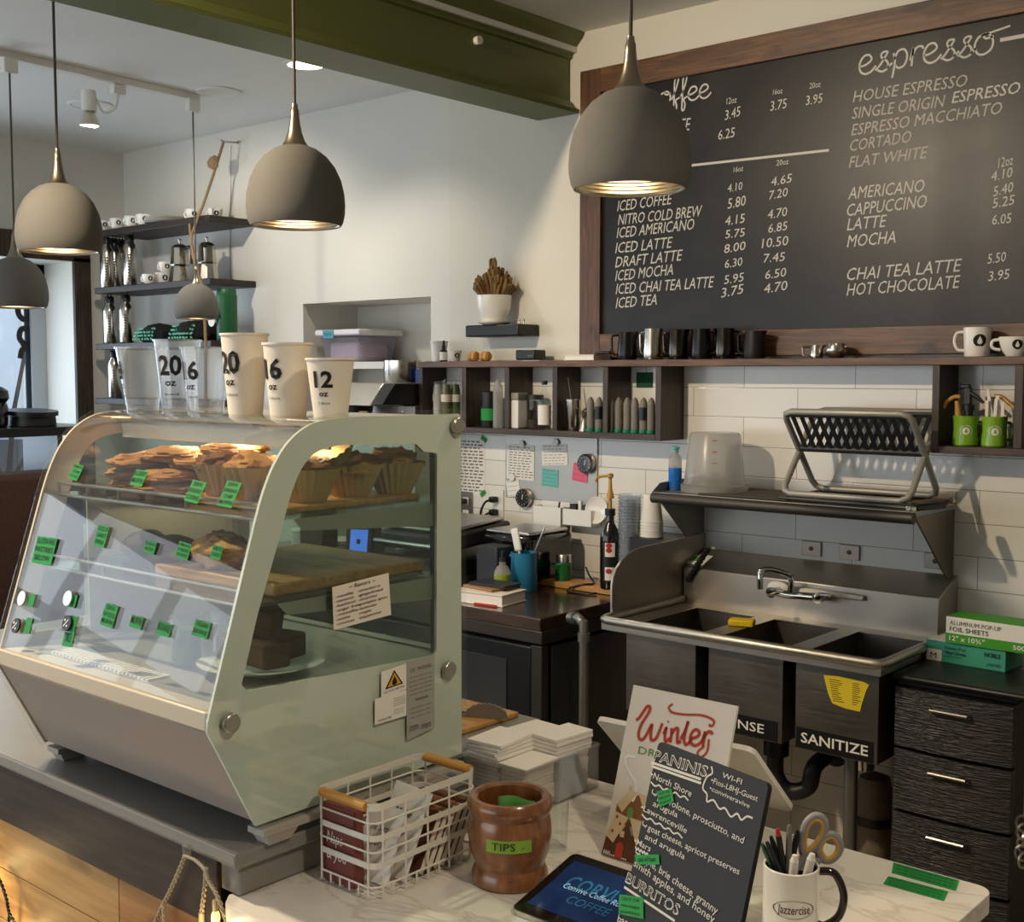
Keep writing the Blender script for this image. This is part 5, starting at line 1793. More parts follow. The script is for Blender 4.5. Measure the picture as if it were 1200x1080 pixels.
fA, fB = at(1108, 752, z=zt3 + .065), at(1200, 766, z=zt3 + .065)
FG = mat('foil_box_green', '#3f9a1e', .5)


def foil_box(loc, ang, label):
    q = thing('foil_sheet_box', label, 'carton', loc, ang)
    L, D, H = .30, .115, .078
    part('carton_body', MB().bb(0, L, 0, D, 0, H), PAPER, q, .001)
    part('green_band', MB().bb(.0, L, -.0012, -.0002, .0, .029), FG, q)
    part('green_top', MB().bb(.002, L - .002, .002, D - .002, H + .0002, H + .0012), FG, q)
    t = MB()
    t.text('12" x 10\u00be"', (.012, -.0014, .008), (.118, -.0014, .008), .0145, Z3, .0006, 0, .012)
    t.text('500', (.20, -.0014, .008), (.235, -.0014, .008), .0125, Z3, .0006, 0, .012)
    part('band_lettering', t, PAPER, q, flat=True)
    t = MB()
    t.text('FOIL SHEETS', (.012, -.0006, .036), (.128, -.0006, .036), .0135, Z3, .0008, 0, .012)
    part('heading', t, mat('dark_green_ink', '#3c5a2a', .6) if 'dark_green_ink' not in MATS else MATS['dark_green_ink'], q, flat=True)
    t = MB()
    t.text('ALUMINUM POP-UP', (.012, -.0006, .055), (.165, -.0006, .055), .013, Z3, .0008, 0, 0)
    part('subheading', t, GREYINK, q, flat=True)
    return q


fang = math.atan2(fB.y - fA.y, fB.x - fA.x)
foil_box((fA.x, fA.y, zt3 + .0655), fang, 'green and white foil sheet carton lettered 12 by 10 on the glove box')
q = thing('yellow_cloth', 'pale yellow crumpled cloth at the right end of the cartons', 'cloth', at(1200, 782, z=zt3))
m = MB()
pc = at(1200, 785, z=zt3 + .07) - Vc(q.location)
random.seed(5)
gx, gy = 9, 9
vs_, fs_ = [], []
for i in range(gx):
    for j in range(gy):
        u, v = i / (gx - 1), j / (gy - 1)
        vs_.append((.0 + .10 * u + .03 * v + .010 * sin(9 * v + 3 * u), -.03 - .04 * v * 0 + .02 * sin(5 * u + 2 * v), .005 + .10 * v * (1 - .3 * u) + .012 * sin(7 * u)))
for i in range(gx - 1):
    for j in range(gy - 1):
        a = i * gy + j
        fs_.append((a, a + 1, a + gy + 1, a + gy))
m.add(vs_, fs_)
o = part('cloth_fold', m, mat('yellow_cloth_weave', '#c9c07a', .95, noise=.1, nscale=120, bump=.4), q)
so_ = o.modifiers.new('solid', 'SOLIDIFY')
so_.thickness = .004
q = thing('chain_rack', 'small steel ring rack hanging on the right side of the drawer tower', 'rack', (-1.06, 3.34, .50))
m = MB()
for k in range(6):
    R_ = Matrix.Rotation(k * .9, 3, 'Z') @ Matrix.Rotation(pi / 2, 3, 'X')
    m.tube([Vc((0, 0, -.02 * k + .05)) + R_ @ Vc((.022 * cos(t_ * pi / 6), .022 * sin(t_ * pi / 6), 0)) for t_ in range(12)], .004, 6, True)
part('rings', m, ALU, q)
part('hanging_hook', MB().tube([(0, 0, .07), (0, 0, .3), (0, .04, .36)], .004, 6), ALU, q)

# ---------------------------------------------------------------- service counters
GZ, LZ = .99, .91
gx1 = -1.60
g = thing('case_counter', 'grey stone counter slab carrying the pastry case', 'counter', (-2.4, 1.5, 0))
part('stone_top', MB().prism([(-3.6, 1.155), (gx1, 1.155), (gx1, 1.73), (-1.72, 1.73), (-1.72, 2.08), (-3.6, 2.08)], (0, 0, GZ - .026), X3, Y3, Z3 * .026), GREYTOP, g, .006, W=True)
part('stone_apron', MB().bb(-3.58, gx1 - .012, 1.17, 1.72, LZ + .001, GZ - .0265), GREYTOP, g, .004, W=True)
bd_ = part('dark_fascia', MB().bb(-3.6, -1.66, 1.160, 1.169, .845, GZ - .027), SHELFWOOD, g, .002, W=True)
part('cabinet', MB().bb(-3.6, -1.705, 1.186, 1.9, 0, .9), GRAPH, g, W=True)
zs = [.845, .735, .625, .5, .36, .2, .03]
random.seed(21)
for i in range(6):
    xs_ = [-3.6, random.uniform(-2.6, -2.0) if i else -1.98, -1.66]
    for j in range(2):
        part('plank', MB().bb(xs_[j] + .001, xs_[j + 1] - .001, 1.168, 1.185, zs[i + 1] + .001, zs[i] - .001), PINE if (i + j) % 2 == 0 else PINE2, g, .001, W=True)
# lower marble bar with rounded right end
lc = thing('marble_bar', 'lower white marble bar counter with rounded corner on the right', 'counter', (-1.2, 1.6, 0))
cx1, cy0, cy1, rr = -.685, 1.14, 2.02, .03
poly = [(-1.70, cy1), (-1.70, 1.74), (-1.615, 1.735), (-1.635, 1.165), (-1.615, cy0 + .004), (-1.595, cy0)]
poly += [(cx1 - rr + rr * sin(radians(t)), cy0 + rr - rr * cos(radians(t))) for t in range(0, 91, 15)]
poly += [(cx1 - rr + rr * cos(radians(t)), cy1 - rr + rr * sin(radians(t))) for t in range(0, 91, 15)]
part('marble_top', MB().prism(poly, (0, 0, LZ - .034), X3, Y3, Z3 * .034), MARBLE, lc, .005, W=True)
part('bar_panel', MB().bb(-1.62, -.74, 1.19, 1.97, .0, LZ - .0345), PINE2, lc, .003, W=True)

# ---------------------------------------------------------------- curved glass pastry case
XL, XR = -2.30, -1.60
FR = 1.60 / 1.56
cs = thing('pastry_case', 'curved glass refrigerated pastry display case on the grey counter', 'display case', ((XL + XR) / 2, 1.4, GZ))
outer0 = [(1.105, 1.203), (1.107, 1.222), (1.205, 1.532), (1.222, 1.578), (1.245, 1.622), (1.278, 1.660), (1.325, 1.686), (1.385, 1.694), (1.685, 1.694), (1.690, 1.688), (1.690, 1.030), (1.196, 1.026)]
arc = catmull([Vc((p[0], p[1], 0)) for p in outer0[2:8]], 4)
outer = [outer0[0], outer0[1]] + [(p.x, p.y) for p in arc] + outer0[8:]
win0 = [(1.182, 1.255), (1.172, 1.268), (1.206, 1.378), (1.253, 1.500), (1.275, 1.562), (1.300, 1.610), (1.335, 1.638), (1.385, 1.647), (1.570, 1.641), (1.590, 1.626), (1.622, 1.622), (1.625, 1.617), (1.621, 1.245), (1.616, 1.239)]
arc = catmull([Vc((p[0], p[1], 0)) for p in win0[3:8]], 4)
win = win0[:3] + [(p.x, p.y) for p in arc] + win0[8:]
for x, nm in ((XR - .006, 'right'), (XL, 'left')):
    m = MB().prism(outer, (x, 0, 0), Y3, Z3, X3 * .006, [win])
    pn = part('painted_end_panel', m, MINT if nm == 'right' else CREAMB, cs, W=True)
    gl_ = MB().prism(win, (x + .002, 0, 0), Y3, Z3, X3 * .002)
    part('end_window', gl_, GLASSG, pn, W=True)
    # clear glass edge that stands proud of the paint
    big = [(1.098, 1.203), (1.100, 1.226), (1.199, 1.536), (1.216, 1.583), (1.240, 1.628), (1.275, 1.667), (1.323, 1.694), (1.385, 1.703), (1.692, 1.703), (1.699, 1.694), (1.699, 1.024), (1.192, 1.020)]
    m = MB().prism(big, (x + (.0062 if nm == 'right' else -.0062), 0, 0), Y3, Z3, X3 * .005)
    part('cover_glass', m, GLASS, pn, .001, W=True)
    for yy_, zz_ in ((1.143, 1.213), (1.672, 1.672), (1.645, 1.206)):
        xx = x + (.0114 if nm == 'right' else -.0064)
        d_ = X3 * (.010 if nm == 'right' else -.010)
        part('chrome_knob', MB().cyl(Vc((xx, yy_, zz_)), Vc((xx, yy_, zz_)) + d_, .0165, .0155, n=24), ALU, pn, .002, W=True)
# front glass
curve = [(1.111, 1.236), (1.207, 1.531)] + [(p.x, p.y) for p in catmull([Vc((p[0], p[1], 0)) for p in outer0[3:8]], 4)]
inn = [(p[0] + .004, p[1] - .002) for p in reversed(curve)]
part('front_glass', MB().prism(curve + inn, (XL + .008, 0, 0), Y3, Z3, X3 * (XR - XL - .016)), FGLASS, cs, W=True)
part('front_rail', MB().bb(XL + .006, XR - .006, 1.106, 1.150, 1.202, 1.234), CREAMB, cs, .003, W=True)
prof = [(1.108, 1.2015), (1.150, 1.2015), (1.215, 1.05), (1.69, 1.05), (1.69, 1.034), (1.199, 1.030)]
part('base_body', MB().prism(prof, (XL + .006, 0, 0), Y3, Z3, X3 * (XR - XL - .012)), TAUPE, cs, .002, W=True)
part('deck', MB().bb(XL + .008, XR - .008, 1.15, 1.66, 1.222, 1.234), CASEIN, cs, W=True)
m = MB()
for k in range(26):
    m.bb(XL + .12 + k * .013, XL + .128 + k * .013, 1.155, 1.20, 1.234, 1.238)
part('vent_louvres', m, WHITEP, cs, W=True)
part('roof', MB().bb(XL + .007, XR - .007, 1.372, 1.690, 1.676, 1.690), mat('roof_enamel', '#b9b2a4', .22, .35), cs, .003, W=True)
ld = part('light_housing', MB().prism([(1.378, 1.6755), (1.378, 1.638), (1.384, 1.638), (1.386, 1.664), (1.44, 1.664), (1.44, 1.6755)], (XL + .02, 0, 0), Y3, Z3, X3 * (XR - XL - .04)), CASEIN, cs, .001, W=True)
part('led_strip', MB().bb(XL + .05, XR - .05, 1.392, 1.42, 1.658, 1.6635), LEDM, ld, W=True)
part('rear_post', MB().bb(XR - .035, XR - .007, 1.640, 1.688, 1.05, 1.676), GRAPH, cs, W=True)
part('rear_post', MB().bb(XL + .007, XL + .035, 1.640, 1.688, 1.05, 1.676), CASEIN, cs, W=True)
part('rear_rail', MB().bb(XL + .035, XR - .035, 1.65, 1.688, 1.05, 1.234), CASEIN, cs, W=True)
part('rear_door', MB().bb(XL + .035, (XL + XR) / 2 + .02, 1.655, 1.660, 1.235, 1.675), GLASSG, cs, W=True)
part('rear_door', MB().bb((XL + XR) / 2 - .02, XR - .035, 1.668, 1.673, 1.235, 1.675), GLASSG, cs, W=True)
part('left_liner', MB().bb(XL + .0065, XL + .010, 1.30, 1.64, 1.235, 1.52), CREAMB, cs, W=True)
# foot strips and feet
for x in (XL + .03, XR - .006):
    m = MB().bb(x - .022, x + .022, 1.20, 1.68, 1.009, 1.0195)
    for y in (1.215, 1.58):
        m.hexa([(x - .016, y, GZ + .0006), (x + .016, y, GZ + .0006), (x - .016, y + .045, GZ + .0006), (x + .016, y + .045, GZ + .0006), (x - .021, y - .01, 1.011), (x + .021, y - .01, 1.011), (x - .021, y + .06, 1.011), (x + .021, y + .06, 1.011)])
    part('foot_strip', m, RUBBER, cs, W=True)
# interior shelves
SZ1, SZ2 = 1.532, 1.392
for z, y0, nm in ((SZ1, 1.235, 'upper'), (SZ2, 1.20, 'lower')):
    s_ = part('glass_shelf', MB().bb(XL + .012, XR - .012, y0, 1.635, z - .006, z), GLASSG, cs, .001, W=True)
    m = MB().tube([(XL + .02, y0, z + .020), (XR - .02, y0, z + .020)], .0035, 8).tube([(XL + .02, y0, z - .004), (XR - .02, y0, z - .004)], .0035, 8)
    for k in range(4):
        x = XL + .02 + (XR - XL - .04) * k / 3
        m.tube([(x, y0, z - .004), (x, y0, z + .020)], .003, 6)
    part('shelf_rail', m, ALU, s_, W=True)
    for x in (XL + .014, XR - .018):
        part('shelf_bracket', MB().prism([(y0 + .06, z - .007), (1.63, z - .007), (1.63, z - .05), (y0 + .08, z - .028)], (x, 0, 0), Y3, Z3, X3 * .004), CASEIN, s_, W=True)
# stickers and the flavour card on the right end panel
xs_ = XR + .0066
def end_card(p_, label, m_, th=.0008):
    P = [at(a, b, x=xs_) for a, b in p_]
    c = sum(P, Vc()) / 4
    m = MB()
    vs_ = [p for p in P] + [p + X3 * th for p in P]
    m.add(vs_, [(0, 1, 2, 3), (4, 5, 6, 7), (0, 1, 5, 4), (1, 2, 6, 5), (2, 3, 7, 6), (3, 0, 4, 7)])
    return part('sticker', m, m_, cs, W=True, label=label), P


def on_card(P, rows, m_, parent, name='lettering', off=.0):
    t = MB()
    U_, V_ = P[1] - P[0], P[3] - P[0]
    for s, u0, u1, v, h in rows:
        a = P[0] + U_ * u0 + V_ * v + X3 * .0012
        b = P[0] + U_ * u1 + V_ * v + X3 * .0012
        t.text(s, a, b, h * V_.length, -V_, .0006, 0, off)
    return part(name, t, m_, parent, W=True, flat=True)


c1, P = end_card([(446.5, 787), (476, 777), (476, 807), (446.5, 818)], 'white caution sticker with yellow flame triangle', PAPER)
U_, V_ = P[1] - P[0], P[3] - P[0]
fl = lambda u, v, l=.0012: P[0] + U_ * u + V_ * v + X3 * l
part('warning_triangle', MB().add([fl(.5, .08), fl(.14, .72), fl(.86, .72)], [(0, 1, 2)]), INK, c1, W=True, flat=True)
part('warning_yellow', MB().add([fl(.5, .18, .0018), fl(.23, .67, .0018), fl(.77, .67, .0018)], [(0, 1, 2)]), mat('warning_yellow', '#d9a51f', .6), c1, W=True, flat=True)
part('flame', MB().add([fl(.5, .30, .0024), fl(.42, .48, .0024), (fl(.40, .60, .0024)), fl(.5, .66, .0024), fl(.60, .60, .0024), fl(.58, .48, .0024)], [tuple(range(6))]), INK, c1, W=True, flat=True)
on_card(P, [('CAUTION: FIRE RISK', .08, .92, .86, .07)], INK, c1)
c1, P = end_card([(439, 819), (476, 808), (476, 838), (439, 849)], 'white notice sticker with small print', PAPER)
on_card(P, [('mmmmmm', .58, .95, .22 + k * .09, .045) for k in range(4)] + [('mmmm mmm', .58, .9, .66 + k * .08, .035) for k in range(3)] + [('SCAN ME', .1, .5, .92, .08)], INK, c1)
c1, P = end_card([(476.5, 776), (509, 767), (509, 852), (476.5, 867)], 'silver data plate', mat('data_plate', '#b4b3ad', .4, .4))
on_card(P, [('CE  MODEL', .1, .9, .14, .045)] + [('mmmm mm mmmm', .08, .9, .22 + k * .055, .022) for k in range(5)] + [('mmmmm', .3, .75, .53, .05)] + [('mm mmm mm', .1, .85, .62 + k * .06, .02) for k in range(3)] + [('mm', .1, .4, .9, .1), ('mmm', .5, .85, .92, .09)], GREYINK, c1)
c1, P = end_card([(389, 688), (455, 671), (458, 720), (391, 738)], 'cream card listing flavors in black handwriting', PAPERO)
left = ['vanilla', 'caramel', 'hazelnut', 'sugar free', '  vanilla', 'mocha', 'coconut']
right = ['strawberry', 'gingerbread', 'tiramisu', 'pumpkin spice', 'lavender', 'maple', 'peppermint']
rows = [('~ flavors ~', .28, .75, .13, .09)]
for k in range(7):
    rows.append(('-' + left[k].strip(), .04, .10 + .036 * len(left[k]), .27 + k * .107, .062))
    rows.append(('-' + right[k], .43, .47 + .037 * len(right[k]), .27 + k * .107, .062))
on_card(P, rows, INK, c1, 'handwriting', .006)

# ---------------------------------------------------------------- pastries
COOKIE = mat('cookie_crust', '#a8743f', .85, noise=.3, nscale=45, bump=.8)
COOKIE2 = mat('golden_crust', '#b98244', .8, noise=.35, nscale=40, bump=.9)
MUFFT = mat('muffin_top', '#7a4a26', .85, noise=.45, nscale=55, bump=1.0)
LINER = mat('pale_muffin_paper', '#b8945f', .8)
SCONE = mat('scone_crust', '#c8955a', .85, noise=.3, nscale=50, bump=1.0)
BROWN = mat('brownie_crumb', '#4a2c1a', .9, noise=.4, nscale=60, bump=1.0)


def lump(rx, ry, rz, seed, amp=.12, n=26):
    random.seed(seed)
    from mathutils import noise as _nz
    off = Vc((seed * 3.1, seed * 1.7, seed))
    m = MB().ball((0, 0, 0), rx, ry, rz, n)
    out = []
    for p in m.v:
        u = Vc((p.x / rx, p.y / ry, p.z / rz))
        k = 1 + amp * 1.5 * _nz.noise(u * 1.6 + off) + amp * 1.0 * _nz.noise(u * 4.2 + off) + amp * .6 * _nz.noise(u * 9 + off)
        out.append(Vc((p.x * k, p.y * k, max(p.z * (k + .5 * amp * _nz.noise(u * 6 + off)), -rz * .72) + rz * .72)))
    m.v = out
    return m


def liner(r0, r1, h, n=44, flare=.004):
    m = MB()
    vs_, fs_ = [], []
    for j, t in enumerate((0, .5, 1.0)):
        for k in range(n):
            r = r0 + (r1 - r0) * t + (flare if k % 2 else 0) * (.3 + .7 * t)
            a = 2 * pi * k / n
            vs_.append((r * cos(a), r * sin(a), h * t))
    for j in range(2):
        for k in range(n):
            k2 = (k + 1) % n
            fs_.append((j * n + k, j * n + k2, (j + 1) * n + k2, (j + 1) * n + k))
    fs_.append(tuple(range(n))[::-1])
    return m.add(vs_, fs_)


def muffin(loc, label, s=1.0, seed=1, tilt=(0, 0), topm=MUFFT):
    q = thing('muffin', label, 'muffin', loc, seed * .7, 'muffins on the upper case shelf')
    q.scale = (s, s, s)
    q.rotation_euler = (tilt[0], tilt[1], seed * .7)
    o = part('muffin_paper', liner(.029, .052, .056, 48, .005), LINER, q, smooth=False)
    part('muffin_top', MB().add([p + Z3 * .036 for p in lump(.046, .046, .024, seed, .22).v], lump(.046, .046, .024, seed, .22).f), topm, q)
    return q


zsh = SZ1 + .0005
tr_ = single('wooden_tray', MB().bb(-.20, .20, -.16, .16, 0, .012), BOARDWOOD, 'brown wooden tray under the muffins on the upper shelf', 'tray', (-1.83, 1.45, zsh), bevel=.003)
zm = zsh + .0125
k = 0
mufs = [(-1.675, 1.375, 'front right muffin against the end window'), (-1.78, 1.34, 'muffin with chopped nut top beside the green baker tape'), (-1.885, 1.35, 'muffin in pale paper left of the nut muffin'),
        (-1.69, 1.49, 'rear muffin near the end window'), (-1.79, 1.46, 'muffin behind the nut muffin'), (-1.675, 1.585, 'rearmost muffin by the case back')]
for i, (x, y, lab) in enumerate(mufs):
    muffin((x, y, zm), lab, 1.06, i + 1, (0, 0), COOKIE2 if i % 2 else MUFFT)
q = thing('empty_muffin_paper', 'large empty pleated muffin paper lying on its side by the end window', 'muffin paper', (-1.672, 1.43, zm + .078))
q.rotation_euler = (radians(38), radians(14), 0)
part('muffin_paper', liner(.034, .058, .040, 52, .005), LINER, q, smooth=False)
cks = [(-2.165, 1.345, 0, 'cookie at the left end of the upper shelf, bottom of its pile'), (-2.16, 1.35, 1, 'cookie on the left pile, second from the bottom'), (-2.15, 1.345, 2, 'cookie on the left pile, third from the bottom'),
       (-2.075, 1.37, 2.5, 'big cookie crowning the cookie pile'), (-2.04, 1.33, 0, 'cookie lying beside the left pile on the upper shelf'), (-2.045, 1.345, 1, 'cookie on top of the one beside the left pile'),
       (-2.03, 1.40, 2.0, 'golden cookie leaning on the muffins'), (-1.95, 1.42, 3.0, 'ragged golden cookie above the muffins')]
for i, (x, y, lv, lab) in enumerate(cks):
    single('cookie', lump(.070, .060, .0165, 40 + i, .15), COOKIE2 if i > 5 else COOKIE, lab, 'cookie', (x, y, zsh + lv * .026 + .001), i * .9)
for i, (x, lab) in enumerate(((-2.16, 'brown bar behind the rail at the left of the upper shelf'), (-2.05, 'second brown bar behind the upper rail'), (-1.95, 'third brown bar behind the upper rail'))):
    single('cake_bar', MB().bb(-.04, .04, -.02, .02, 0, .02), BROWN, lab, 'cake bar', (x, 1.265, zsh), 0, bevel=.005)
q = thing('blue_wrapper', 'blue and white patterned packet at the back of the upper shelf', 'packet', (-2.17, 1.58, zsh))
part('packet_body', MB().box((0, 0, .06), (.14, .02, .12), Matrix.Rotation(.15, 3, 'X')), mat('patterned_packet', '#8fa3b5', .4, noise=.7, nscale=60), q, .006)
# lower shelf: wooden board, scones, brown loaf
bw = single('serving_board', MB().bb(-.25, .11, -.18, .18, 0, .022), BOARDWOOD, 'long wooden serving board on the lower case shelf', 'board', (-1.75, 1.45, SZ2 + .0005), bevel=.004)
zsc = SZ2 + .023
for i, (x, y, s, lab) in enumerate(((-1.86, 1.33, 1.0, 'golden scone on the wooden board, right of the tape labels'), (-1.93, 1.37, .9, 'golden scone behind on the left of the wooden board'))):
    o = single('scone', lump(.06 * s, .05 * s, .03, 60 + i, .16), SCONE, lab, 'scone', (x, y, zsc), i)
for i, (x, lab) in enumerate(((-2.10, 'dark bagel at the middle of the lower shelf'), (-2.20, 'dark brown bun at the left of the lower shelf'))):
    single('brown_bun', lump(.05, .05, .032, 70 + i, .06), mat('dark_bun_crust', '#4c2f1b', .7, noise=.3, nscale=30, bump=.4) if i == 0 else MATS['dark_bun_crust'], lab, 'bun', (x, 1.38, SZ2 + .0005), i)
single('pie_round', MB().lathe([(0, 0), (.05, 0), (.06, .02), (.062, .026), (.05, .028), (0, .022)]), BROWN, 'dark round tart between the tape labels on the lower shelf', 'tart', (-2.01, 1.33, SZ2 + .0005))
# bottom deck: plate of brownies, jars
zd = 1.2385
pl = thing('brownie_plate', 'white plate of dark brownies at the right end of the case floor', 'plate', (-1.755, 1.33, zd))
part('plate', MB().lathe([(0, 0), (.06, 0), (.105, .014), (.115, .018), (.10, .017), (.06, .006), (0, .006)], n=36), WHITEC, pl)
random.seed(9)
for i, (x, y, z, a, lab) in enumerate(((-.035, -.02, 0, .1, 'dark brownie slab on the plate, front left'), (.04, -.02, 0, -.1, 'dark brownie slab on the plate, front right'), (0, .045, 0, .2, 'dark brownie slab at the back of the plate'), (.0, -.005, .047, .4, 'top brownie slab tilted on the plate pile'))):
    m = MB().box((0, 0, .023), (.075, .055, .045), Matrix.Rotation(.0 if z == 0 else .18, 3, 'Y'))
    o = single('brownie', m, BROWN, lab, 'brownie', (-1.755 + x, 1.33 + y, zd + .0165 + z + (.007 if z else 0)), a, bevel=.006)
for i, (x, y, lab) in enumerate(((-1.90, 1.27, 'small jar of green garnish on the case floor beside the plate'), (-1.90, 1.36, 'small jar of pale cream behind the garnish jar'))):
    q = thing('dessert_jar', lab, 'jar', (x, y, zd))
    part('jar_glass', MB().lathe([(0, 0), (.028, 0), (.03, .003), (.03, .085), (.027, .09), (.026, .09), (.027, .006), (0, .006)]), GLASS, q)
    part('jar_contents', MB().lathe([(0, .007), (.026, .007), (.026, .065), (0, .07)]), MATS['green_herb'] if i == 0 else NAPK, q)

# ---------------------------------------------------------------- green tape price labels on and behind the front glass
def front_y(z):
    pts = [(1.107, 1.222), (1.205, 1.532), (1.222, 1.578), (1.245, 1.622)]
    for (y0, z0), (y1, z1) in zip(pts, pts[1:]):
        if z <= z1 or (y1, z1) == pts[-1]:
            return y0 + (y1 - y0) * (z - z0) / (z1 - z0)


def front_tape(px, py, w, h, lines, name, label, m_=GTAPE, rot=0.0, ink=INK, shape=None):
    z = 1.4
    for _ in range(8):
        p = at(px, py, y=front_y(z) - .0012)
        z = p.z
    sl = Vc((0, .098, .31)).normalized() if z < 1.532 else Vc((0, .045, .09)).normalized()
    N = X3.cross(sl)
    U_ = X3 * cos(rot) + sl * sin(rot)
    V_ = N.cross(U_)
    k = p.y / 1421 * 0 + (p - CAM).dot(FW) / F_PX
    W_, H_ = w * k / .757, h * k
    q = thing('tape_label', label, 'tape label', p, 0, None)
    part('tape', MB().prism(shape and [(a * W_, b * H_) for a, b in shape] or [(-W_ / 2, -H_ / 2), (W_ / 2, -H_ / 2), (W_ / 2, H_ / 2), (-W_ / 2, H_ / 2)], (0, 0, 0), U_, V_, N * .0006), m_, q)
    if lines:
        t = MB()
        n = len(lines)
        for i, s in enumerate(lines):
            v = H_ * (.5 - (i + .82) / (n + .25))
            hw = W_ * min(.45, .065 * len(s) + .05)
            t.text(s, U_ * (-hw) + V_ * v + N * .0007, U_ * hw + V_ * v + N * .0007, H_ * .58 / n, V_, .0006, 0, .004)
        part('handwriting', t, ink, q, flat=True)
    return q


random.seed(2)
TP = [(89, 553, 17, 19, ['PUMPKIN', 'CREAM', 'COOKIE'], 'green tape label nearest the left end above the top shelf rail', -.12),
      (163, 560, 20, 20, ['BLUEBERRY', 'MUFFIN'], 'green tape label for blueberry muffin on the top rail', -.05),
      (229, 576, 22, 27, ['DF/V', 'BREAKFAST', 'COOKIE'], 'green tape label reading breakfast cookie, second from right at the top', -.08),
      (269, 579, 22, 32, ['DF/V', 'BANANA', 'CHIP', 'MUFFIN'], 'green tape label reading banana chip muffin, right end at the top', -.05),
      (52, 645, 34, 32, ['GLUTEN FREE', 'PASTRIES', 'BELOW'], 'largest green tape label on the left of the front glass', .02),
      (119, 628, 18, 25, ['SLICE OF', 'CARROT', 'BREAD'], 'green tape label over the dark buns on the lower shelf', -.05),
      (176, 641, 17, 14, ['DANISH', 'PASTRY'], 'small green tape label in the middle of the second row', -.06),
      (215, 645, 20, 19, ['HAM AND', 'CHEESE', 'CROISSANT'], 'green tape label third in the second row, left of the scone', -.08),
      (254, 647, 15, 16, ['ALMOND', 'CROISSANT'], 'small green tape label in front of the golden scone', -.05),
      (128, 721, 21, 26, ['DF/V', 'OAT FLOUR', 'MUFFIN'], 'green tape label above the louvres, left of the bottom four', -.06),
      (160, 729, 19, 14, ['MUFFIN'], 'small green tape label, second of the bottom four', -.05),
      (192, 737, 21, 15, ['BROWNIE'], 'small green tape label, third of the bottom four', -.05),
      (236, 737, 23, 19, ['VEGAN', 'BROWNIE'], 'green tape label at the right of the bottom row', -.05),
      (80, 749, 16, 17, ['SALE'], 'green tape scrap under the left black badge pair', .05),
      (37, 703, 10, 15, None, 'green tape behind the far left grey disc', .0), (86, 704, 10, 15, None, 'green tape behind the second grey disc', 0.0), (33, 733, 10, 18, None, 'green tape behind the far left black disc', .0), (85, 731, 11, 19, None, 'green tape behind the second black disc', 0.0)]
for px, py, w, h, l, lab, r in TP:
    front_tape(px, py, w, h, l, 'tape_label', lab, GTAPE, r)


def glass_disc(px, py, m_, lab, mark=None):
    z = 1.3
    for _ in range(8):
        p = at(px, py, y=front_y(z) - .0035)
        z = p.z
    sl = Vc((0, .098, .31)).normalized()
    N = X3.cross(sl)
    q = thing('magnet_disc', lab, 'magnet', p)
    part('disc', MB().cyl((0, 0, 0), N * .004, .0145), m_, q)
    if mark:
        part('disc_mark', MB().stroke([(-.006, -.007), (.006, .007)], N * .0045, X3, sl, .002, smooth=0).disc(N * .0045 + X3 * -.005 + sl * .005, X3, sl, .0022, lift=.0008).disc(N * .0045 + X3 * .005 + sl * -.005, X3, sl, .0022, lift=.0008), PAPER, q, flat=True)


glass_disc(27, 701, ALU, 'pale grey disc magnet at the far left of the front glass')
glass_disc(81, 701, ALU, 'pale grey disc magnet, second from the left on the front glass')
glass_disc(20, 733, BLACKP, 'black disc magnet with percent mark at the far left of the front glass', 1)
glass_disc(80, 730, BLACKP, 'black disc magnet with percent mark right of the far left one', 1)

# ---------------------------------------------------------------- sample cups on the case roof
zc_ = 1.6905


def sample_cup(x, y, r0, r1, h, m_, label, big, small, tiny, aoff, name='sample_cup'):
    q = thing(name, label, 'cup', (x, y, zc_))
    part('cup_wall', cup_geo(r0, r1, h, .0012, .0025, 32), m_, q)
    tp = (r1 - r0) / h
    ca = CAMANG((x, y)) + aoff
    t = MB()
    z0 = h * .52
    r = r0 + tp * z0
    wrap_text(t, big, r, ca, z0, h * .25, h * .31, tp, .002, .03)
    z0 = h * .37
    wrap_text(t, small, r0 + tp * z0, ca, z0, h * .09, h * .15, tp, .0016, .02)
    z0 = h * .24
    wrap_text(t, tiny, r0 + tp * z0, ca, z0, h * .035, h * .2, tp, .001, .0)
    part('cup_lettering', t, INK, q, flat=True)
    return q


sample_cup(-1.675, 1.43, .030, .0425, .108, PAPERC, 'shortest cream paper sample cup marked 12 oz on the case roof', '12', 'oz', '2 shots', -.35)
sample_cup(-1.795, 1.43, .033, .045, .137, PAPERC, 'cream paper sample cup marked 16 oz in the middle of the paper cups', '16', 'oz', '2 shots', -.8)
sample_cup(-1.925, 1.43, .0325, .045, .157, PAPERC, 'tallest cream paper sample cup marked 20 oz on the case roof', '20', 'oz', '3 shots', -.85)
sample_cup(-2.235, 1.40, .031, .052, .135, CUPCLEAR, 'clear plastic sample cup at the far left of the case roof', '24', 'oz', 'iced', -1.5)
sample_cup(-2.165, 1.44, .033, .047, .150, CUPCLEAR, 'tall clear plastic sample cup marked 20, middle of the clear cups', '20', 'oz', 'iced', -.4)
sample_cup(-2.055, 1.43, .035, .047, .133, CUPCLEAR, 'clear plastic sample cup marked 16 next to the paper cups', '16', 'oz', 'iced', -.8)

# ---------------------------------------------------------------- things on the marble bar
# wire basket
bx0, bx1, by0, by1, bz0, bz1 = -1.572, -1.428, 1.300, 1.548, .9105, 1.066
q = thing('wire_basket', 'white wire basket with wooden grips beside the pastry case', 'basket', ((bx0 + bx1) / 2, (by0 + by1) / 2, bz0))
WIREM = mat('white_wire', '#e4dfd3', .45)


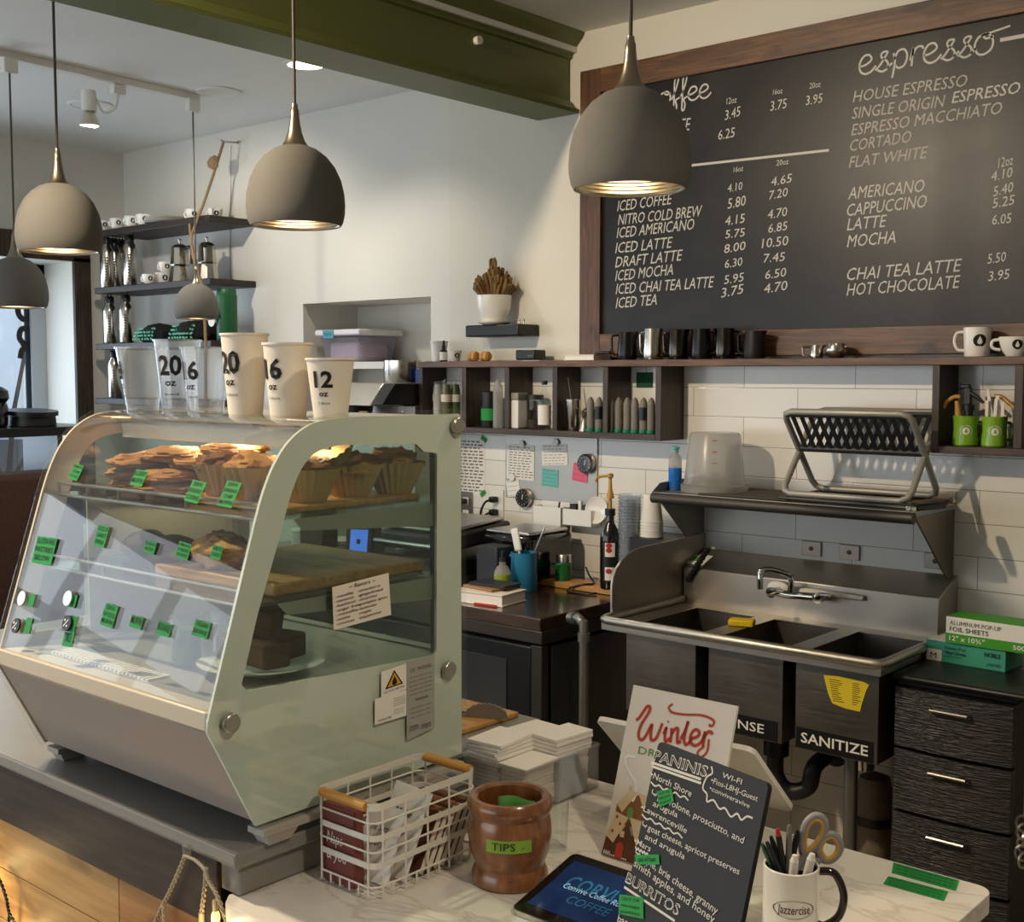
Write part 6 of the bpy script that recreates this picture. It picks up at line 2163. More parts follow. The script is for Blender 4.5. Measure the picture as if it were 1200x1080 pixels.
def loop(z, ins=0.0, r=.018):
    x0, x1, y0, y1 = bx0 + ins, bx1 - ins, by0 + ins, by1 - ins
    pts = []
    for cx_, cy_, a in ((x1 - r, y0 + r, -90), (x1 - r, y1 - r, 0), (x0 + r, y1 - r, 90), (x0 + r, y0 + r, 180)):
        for t_ in range(0, 91, 30):
            pts.append(Vc((cx_ + r * cos(radians(a + t_)), cy_ + r * sin(radians(a + t_)), z)))
    return pts


def band(pts, h, t_=.0022):
    m = MB()
    n = len(pts)
    c = sum(pts, Vc()) / n
    for p in pts:
        o = (p - c)
        o.z = 0
        o.normalize()
        m.v += [p - Z3 * h / 2, p + Z3 * h / 2, p + Z3 * h / 2 - o * t_, p - Z3 * h / 2 - o * t_]
    for i in range(n):
        j = (i + 1) % n
        for k in range(4):
            m.f.append((i * 4 + k, i * 4 + (k + 1) % 4, j * 4 + (k + 1) % 4, j * 4 + k))
    return m


for z, h in ((bz1, .012), (bz1 - .052, .010), (bz1 - .098, .010)):
    part('flat_band', band(loop(z), h), WIREM, q, W=True)
for z in (bz1 - .026, bz1 - .075, bz0 + .022):
    part('thin_wire', MB().tube(loop(z), .0018, 6, True), WIREM, q, W=True)
for k in range(5):
    y = by0 + .02 + (by1 - by0 - .04) * k / 4
    part('upright_wire', MB().tube([(bx0, y, bz1), (bx0, y, bz0 + .006), (bx0 + .008, y, bz0 + .002), (bx1 - .008, y, bz0 + .002), (bx1, y, bz0 + .006), (bx1, y, bz1)], .0018, 6), WIREM, q, W=True)
for k in range(9):
    y = by0 + .016 + (by1 - by0 - .032) * k / 8
    if k % 2:
        part('floor_wire', MB().tube([(bx0, y, bz0 + .022), (bx0, y, bz0 + .006), (bx0 + .006, y, bz0 + .002), (bx1 - .006, y, bz0 + .002), (bx1, y, bz0 + .006), (bx1, y, bz0 + .022)], .0018, 6), WIREM, q, W=True)
for k in range(6):
    x = bx0 + .014 + (bx1 - bx0 - .028) * k / 5
    zt_ = bz1 if k in (0, 5) else bz0 + .022
    part('floor_wire', MB().tube([(x, by0, zt_), (x, by0, bz0 + .006), (x, by0 + .006, bz0 + .002), (x, by1 - .006, bz0 + .002), (x, by1, bz0 + .006), (x, by1, zt_)], .0018, 6), WIREM, q, W=True)
for y in (by0, by1):
    part('wooden_grip', MB().tube([(bx0 + .016, y, bz1 + .001), (bx1 - .016, y, bz1 + .001)], .0085, 12), HANDLEW, q, W=True)
# contents
zi = bz0 + .0045
MAROON = mat('maroon_card', '#7a4038', .6)
q = thing('maroon_bag', 'maroon packet with white script at the front of the wire basket', 'packet', (bx0 + .058, by0 + .018, zi))
part('packet_body', MB().bb(-.050, .030, -.011, .011, 0, .132), MAROON, q, .002)
t = MB()
t.text('Naps', (-.038, -.0114, .066), (.002, -.0114, .066), .020, Z3, .0006, .25)
t.text('& you', (-.038, -.0114, .038), (.012, -.0114, .038), .018, Z3, .0006, .25, .004)
part('packet_lettering', t, PAPERO, q, flat=True)
R1 = Matrix.Rotation(radians(-24), 3, 'X')
for i, (y, w, h, yaw, lab, words) in enumerate(((by0 + .044, .078, .125, .10, 'white greeting card with black script at the front of the basket', ['the Shop', 'every']), (by0 + .085, .096, .150, -.10, 'taller white card with black line drawing behind in the basket', ['Make', 'today']))):
    q = thing('greeting_card', lab, 'card', ((bx0 + bx1) / 2 + .012, y, zi), 0)
    Rr = RZ(yaw) @ R1
    part('card_body', MB().box(Rr @ Vc((0, 0, h / 2)) + Z3 * .002, (w, .005, h), Rr), PAPER, q)
    t = MB()
    for k, wd in enumerate(words):
        b0 = Rr @ Vc((-w * .3, -.003, h * (.66 - .2 * k))) + Z3 * .002
        t.text(wd, b0, b0 + Rr @ Vc((w * .5, 0, 0)), .011, Rr @ Z3, .0006, .35)
    part('script', t, INK, q, flat=True)
FOILB = mat('brown_packet', '#5d3926', .35)
for i in range(6):
    y = by0 + .115 + i * .017
    Rr = Matrix.Rotation(radians(-28), 3, 'X')
    q = thing('drip_coffee_packet', ['brown packet leaning in the wire basket, first behind the white cards', 'brown packet leaning in the basket, second behind the cards', 'cream edged packet leaning in the basket, third behind the cards', 'brown packet leaning in the basket, fourth behind the cards', 'cream edged packet leaning in the basket, fifth behind the cards', 'rearmost brown packet leaning in the wire basket'][i], 'packet',
              ((bx0 + bx1) / 2 + .006, y, zi), 0, 'packets leaning in the basket')
    part('packet_body', MB().box(Rr @ Vc((0, 0, .055)) + Z3 * .004, (.112, .009, .108), Rr), FOILB if i % 2 == 0 else mat('tan_packet%d' % i, '#9b6e4b', .4), q, .002)
    part('packet_edge', MB().box(Rr @ Vc((.0572, 0, .055)) + Z3 * .004, (.0012, .0095, .108), Rr), PAPERO, q)

# turned wooden tip pot
pc = Vc((-1.325, 1.518, LZ + .0005))
zt = at(598, 930, y=1.518).z - pc.z
s_ = zt / .165
q = thing('tip_pot', 'turned reddish wooden pot with green tape reading tips', 'pot', pc)
pr = [(0, 0), (.060, 0), (.063, .004), (.0635, .018), (.060, .028), (.057, .034), (.060, .044), (.0665, .064), (.0695, .09), (.0685, .115), (.0655, .128), (.0645, .131), (.0655, .134), (.0695, .141), (.0705, .149), (.0695, .158), (.065, .1645), (.058, .165), (.053, .161), (.052, .15), (.055, .12), (.056, .08), (.05, .02), (0, .016)]
part('pot_body', MB().lathe([(r * 1.03, z * s_) for r, z in pr], n=48), POTWOOD, q)
ca = CAMANG(pc) - .03
m = MB()
for k in range(8):
    u0, u1 = -.040 + .08 * k / 8, -.040 + .08 * (k + 1) / 8
    rb = .0695 * 1.03 + .0012
    vs_ = []
    for u, v in ((u0, -.0105), (u1, -.0105), (u1, .0105), (u0, .0105)):
        a = ca + u / rb
        rr_ = rb - .045 * abs(v) + (-.0004 if v > 0 else 0)
        vs_.append((rr_ * cos(a), rr_ * sin(a), (.092 * s_) + v))
    m.add(vs_, [(0, 1, 2, 3)])
tp = part('tape', m, GTAPE2, q, flat=True)
t = MB()
wrap_text(t, 'TIPS', .0695 * 1.03 + .0016, ca - .12, .086 * s_, .0125, .040, 0, .0012)
wrap_text(t, 'v', .0695 * 1.03 + .0016, ca + .34, .0875 * s_, .005, .004, 0, .0004)
part('tape_lettering', t, INK, tp, flat=True)
for i, (dx, dy, a, m_, lab) in enumerate(((.006, .012, .5, mat('banknote_green', '#4d8a3f', .7, noise=.2, nscale=90), 'green slip standing inside the tip pot'), (-.004, -.004, .2, PAPER, 'white folded slip lying inside the tip pot'))):
    mm = MB()
    pts = [Vc((-.033 + .066 * k / 10, .010 * sin(k * .5), 0)) for k in range(11)]
    vs_, fs_ = [], []
    for p in pts:
        vs_ += [RZ(a) @ p, RZ(a) @ p + Z3 * (.045 if i == 0 else .03)]
    for k in range(10):
        fs_.append((2 * k, 2 * k + 2, 2 * k + 3, 2 * k + 1))
    o = single('banknote', mm.add(vs_, fs_), m_, lab, 'banknote', pc + Vc((dx, dy, .094 if i == 0 else .09)), 0)
    sm = o.modifiers.new('solid', 'SOLIDIFY')
    sm.thickness = .0008

# clear tumbler behind the pot
tp_ = at(648, 994, z=LZ)
q = thing('glass_tumbler', 'clear ribbed glass tumbler behind the tip pot', 'glass', (tp_.x, tp_.y, LZ + .0005))
part('tumbler_wall', MB().lathe([(0, 0), (.024, 0), (.026, .003), (.029, .088), (.0275, .088), (.0245, .008), (0, .008)], n=28), GLASS, q)

# napkin caddy
nx0, nx1, ny0, ny1, nz1 = -1.655, -1.487, 1.752, 1.985, 1.002
q = thing('napkin_caddy', 'clear acrylic caddy holding piles of napkins behind the pot', 'napkin holder', ((nx0 + nx1) / 2, (ny0 + ny1) / 2, LZ + .0005))
z0 = LZ + .0005
m = MB().bb(nx0, nx1, ny0, ny1, z0, z0 + .003)
m.bb(nx0, nx1, ny0, ny0 + .003, z0 + .003, nz1).bb(nx0, nx1, ny1 - .003, ny1, z0 + .003, nz1).bb(nx0, nx0 + .003, ny0 + .003, ny1 - .003, z0 + .003, nz1).bb(nx1 - .003, nx1, ny0 + .003, ny1 - .003, z0 + .003, nz1)
part('acrylic_wall', m, ACRYL, q, W=True)
part('lip', MB().tube([(nx0, ny0, nz1), (nx1, ny0, nz1), (nx1, ny1, nz1), (nx0, ny1, nz1)], .0035, 6, True), ACRYL, q, W=True)
random.seed(31)
stacks = [(nx0 + .048, ny0 + .058, .086, .10, 15, 'front left'), (nx0 + .125, ny0 + .055, .07, .095, 11, 'front right'), (nx0 + .05, ny0 + .165, .086, .095, 14, 'rear left'), (nx0 + .125, ny0 + .165, .07, .10, 15, 'rear right')]
for (x, y, w, d, n, lab) in stacks:
    z = z0 + .0035
    for k in range(n):
        h = .0082
        a = random.uniform(-.03, .03) if z < nz1 else random.uniform(-.09, .09)
        m = MB().box((0, 0, h / 2), (w - .008, d - .006, h - .0007), RZ(a)) if z < nz1 - .01 else MB().box((0, 0, h / 2), (w, d + .01, h - .0007), RZ(a)) 
        dxx = random.uniform(-.002, .002)
        single('napkin', m, NAPK, 'folded white napkin in the %s pile of the acrylic caddy' % lab, 'napkin', (x + dxx, y, z), 0, '%s napkin pile' % lab, bevel=.0012)
        z += h
# kraft board and tongs behind
zt_ = GZ + .0005
single('kraft_board', MB().bb(-.17, .13, -.13, .16, 0, .012), BAMBOO, 'pale wooden board on the counter behind the pastry case', 'board', (-1.90, 1.90, zt_), 0, bevel=.003)
q = thing('pastry_tongs', 'scalloped grey pastry tongs lying on the wooden board', 'tongs', (-1.79, 1.97, zt_ + .0125))
pts = [(-.05 + .1 * k / 16, .030 * math.sqrt(max(0, 1 - ((k - 8) / 8) ** 2)) + (.003 if k % 2 else 0)) for k in range(17)]
part('scallop_head', MB().prism([(a, b) for a, b in pts], (0, 0, .001), Vc((.9, .44, 0)), Z3, Vc((-.003, .006, 0))), mat('grey_nylon', '#7d7466', .5), q)
part('arm', MB().tube([(-.04, -.015, .008), (-.16, -.06, .006)], .006, 8), ALU, q)

# tablet leaning forward on a low wedge
ta, tb = Vc((-1.235, 1.418, LZ + .0005)), Vc((-1.235, 1.582, .952))
V_ = (tb - ta).normalized()
N_ = X3.cross(V_)
TH = .010
q = thing('tablet', 'black tablet showing blue coffee logo screen lying tilted behind the chalk sign', 'tablet', ta)
def rrect(w, h, r, n=5):
    o = []
    for cx_, cy_, a in ((w - r, r, -90), (w - r, h - r, 0), (r, h - r, 90), (r, r, 180)):
        for t_ in range(n + 1):
            o.append((cx_ + r * cos(radians(a + 90 * t_ / n)), cy_ + r * sin(radians(a + 90 * t_ / n))))
    return o
TL_, TW_ = .25, (tb - ta).length
part('tablet_shell', MB().prism(rrect(TL_, TW_, .012), (0, 0, 0), X3, V_, N_ * TH), ALU, q)
gl_ = part('glass_front', MB().prism(rrect(TL_ - .004, TW_ - .004, .011), X3 * .002 + V_ * .002 + N_ * (TH + .0001), X3, V_, N_ * .0008), BLACKG, q)
S0 = X3 * .018 + V_ * .022 + N_ * (TH + .0010)
part('screen', MB().prism([(0, 0), (TL_ - .036, 0), (TL_ - .036, TW_ - .042), (0, TW_ - .042)], S0, X3, V_, N_ * .0005), mat('tablet_screen', '#17305c', .12, emit='#18386e', strength=.15), q)
t = MB()
t.text('CORVUS', S0 + X3 * .024 + V_ * .062 + N_ * .0006, S0 + X3 * .15 + V_ * .062 + N_ * .0006, .030, V_, .0004, 0, .012)
part('screen_logo', t, mat('screen_teal', '#2f6f92', .2, emit='#2f7fae', strength=.2), q, flat=True)
t = MB()
t.text('Convive Coffee Roast', S0 + X3 * .026 + V_ * .058 + N_ * .0010, S0 + X3 * .155 + V_ * .058 + N_ * .0010, .013, V_, .0004)
part('screen_title', t, mat('screen_white', '#a8cbe8', .2, emit='#bfe0ff', strength=.35), q, flat=True)
t = MB()
t.text('COFFEE', S0 + X3 * .052 + V_ * .030 + N_ * .0006, S0 + X3 * .135 + V_ * .030 + N_ * .0006, .018, V_, .0004, .1, .008)
part('screen_subtitle', t, MATS['screen_teal'], q, flat=True)
part('tablet_stand', MB().prism([(0.0, 0), (.135, 0), (.135, .028), (.12, .033)], Vc((.08, .02, -.0002)), Y3, Z3, X3 * .10), BLACKP, q)

# winter drinks sign leaning back
wb0 = at(705, 1001, z=LZ + .001)
wy = wb0.y
w_t = at(737, 801, y=wy + .095)
V_ = Vc((0, w_t.y - wy, w_t.z - wb0.z))
HS = V_.length
V_.normalize()
wr = at(858, 828, y=wy + .095)
WS = (wr.x - w_t.x)
N_ = X3.cross(V_)
q = thing('winter_sign', 'white foam board sign reading Winter in red script, leaning back', 'sign', (wb0.x, wy, LZ + .001))
part('foam_board', MB().prism([(0, 0), (WS, 0), (WS, HS), (0, HS)], (0, 0, 0), X3, V_, -N_ * .006), PAPERO, q)
part('prop', MB().prism([(-.02, 0), (.02, 0), (.008, HS * .6), (-.008, HS * .6)], Vc((WS / 2, .115, 0)), X3, (V_ * 1 + Vc((0, -.36, 0))).normalized(), Vc((0, .003, 0))), PAPERO, q)
O_ = N_ * .0005
t = MB()
RU_ = (X3 * cos(.10) + V_ * sin(.10))
RV_ = (V_ * cos(.10) - X3 * sin(.10))
script(t, 'Winter', O_ + X3 * (WS * .14) + V_ * (HS * .695), RU_, RV_, .0058, WS * .70, .027)
WO_ = O_ + X3 * (WS * .14) + V_ * (HS * .695)
w_, x_ = WS * .70, .027
t.stroke([(.44 * w_, 2.5 * x_), (.39 * w_, 2.25 * x_), (.45 * w_, 1.95 * x_), (.62 * w_, 1.9 * x_), (.85 * w_, 1.95 * x_), (1.0 * w_, 1.7 * x_), (.99 * w_, 1.35 * x_), (.94 * w_, 1.4 * x_)], WO_, RU_, RV_, .004)
t.stroke([(.96 * w_, .5 * x_), (.95 * w_, -.3 * x_), (.87 * w_, -.7 * x_), (.83 * w_, -.4 * x_), (.91 * w_, .05 * x_)], WO_, RU_, RV_, .004)
part('script_title', t, REDINK, q, flat=True)
part('subtitle', MB().text('DRINKS', O_ + X3 * (WS * .17) + V_ * (HS * .615), O_ + X3 * (WS * .62) + V_ * (HS * .615), .013, V_, .0006, 0, .006), GREENINK, q, flat=True)
part('smoke_curl', MB().stroke([(WS * .15, HS * .59), (WS * .08, HS * .585), (WS * .06, HS * .56), (WS * .12, HS * .50), (WS * .20, HS * .45), (WS * .22, HS * .38), (WS * .20, HS * .34)], O_, X3, V_, .005), mat('smoke_white', '#f4efe6', .8), q, flat=True)
GING = mat('gingerbread', '#8a5a2c', .7)
GINGD = mat('gingerbread_dark', '#5f3a20', .7)
ROOFC = mat('icing_roof', '#dcc39a', .7)
U2 = lambda x, y: (x * WS, y * HS)
PL = lambda pts, l, mb=None: (mb or MB()).poly([U2(*p) for p in pts], O_, X3, V_, l)
hs_ = part('house_back', PL([(.06, .2), (.60, .2), (.60, .32), (.36, .32), (.245, .385), (.13, .30), (.06, .30)], .0004), GING, q, flat=True)
m = PL([(.06, .305), (.17, .405), (.24, .395), (.125, .265)], .0010)
PL([(.25, .395), (.50, .38), (.58, .29), (.36, .27)], .0010, m)
part('house_back_roof', PL([(.15, .40), (.175, .40), (.175, .428), (.15, .428)], .0010, m), ROOFC, hs_, flat=True)
part('house_back_door', PL([(.175, .235), (.235, .235), (.235, .295), (.205, .312), (.175, .295)], .0014), GREENINK, hs_, flat=True)
hs_ = part('house_front', PL([(.0, .005), (.75, .005), (.75, .12), (.5, .18), (.02, .13)], .0016), GINGD, q, flat=True)
m = PL([(.015, .115), (.07, .262), (.20, .245), (.095, .085)], .0020)
part('house_front_roof', PL([(.21, .25), (.52, .245), (.60, .10), (.34, .075)], .0020, m), ROOFC, hs_, flat=True)
part('house_front_gable', PL([(.085, .02), (.335, .02), (.335, .06), (.205, .225), (.085, .06)], .0025), GINGD, hs_, flat=True)
part('house_front_door', PL([(.135, .012), (.205, .012), (.205, .085), (.17, .105), (.135, .085)], .0030), mat('red_door', '#b8402c', .7), hs_, flat=True)
part('house_front_window', PL([(.15, .13), (.19, .13), (.19, .165), (.15, .165)], .0030), ROOFC, hs_, flat=True)
m = MB()
for u, v in ((.09, .235), (.13, .20), (.07, .15), (.42, .22), (.50, .16)):
    m.disc(O_ + X3 * (u * WS) + V_ * (v * HS), X3, V_, .0028, lift=.0024)
part('roof_dots', m, REDINK, hs_, flat=True)
m = MB()
for k in range(12):
    u = .02 + k * .02
    m.poly([U2(u, .012), U2(u + .012, .012), U2(u + .012, .03), U2(u + .006, .038), U2(u, .03)], O_, X3, V_, .0024)
part('icing_fence', m, PAPER, hs_, flat=True)

# chalk sign with paninis
pb0 = at(714, 1142, z=LZ + .001)
ptl = at(772, 868, y=pb0.y + .095)
ptr = at(901, 918, z=ptl.z)
U_ = (ptr - ptl)
WP = U_.length
U_.normalize()
V_ = (ptl - pb0)
HP = V_.length
V_.normalize()
N_ = U_.cross(V_).normalized()
q = thing('panini_chalk_sign', 'small black chalk sign listing paninis and burritos in white lettering', 'sign', pb0)
WP_, HP_ = WP, HP
part('sign_panel', MB().prism(rrect(WP, HP, .008), (0, 0, 0), U_, V_, -N_ * .008), mat('sign_black', '#1c1d20', .55), q)
back = -N_ * .010
foot = Vc((0, .17, 0)) + U_ * (WP * .5)
part('sign_prop', MB().tube([U_ * (WP * .5) + V_ * (HP * .72) - N_ * .012, Vc((foot.x, foot.y, .006))], .005, 8), BAMBOO, q)


def inv(px, py):
    """photo pixel -> sign coordinates (fractions of width, height)"""
    r = FW + RT * ((px - CXP) / F_PX) - UP * ((py - CYP) / F_PX)
    t_ = (pb0 - CAM).dot(N_) / r.dot(N_)
    d = CAM + r * t_ - pb0
    return d.dot(U_), d.dot(V_)


def zp8(x, y):      # enlarged view of the sign, region 700..910 x 800..1010
    return 700 + x * .19444, 800 + y * .19444


def zp7(x, y):      # enlarged view 600..900 x 980..1080
    return 600 + x * .25, 980 + y * .25


t = MB()


def line(mb, s, a, b, h, conv, off=.002):
    h = h * .82
    A_, B_ = inv(*conv(*a)), inv(*conv(*b))
    Hh = inv(*conv(a[0], a[1] - h))
    hh = Hh[1] - A_[1]
    P0 = U_ * A_[0] + V_ * A_[1] + N_ * .0006
    P1 = U_ * B_[0] + V_ * B_[1] + N_ * .0006
    mb.text(s, P0, P1, hh, N_.cross((P1 - P0).normalized()), .0006, .05, off)


line(t, 'WI-FI', (785, 562), (905, 602), 40, zp8)
line(t, '\u2022Fios-L8HJ-Guest', (715, 595), (1000, 700), 42, zp8)
line(t, '\u2022conviveravive', (705, 640), (950, 742), 36, zp8)
line(t, '\u2022North Shore', (343, 575), (592, 685), 48, zp8)
line(t, '\u21b3provolone, prosciutto, and', (345, 685), (910, 955), 50, zp8)
line(t, 'arugula', (355, 745), (505, 812), 44, zp8)
line(t, '\u2022Lawrenceville', (280, 770), (560, 905), 46, zp8)
line(t, '\u21b3goat cheese, apricot preserves', (285, 875), (880, 1140), 48, zp8)
line(t, 'and arugula', (303, 942), (545, 1060), 46, zp8)
line(t, '\u2022Mars', (235, 970), (335, 1020), 46, zp8)
line(t, '\u21b3apple, brie cheese, granny', (585, 90), (975, 355), 45, zp7)
line(t, 'smith apples, and honey', (580, 140), (960, 395), 45, zp7)
line(t, 'bacon, egg and avocado', (500, 400), (860, 560), 44, zp7)
part('chalk_lettering', t, CHALK, q, flat=True)
t = MB()
line(t, 'PANINIS', (360, 470), (690, 565), 78, zp8, .03)
line(t, 'BURRITOS', (540, 215), (790, 365), 62, zp7, .03)
hd = part('heading', t, CHALK, q, flat=True)
t = MB()


def lift_line(mb, s, a, b, h, conv):
    n0 = len(mb.v)
    line(mb, s, a, b, h, conv, -.012)
    mb.v[n0:] = [p + N_ * .0004 for p in mb.v[n0:]]


lift_line(t, 'PANINIS', (366, 468), (684, 560), 70, zp8)
lift_line(t, 'BURRITOS', (545, 212), (785, 358), 55, zp7)
part('heading_fill', t, MATS['sign_black'], hd, flat=True)
t = MB()


def cl(mb, pts, conv, w, sm=4):
    mb.stroke([inv(*conv(*p)) for p in pts], N_ * .0004, U_, V_, w, .0006, sm)


cl(t, [(348, 487), (655, 578)], zp8, .0035, 0)
cl(t, [(352, 510), (655, 602)], zp8, .0035, 0)
cl(t, [(535, 240), (775, 390)], zp7, .0035, 0)
cl(t, [(720, 500), (725, 540), (690, 565), (665, 630), (690, 665), (690, 710), (730, 700), (765, 750), (800, 745), (835, 795), (875, 775), (900, 812), (935, 790), (970, 800)], zp8, .0026)
for a, b in (((345, 610), (575, 700)), ((288, 805), (535, 925)), ((245, 1000), (325, 1040))):
    n = 9
    cl(t, [(a[0] + (b[0] - a[0]) * k / n, a[1] + (b[1] - a[1]) * k / n + (8 if k % 2 else -8)) for k in range(n + 1)], zp8, .0022)
part('chalk_flourish', t, CHALK, q, flat=True)
for i, (pts, conv, lab, words) in enumerate((([(385, 660), (475, 640), (490, 715), (400, 755)], zp8, 'green tape patch near the top reading out', ['OUT OF', 'PROV', 'TODAY']),
                                             ([(590, 90), (705, 85), (708, 130), (600, 135)], zp7, 'green tape patch in the middle of the sign', ['out of ham']),
                                             ([(515, 275), (628, 285), (628, 385), (510, 365)], zp7, 'green tape patch at the lower left of the sign', ['OUT OF', 'sausage', 'patties']))):
    P = [inv(*conv(*p)) for p in pts]
    m = MB().prism(P, N_ * .0018, U_, V_, N_ * .0006)
    tp = part('tape_patch', m, GTAPE, q, label=lab)
    t = MB()
    tl, tr2, br2, bl2 = [Vc((p[0], p[1], 0)) for p in P]
    n = len(words)
    for k, s in enumerate(words):
        f = (k + .85) / (n + .2)
        a_, b_ = tl.lerp(bl2, f), tr2.lerp(br2, f)
        a_, b_ = a_.lerp(b_, .1), a_.lerp(b_, .85)
        A_ = U_ * a_.x + V_ * a_.y + N_ * .0026
        B_ = U_ * b_.x + V_ * b_.y + N_ * .0026
        t.text(s, A_, B_, (tl - bl2).length * .5 / n, N_.cross((B_ - A_).normalized()), .0004)
    part('tape_writing', t, INK, tp, flat=True)

# pos screen seen from behind
def pos(px, py, y):
    return at(px, py, y=y)


A_ = at(697, 843, y=1.86)
B_ = at(882, 881, y=1.86)
B_.z = A_.z
B_.y = at(882, 881, z=A_.z).y
B_.x = at(882, 881, z=A_.z).x
U2_ = (B_ - A_)
L_ = U2_.length
U2_.normalize()
D_ = Vc((-U2_.y, U2_.x, 0))
best = min((abs((at(930, 952, y=B_.y + k * .005) - B_).dot(U2_)), k) for k in range(-10, 50))
C_ = at(930, 952, y=B_.y + best[1] * .005)
V2_ = (C_ - B_)
V2_ = V2_ - U2_ * V2_.dot(U2_)
H2_ = V2_.length
V2_.normalize()
q = thing('till_screen', 'white till screen seen from behind, tilted on its stand behind the winter sign', 'till screen', (-1.2, 1.9, LZ + .0005))
N2_ = U2_.cross(V2_)
m = MB().prism(rrect(L_, H2_, .016), A_, U2_, V2_, N2_ * .010)
part('screen_shell', m, WHITEP, q, W=True)
mid = A_ + U2_ * (L_ * .45) + V2_ * (H2_ * .6)
part('stand_leg', MB().hexa([(mid.x - .03, mid.y - .02, LZ + .0005), (mid.x + .05, mid.y - .02, LZ + .0005), (mid.x - .03, mid.y + .04, LZ + .0005), (mid.x + .05, mid.y + .04, LZ + .0005), (mid.x - .03, mid.y - .012, mid.z - .02), (mid.x + .03, mid.y - .012, mid.z - .02), (mid.x - .03, mid.y + .01, mid.z - .012), (mid.x + .03, mid.y + .01, mid.z - .012)]), WHITEP, q, .003, W=True)
pc = at(709, 915, z=LZ + .0005)
q = thing('card_reader', 'small pale card reader stand between napkins and winter sign', 'card reader', (pc.x - .02, 1.90, LZ + .0005))
part('reader_body', MB().prism([(-.05, 0), (.05, 0), (.02, .09), (-.035, .09)], (-.03, 0, 0), Y3, Z3, X3 * .06), mat('pale_blue_plastic', '#b9bec7', .35), q, .004)

# mug of pens
mc = at(926, 1094, z=LZ)
mc = Vc((mc.x, mc.y, LZ + .0005))
zr_ = at(926, 1012, y=mc.y).z - mc.z
r_ = .0425
q = thing('pen_mug', 'white mug with black handle lettered Jazzercise, full of pens', 'mug', mc)
part('mug_body', MB().lathe([(0, 0), (r_ - .003, 0), (r_, .003), (r_, zr_ - .001), (r_ - .001, zr_), (r_ - .003, zr_), (r_ - .003, .006), (0, .006)], n=44), WHITEC, q)
part('mug_lining', MB().lathe([(r_ - .0032, zr_ - .004), (r_ - .0032, .0065), (0, .0065)], n=44), BLACKG, q)
ca = CAMANG(mc)
hb = MB()
d = Vc((cos(ca + pi / 2 + .05), sin(ca + pi / 2 + .05), 0))
hb.tube(catmull([d * (r_ - .002) + Z3 * (zr_ * .93), d * (r_ + .022) + Z3 * (zr_ * .91), d * (r_ + .036) + Z3 * (zr_ * .62), d * (r_ + .030) + Z3 * (zr_ * .32), d * (r_ + .010) + Z3 * (zr_ * .16), d * (r_ - .002) + Z3 * (zr_ * .17)], 6), .0062, 10)
part('handle', hb, mat('dark_plum_glaze', '#241a1d', .15, coat=.4), q)
t = MB()
wrap_text(t, 'Jazzercise', r_, ca + .12, zr_ * .45, .0135, .050, 0, .0008, 0, .08)
o_ = [(.033 * cos(k * pi / 24) * (1 - .12 * max(0, sin(k * pi / 24))), .014 * sin(k * pi / 24) - .001 if sin(k * pi / 24) > 0 else .014 * sin(k * pi / 24) - .001) for k in range(48)]
vs_, fs_ = [], []
for k, (u, v) in enumerate(o_):
    for sc_ in (1.0, .955):
        a = ca + .12 + u * sc_ / r_
        vs_.append(((r_ + .0008) * cos(a), (r_ + .0008) * sin(a), zr_ * .52 + v * sc_))
for k in range(48):
    j = (k + 1) % 48
    fs_.append((2 * k, 2 * j, 2 * j + 1, 2 * k + 1))
t.add(vs_, fs_)
part('mug_emblem', t, INK, q, flat=True)
zb_ = mc.z + .008
# pens and scissors: leaning directions seen from the camera; s = sideways, b = back
Rv, Bv = RT, Vc((FW.x, FW.y, 0)).normalized()


def pen(s0, s1, bk, h, r, m_, name, lab, cat='pen', tip=None, tipm=None):
    p0 = Rv * (s0 * .028) + Bv * (bk * .6)
    p1 = Rv * s1 + Bv * bk + Z3 * h
    q = thing(name, lab, cat, (mc.x, mc.y, zb_))
    part('barrel', MB().tube([p0, p0.lerp(p1, .93)], r, 10), m_, q)
    part('pen_cap', MB().tube([p0.lerp(p1, .931), p1], [r * .9, r * .6], 10), tipm or m_, q)
    return q


pen(.6, -.046, .0, .135, .0042, mat('green_pen', '#3c6a55', .35), 'pen', 'green pen at the far left of the mug')
pen(.7, -.040, -.008, .140, .0045, GRAPH, 'pen', 'dark grey pen beside the green one at the left of the mug')
pen(.5, -.030, .010, .142, .0045, BLACKP, 'pen', 'black pen behind the grey pen in the mug')
pen(.2, -.021, .006, .155, .0048, GRAPH, 'pen', 'grey pen with red clip in the mug', 'pen', None, mat('red_clip', '#b0323a', .35))
pen(-.2, -.003, .004, .162, .0048, mat('grey_pencil', '#79756d', .4), 'pen', 'tall grey marker in the middle of the mug')
pen(-.6, .012, .012, .150, .0052, BLACKP, 'pen', 'black ridged pen right of the tall marker')
pen(-.3, .0, -.022, .125, .0068, WHITEP, 'marker', 'thick white marker in the front of the mug', 'marker')
pen(.1, .028, -.016, .125, .0068, WHITEP, 'marker', 'thick white marker at the right rim of the mug', 'marker')
q = thing('scissors', 'grey handled scissors with yellow inner loops standing in the mug', 'scissors', (mc.x, mc.y, zb_))
GREYH = mat('grey_handle', '#8f8d8c', .4)
YELH = mat('yellow_grip', '#c79a4a', .4)
SP = lambda u, v: Rv * u + Bv * .016 + Z3 * v
L1 = [SP(u, v) for u, v in ((.022, .112), (.020, .135), (.026, .160), (.040, .172), (.052, .166), (.054, .150), (.046, .132), (.034, .118))]
L2 = [SP(u, v) for u, v in ((.044, .118), (.050, .136), (.064, .143), (.076, .134), (.078, .118), (.068, .104), (.054, .102))]
part('blade', MB().strip([SP(-.006, .0), SP(.014, .09)], .012, Bv, .002), CHROME, q)
part('blade', MB().strip([SP(-.002, .0), SP(.024, .088)], .012, Bv, .002), CHROME, q)
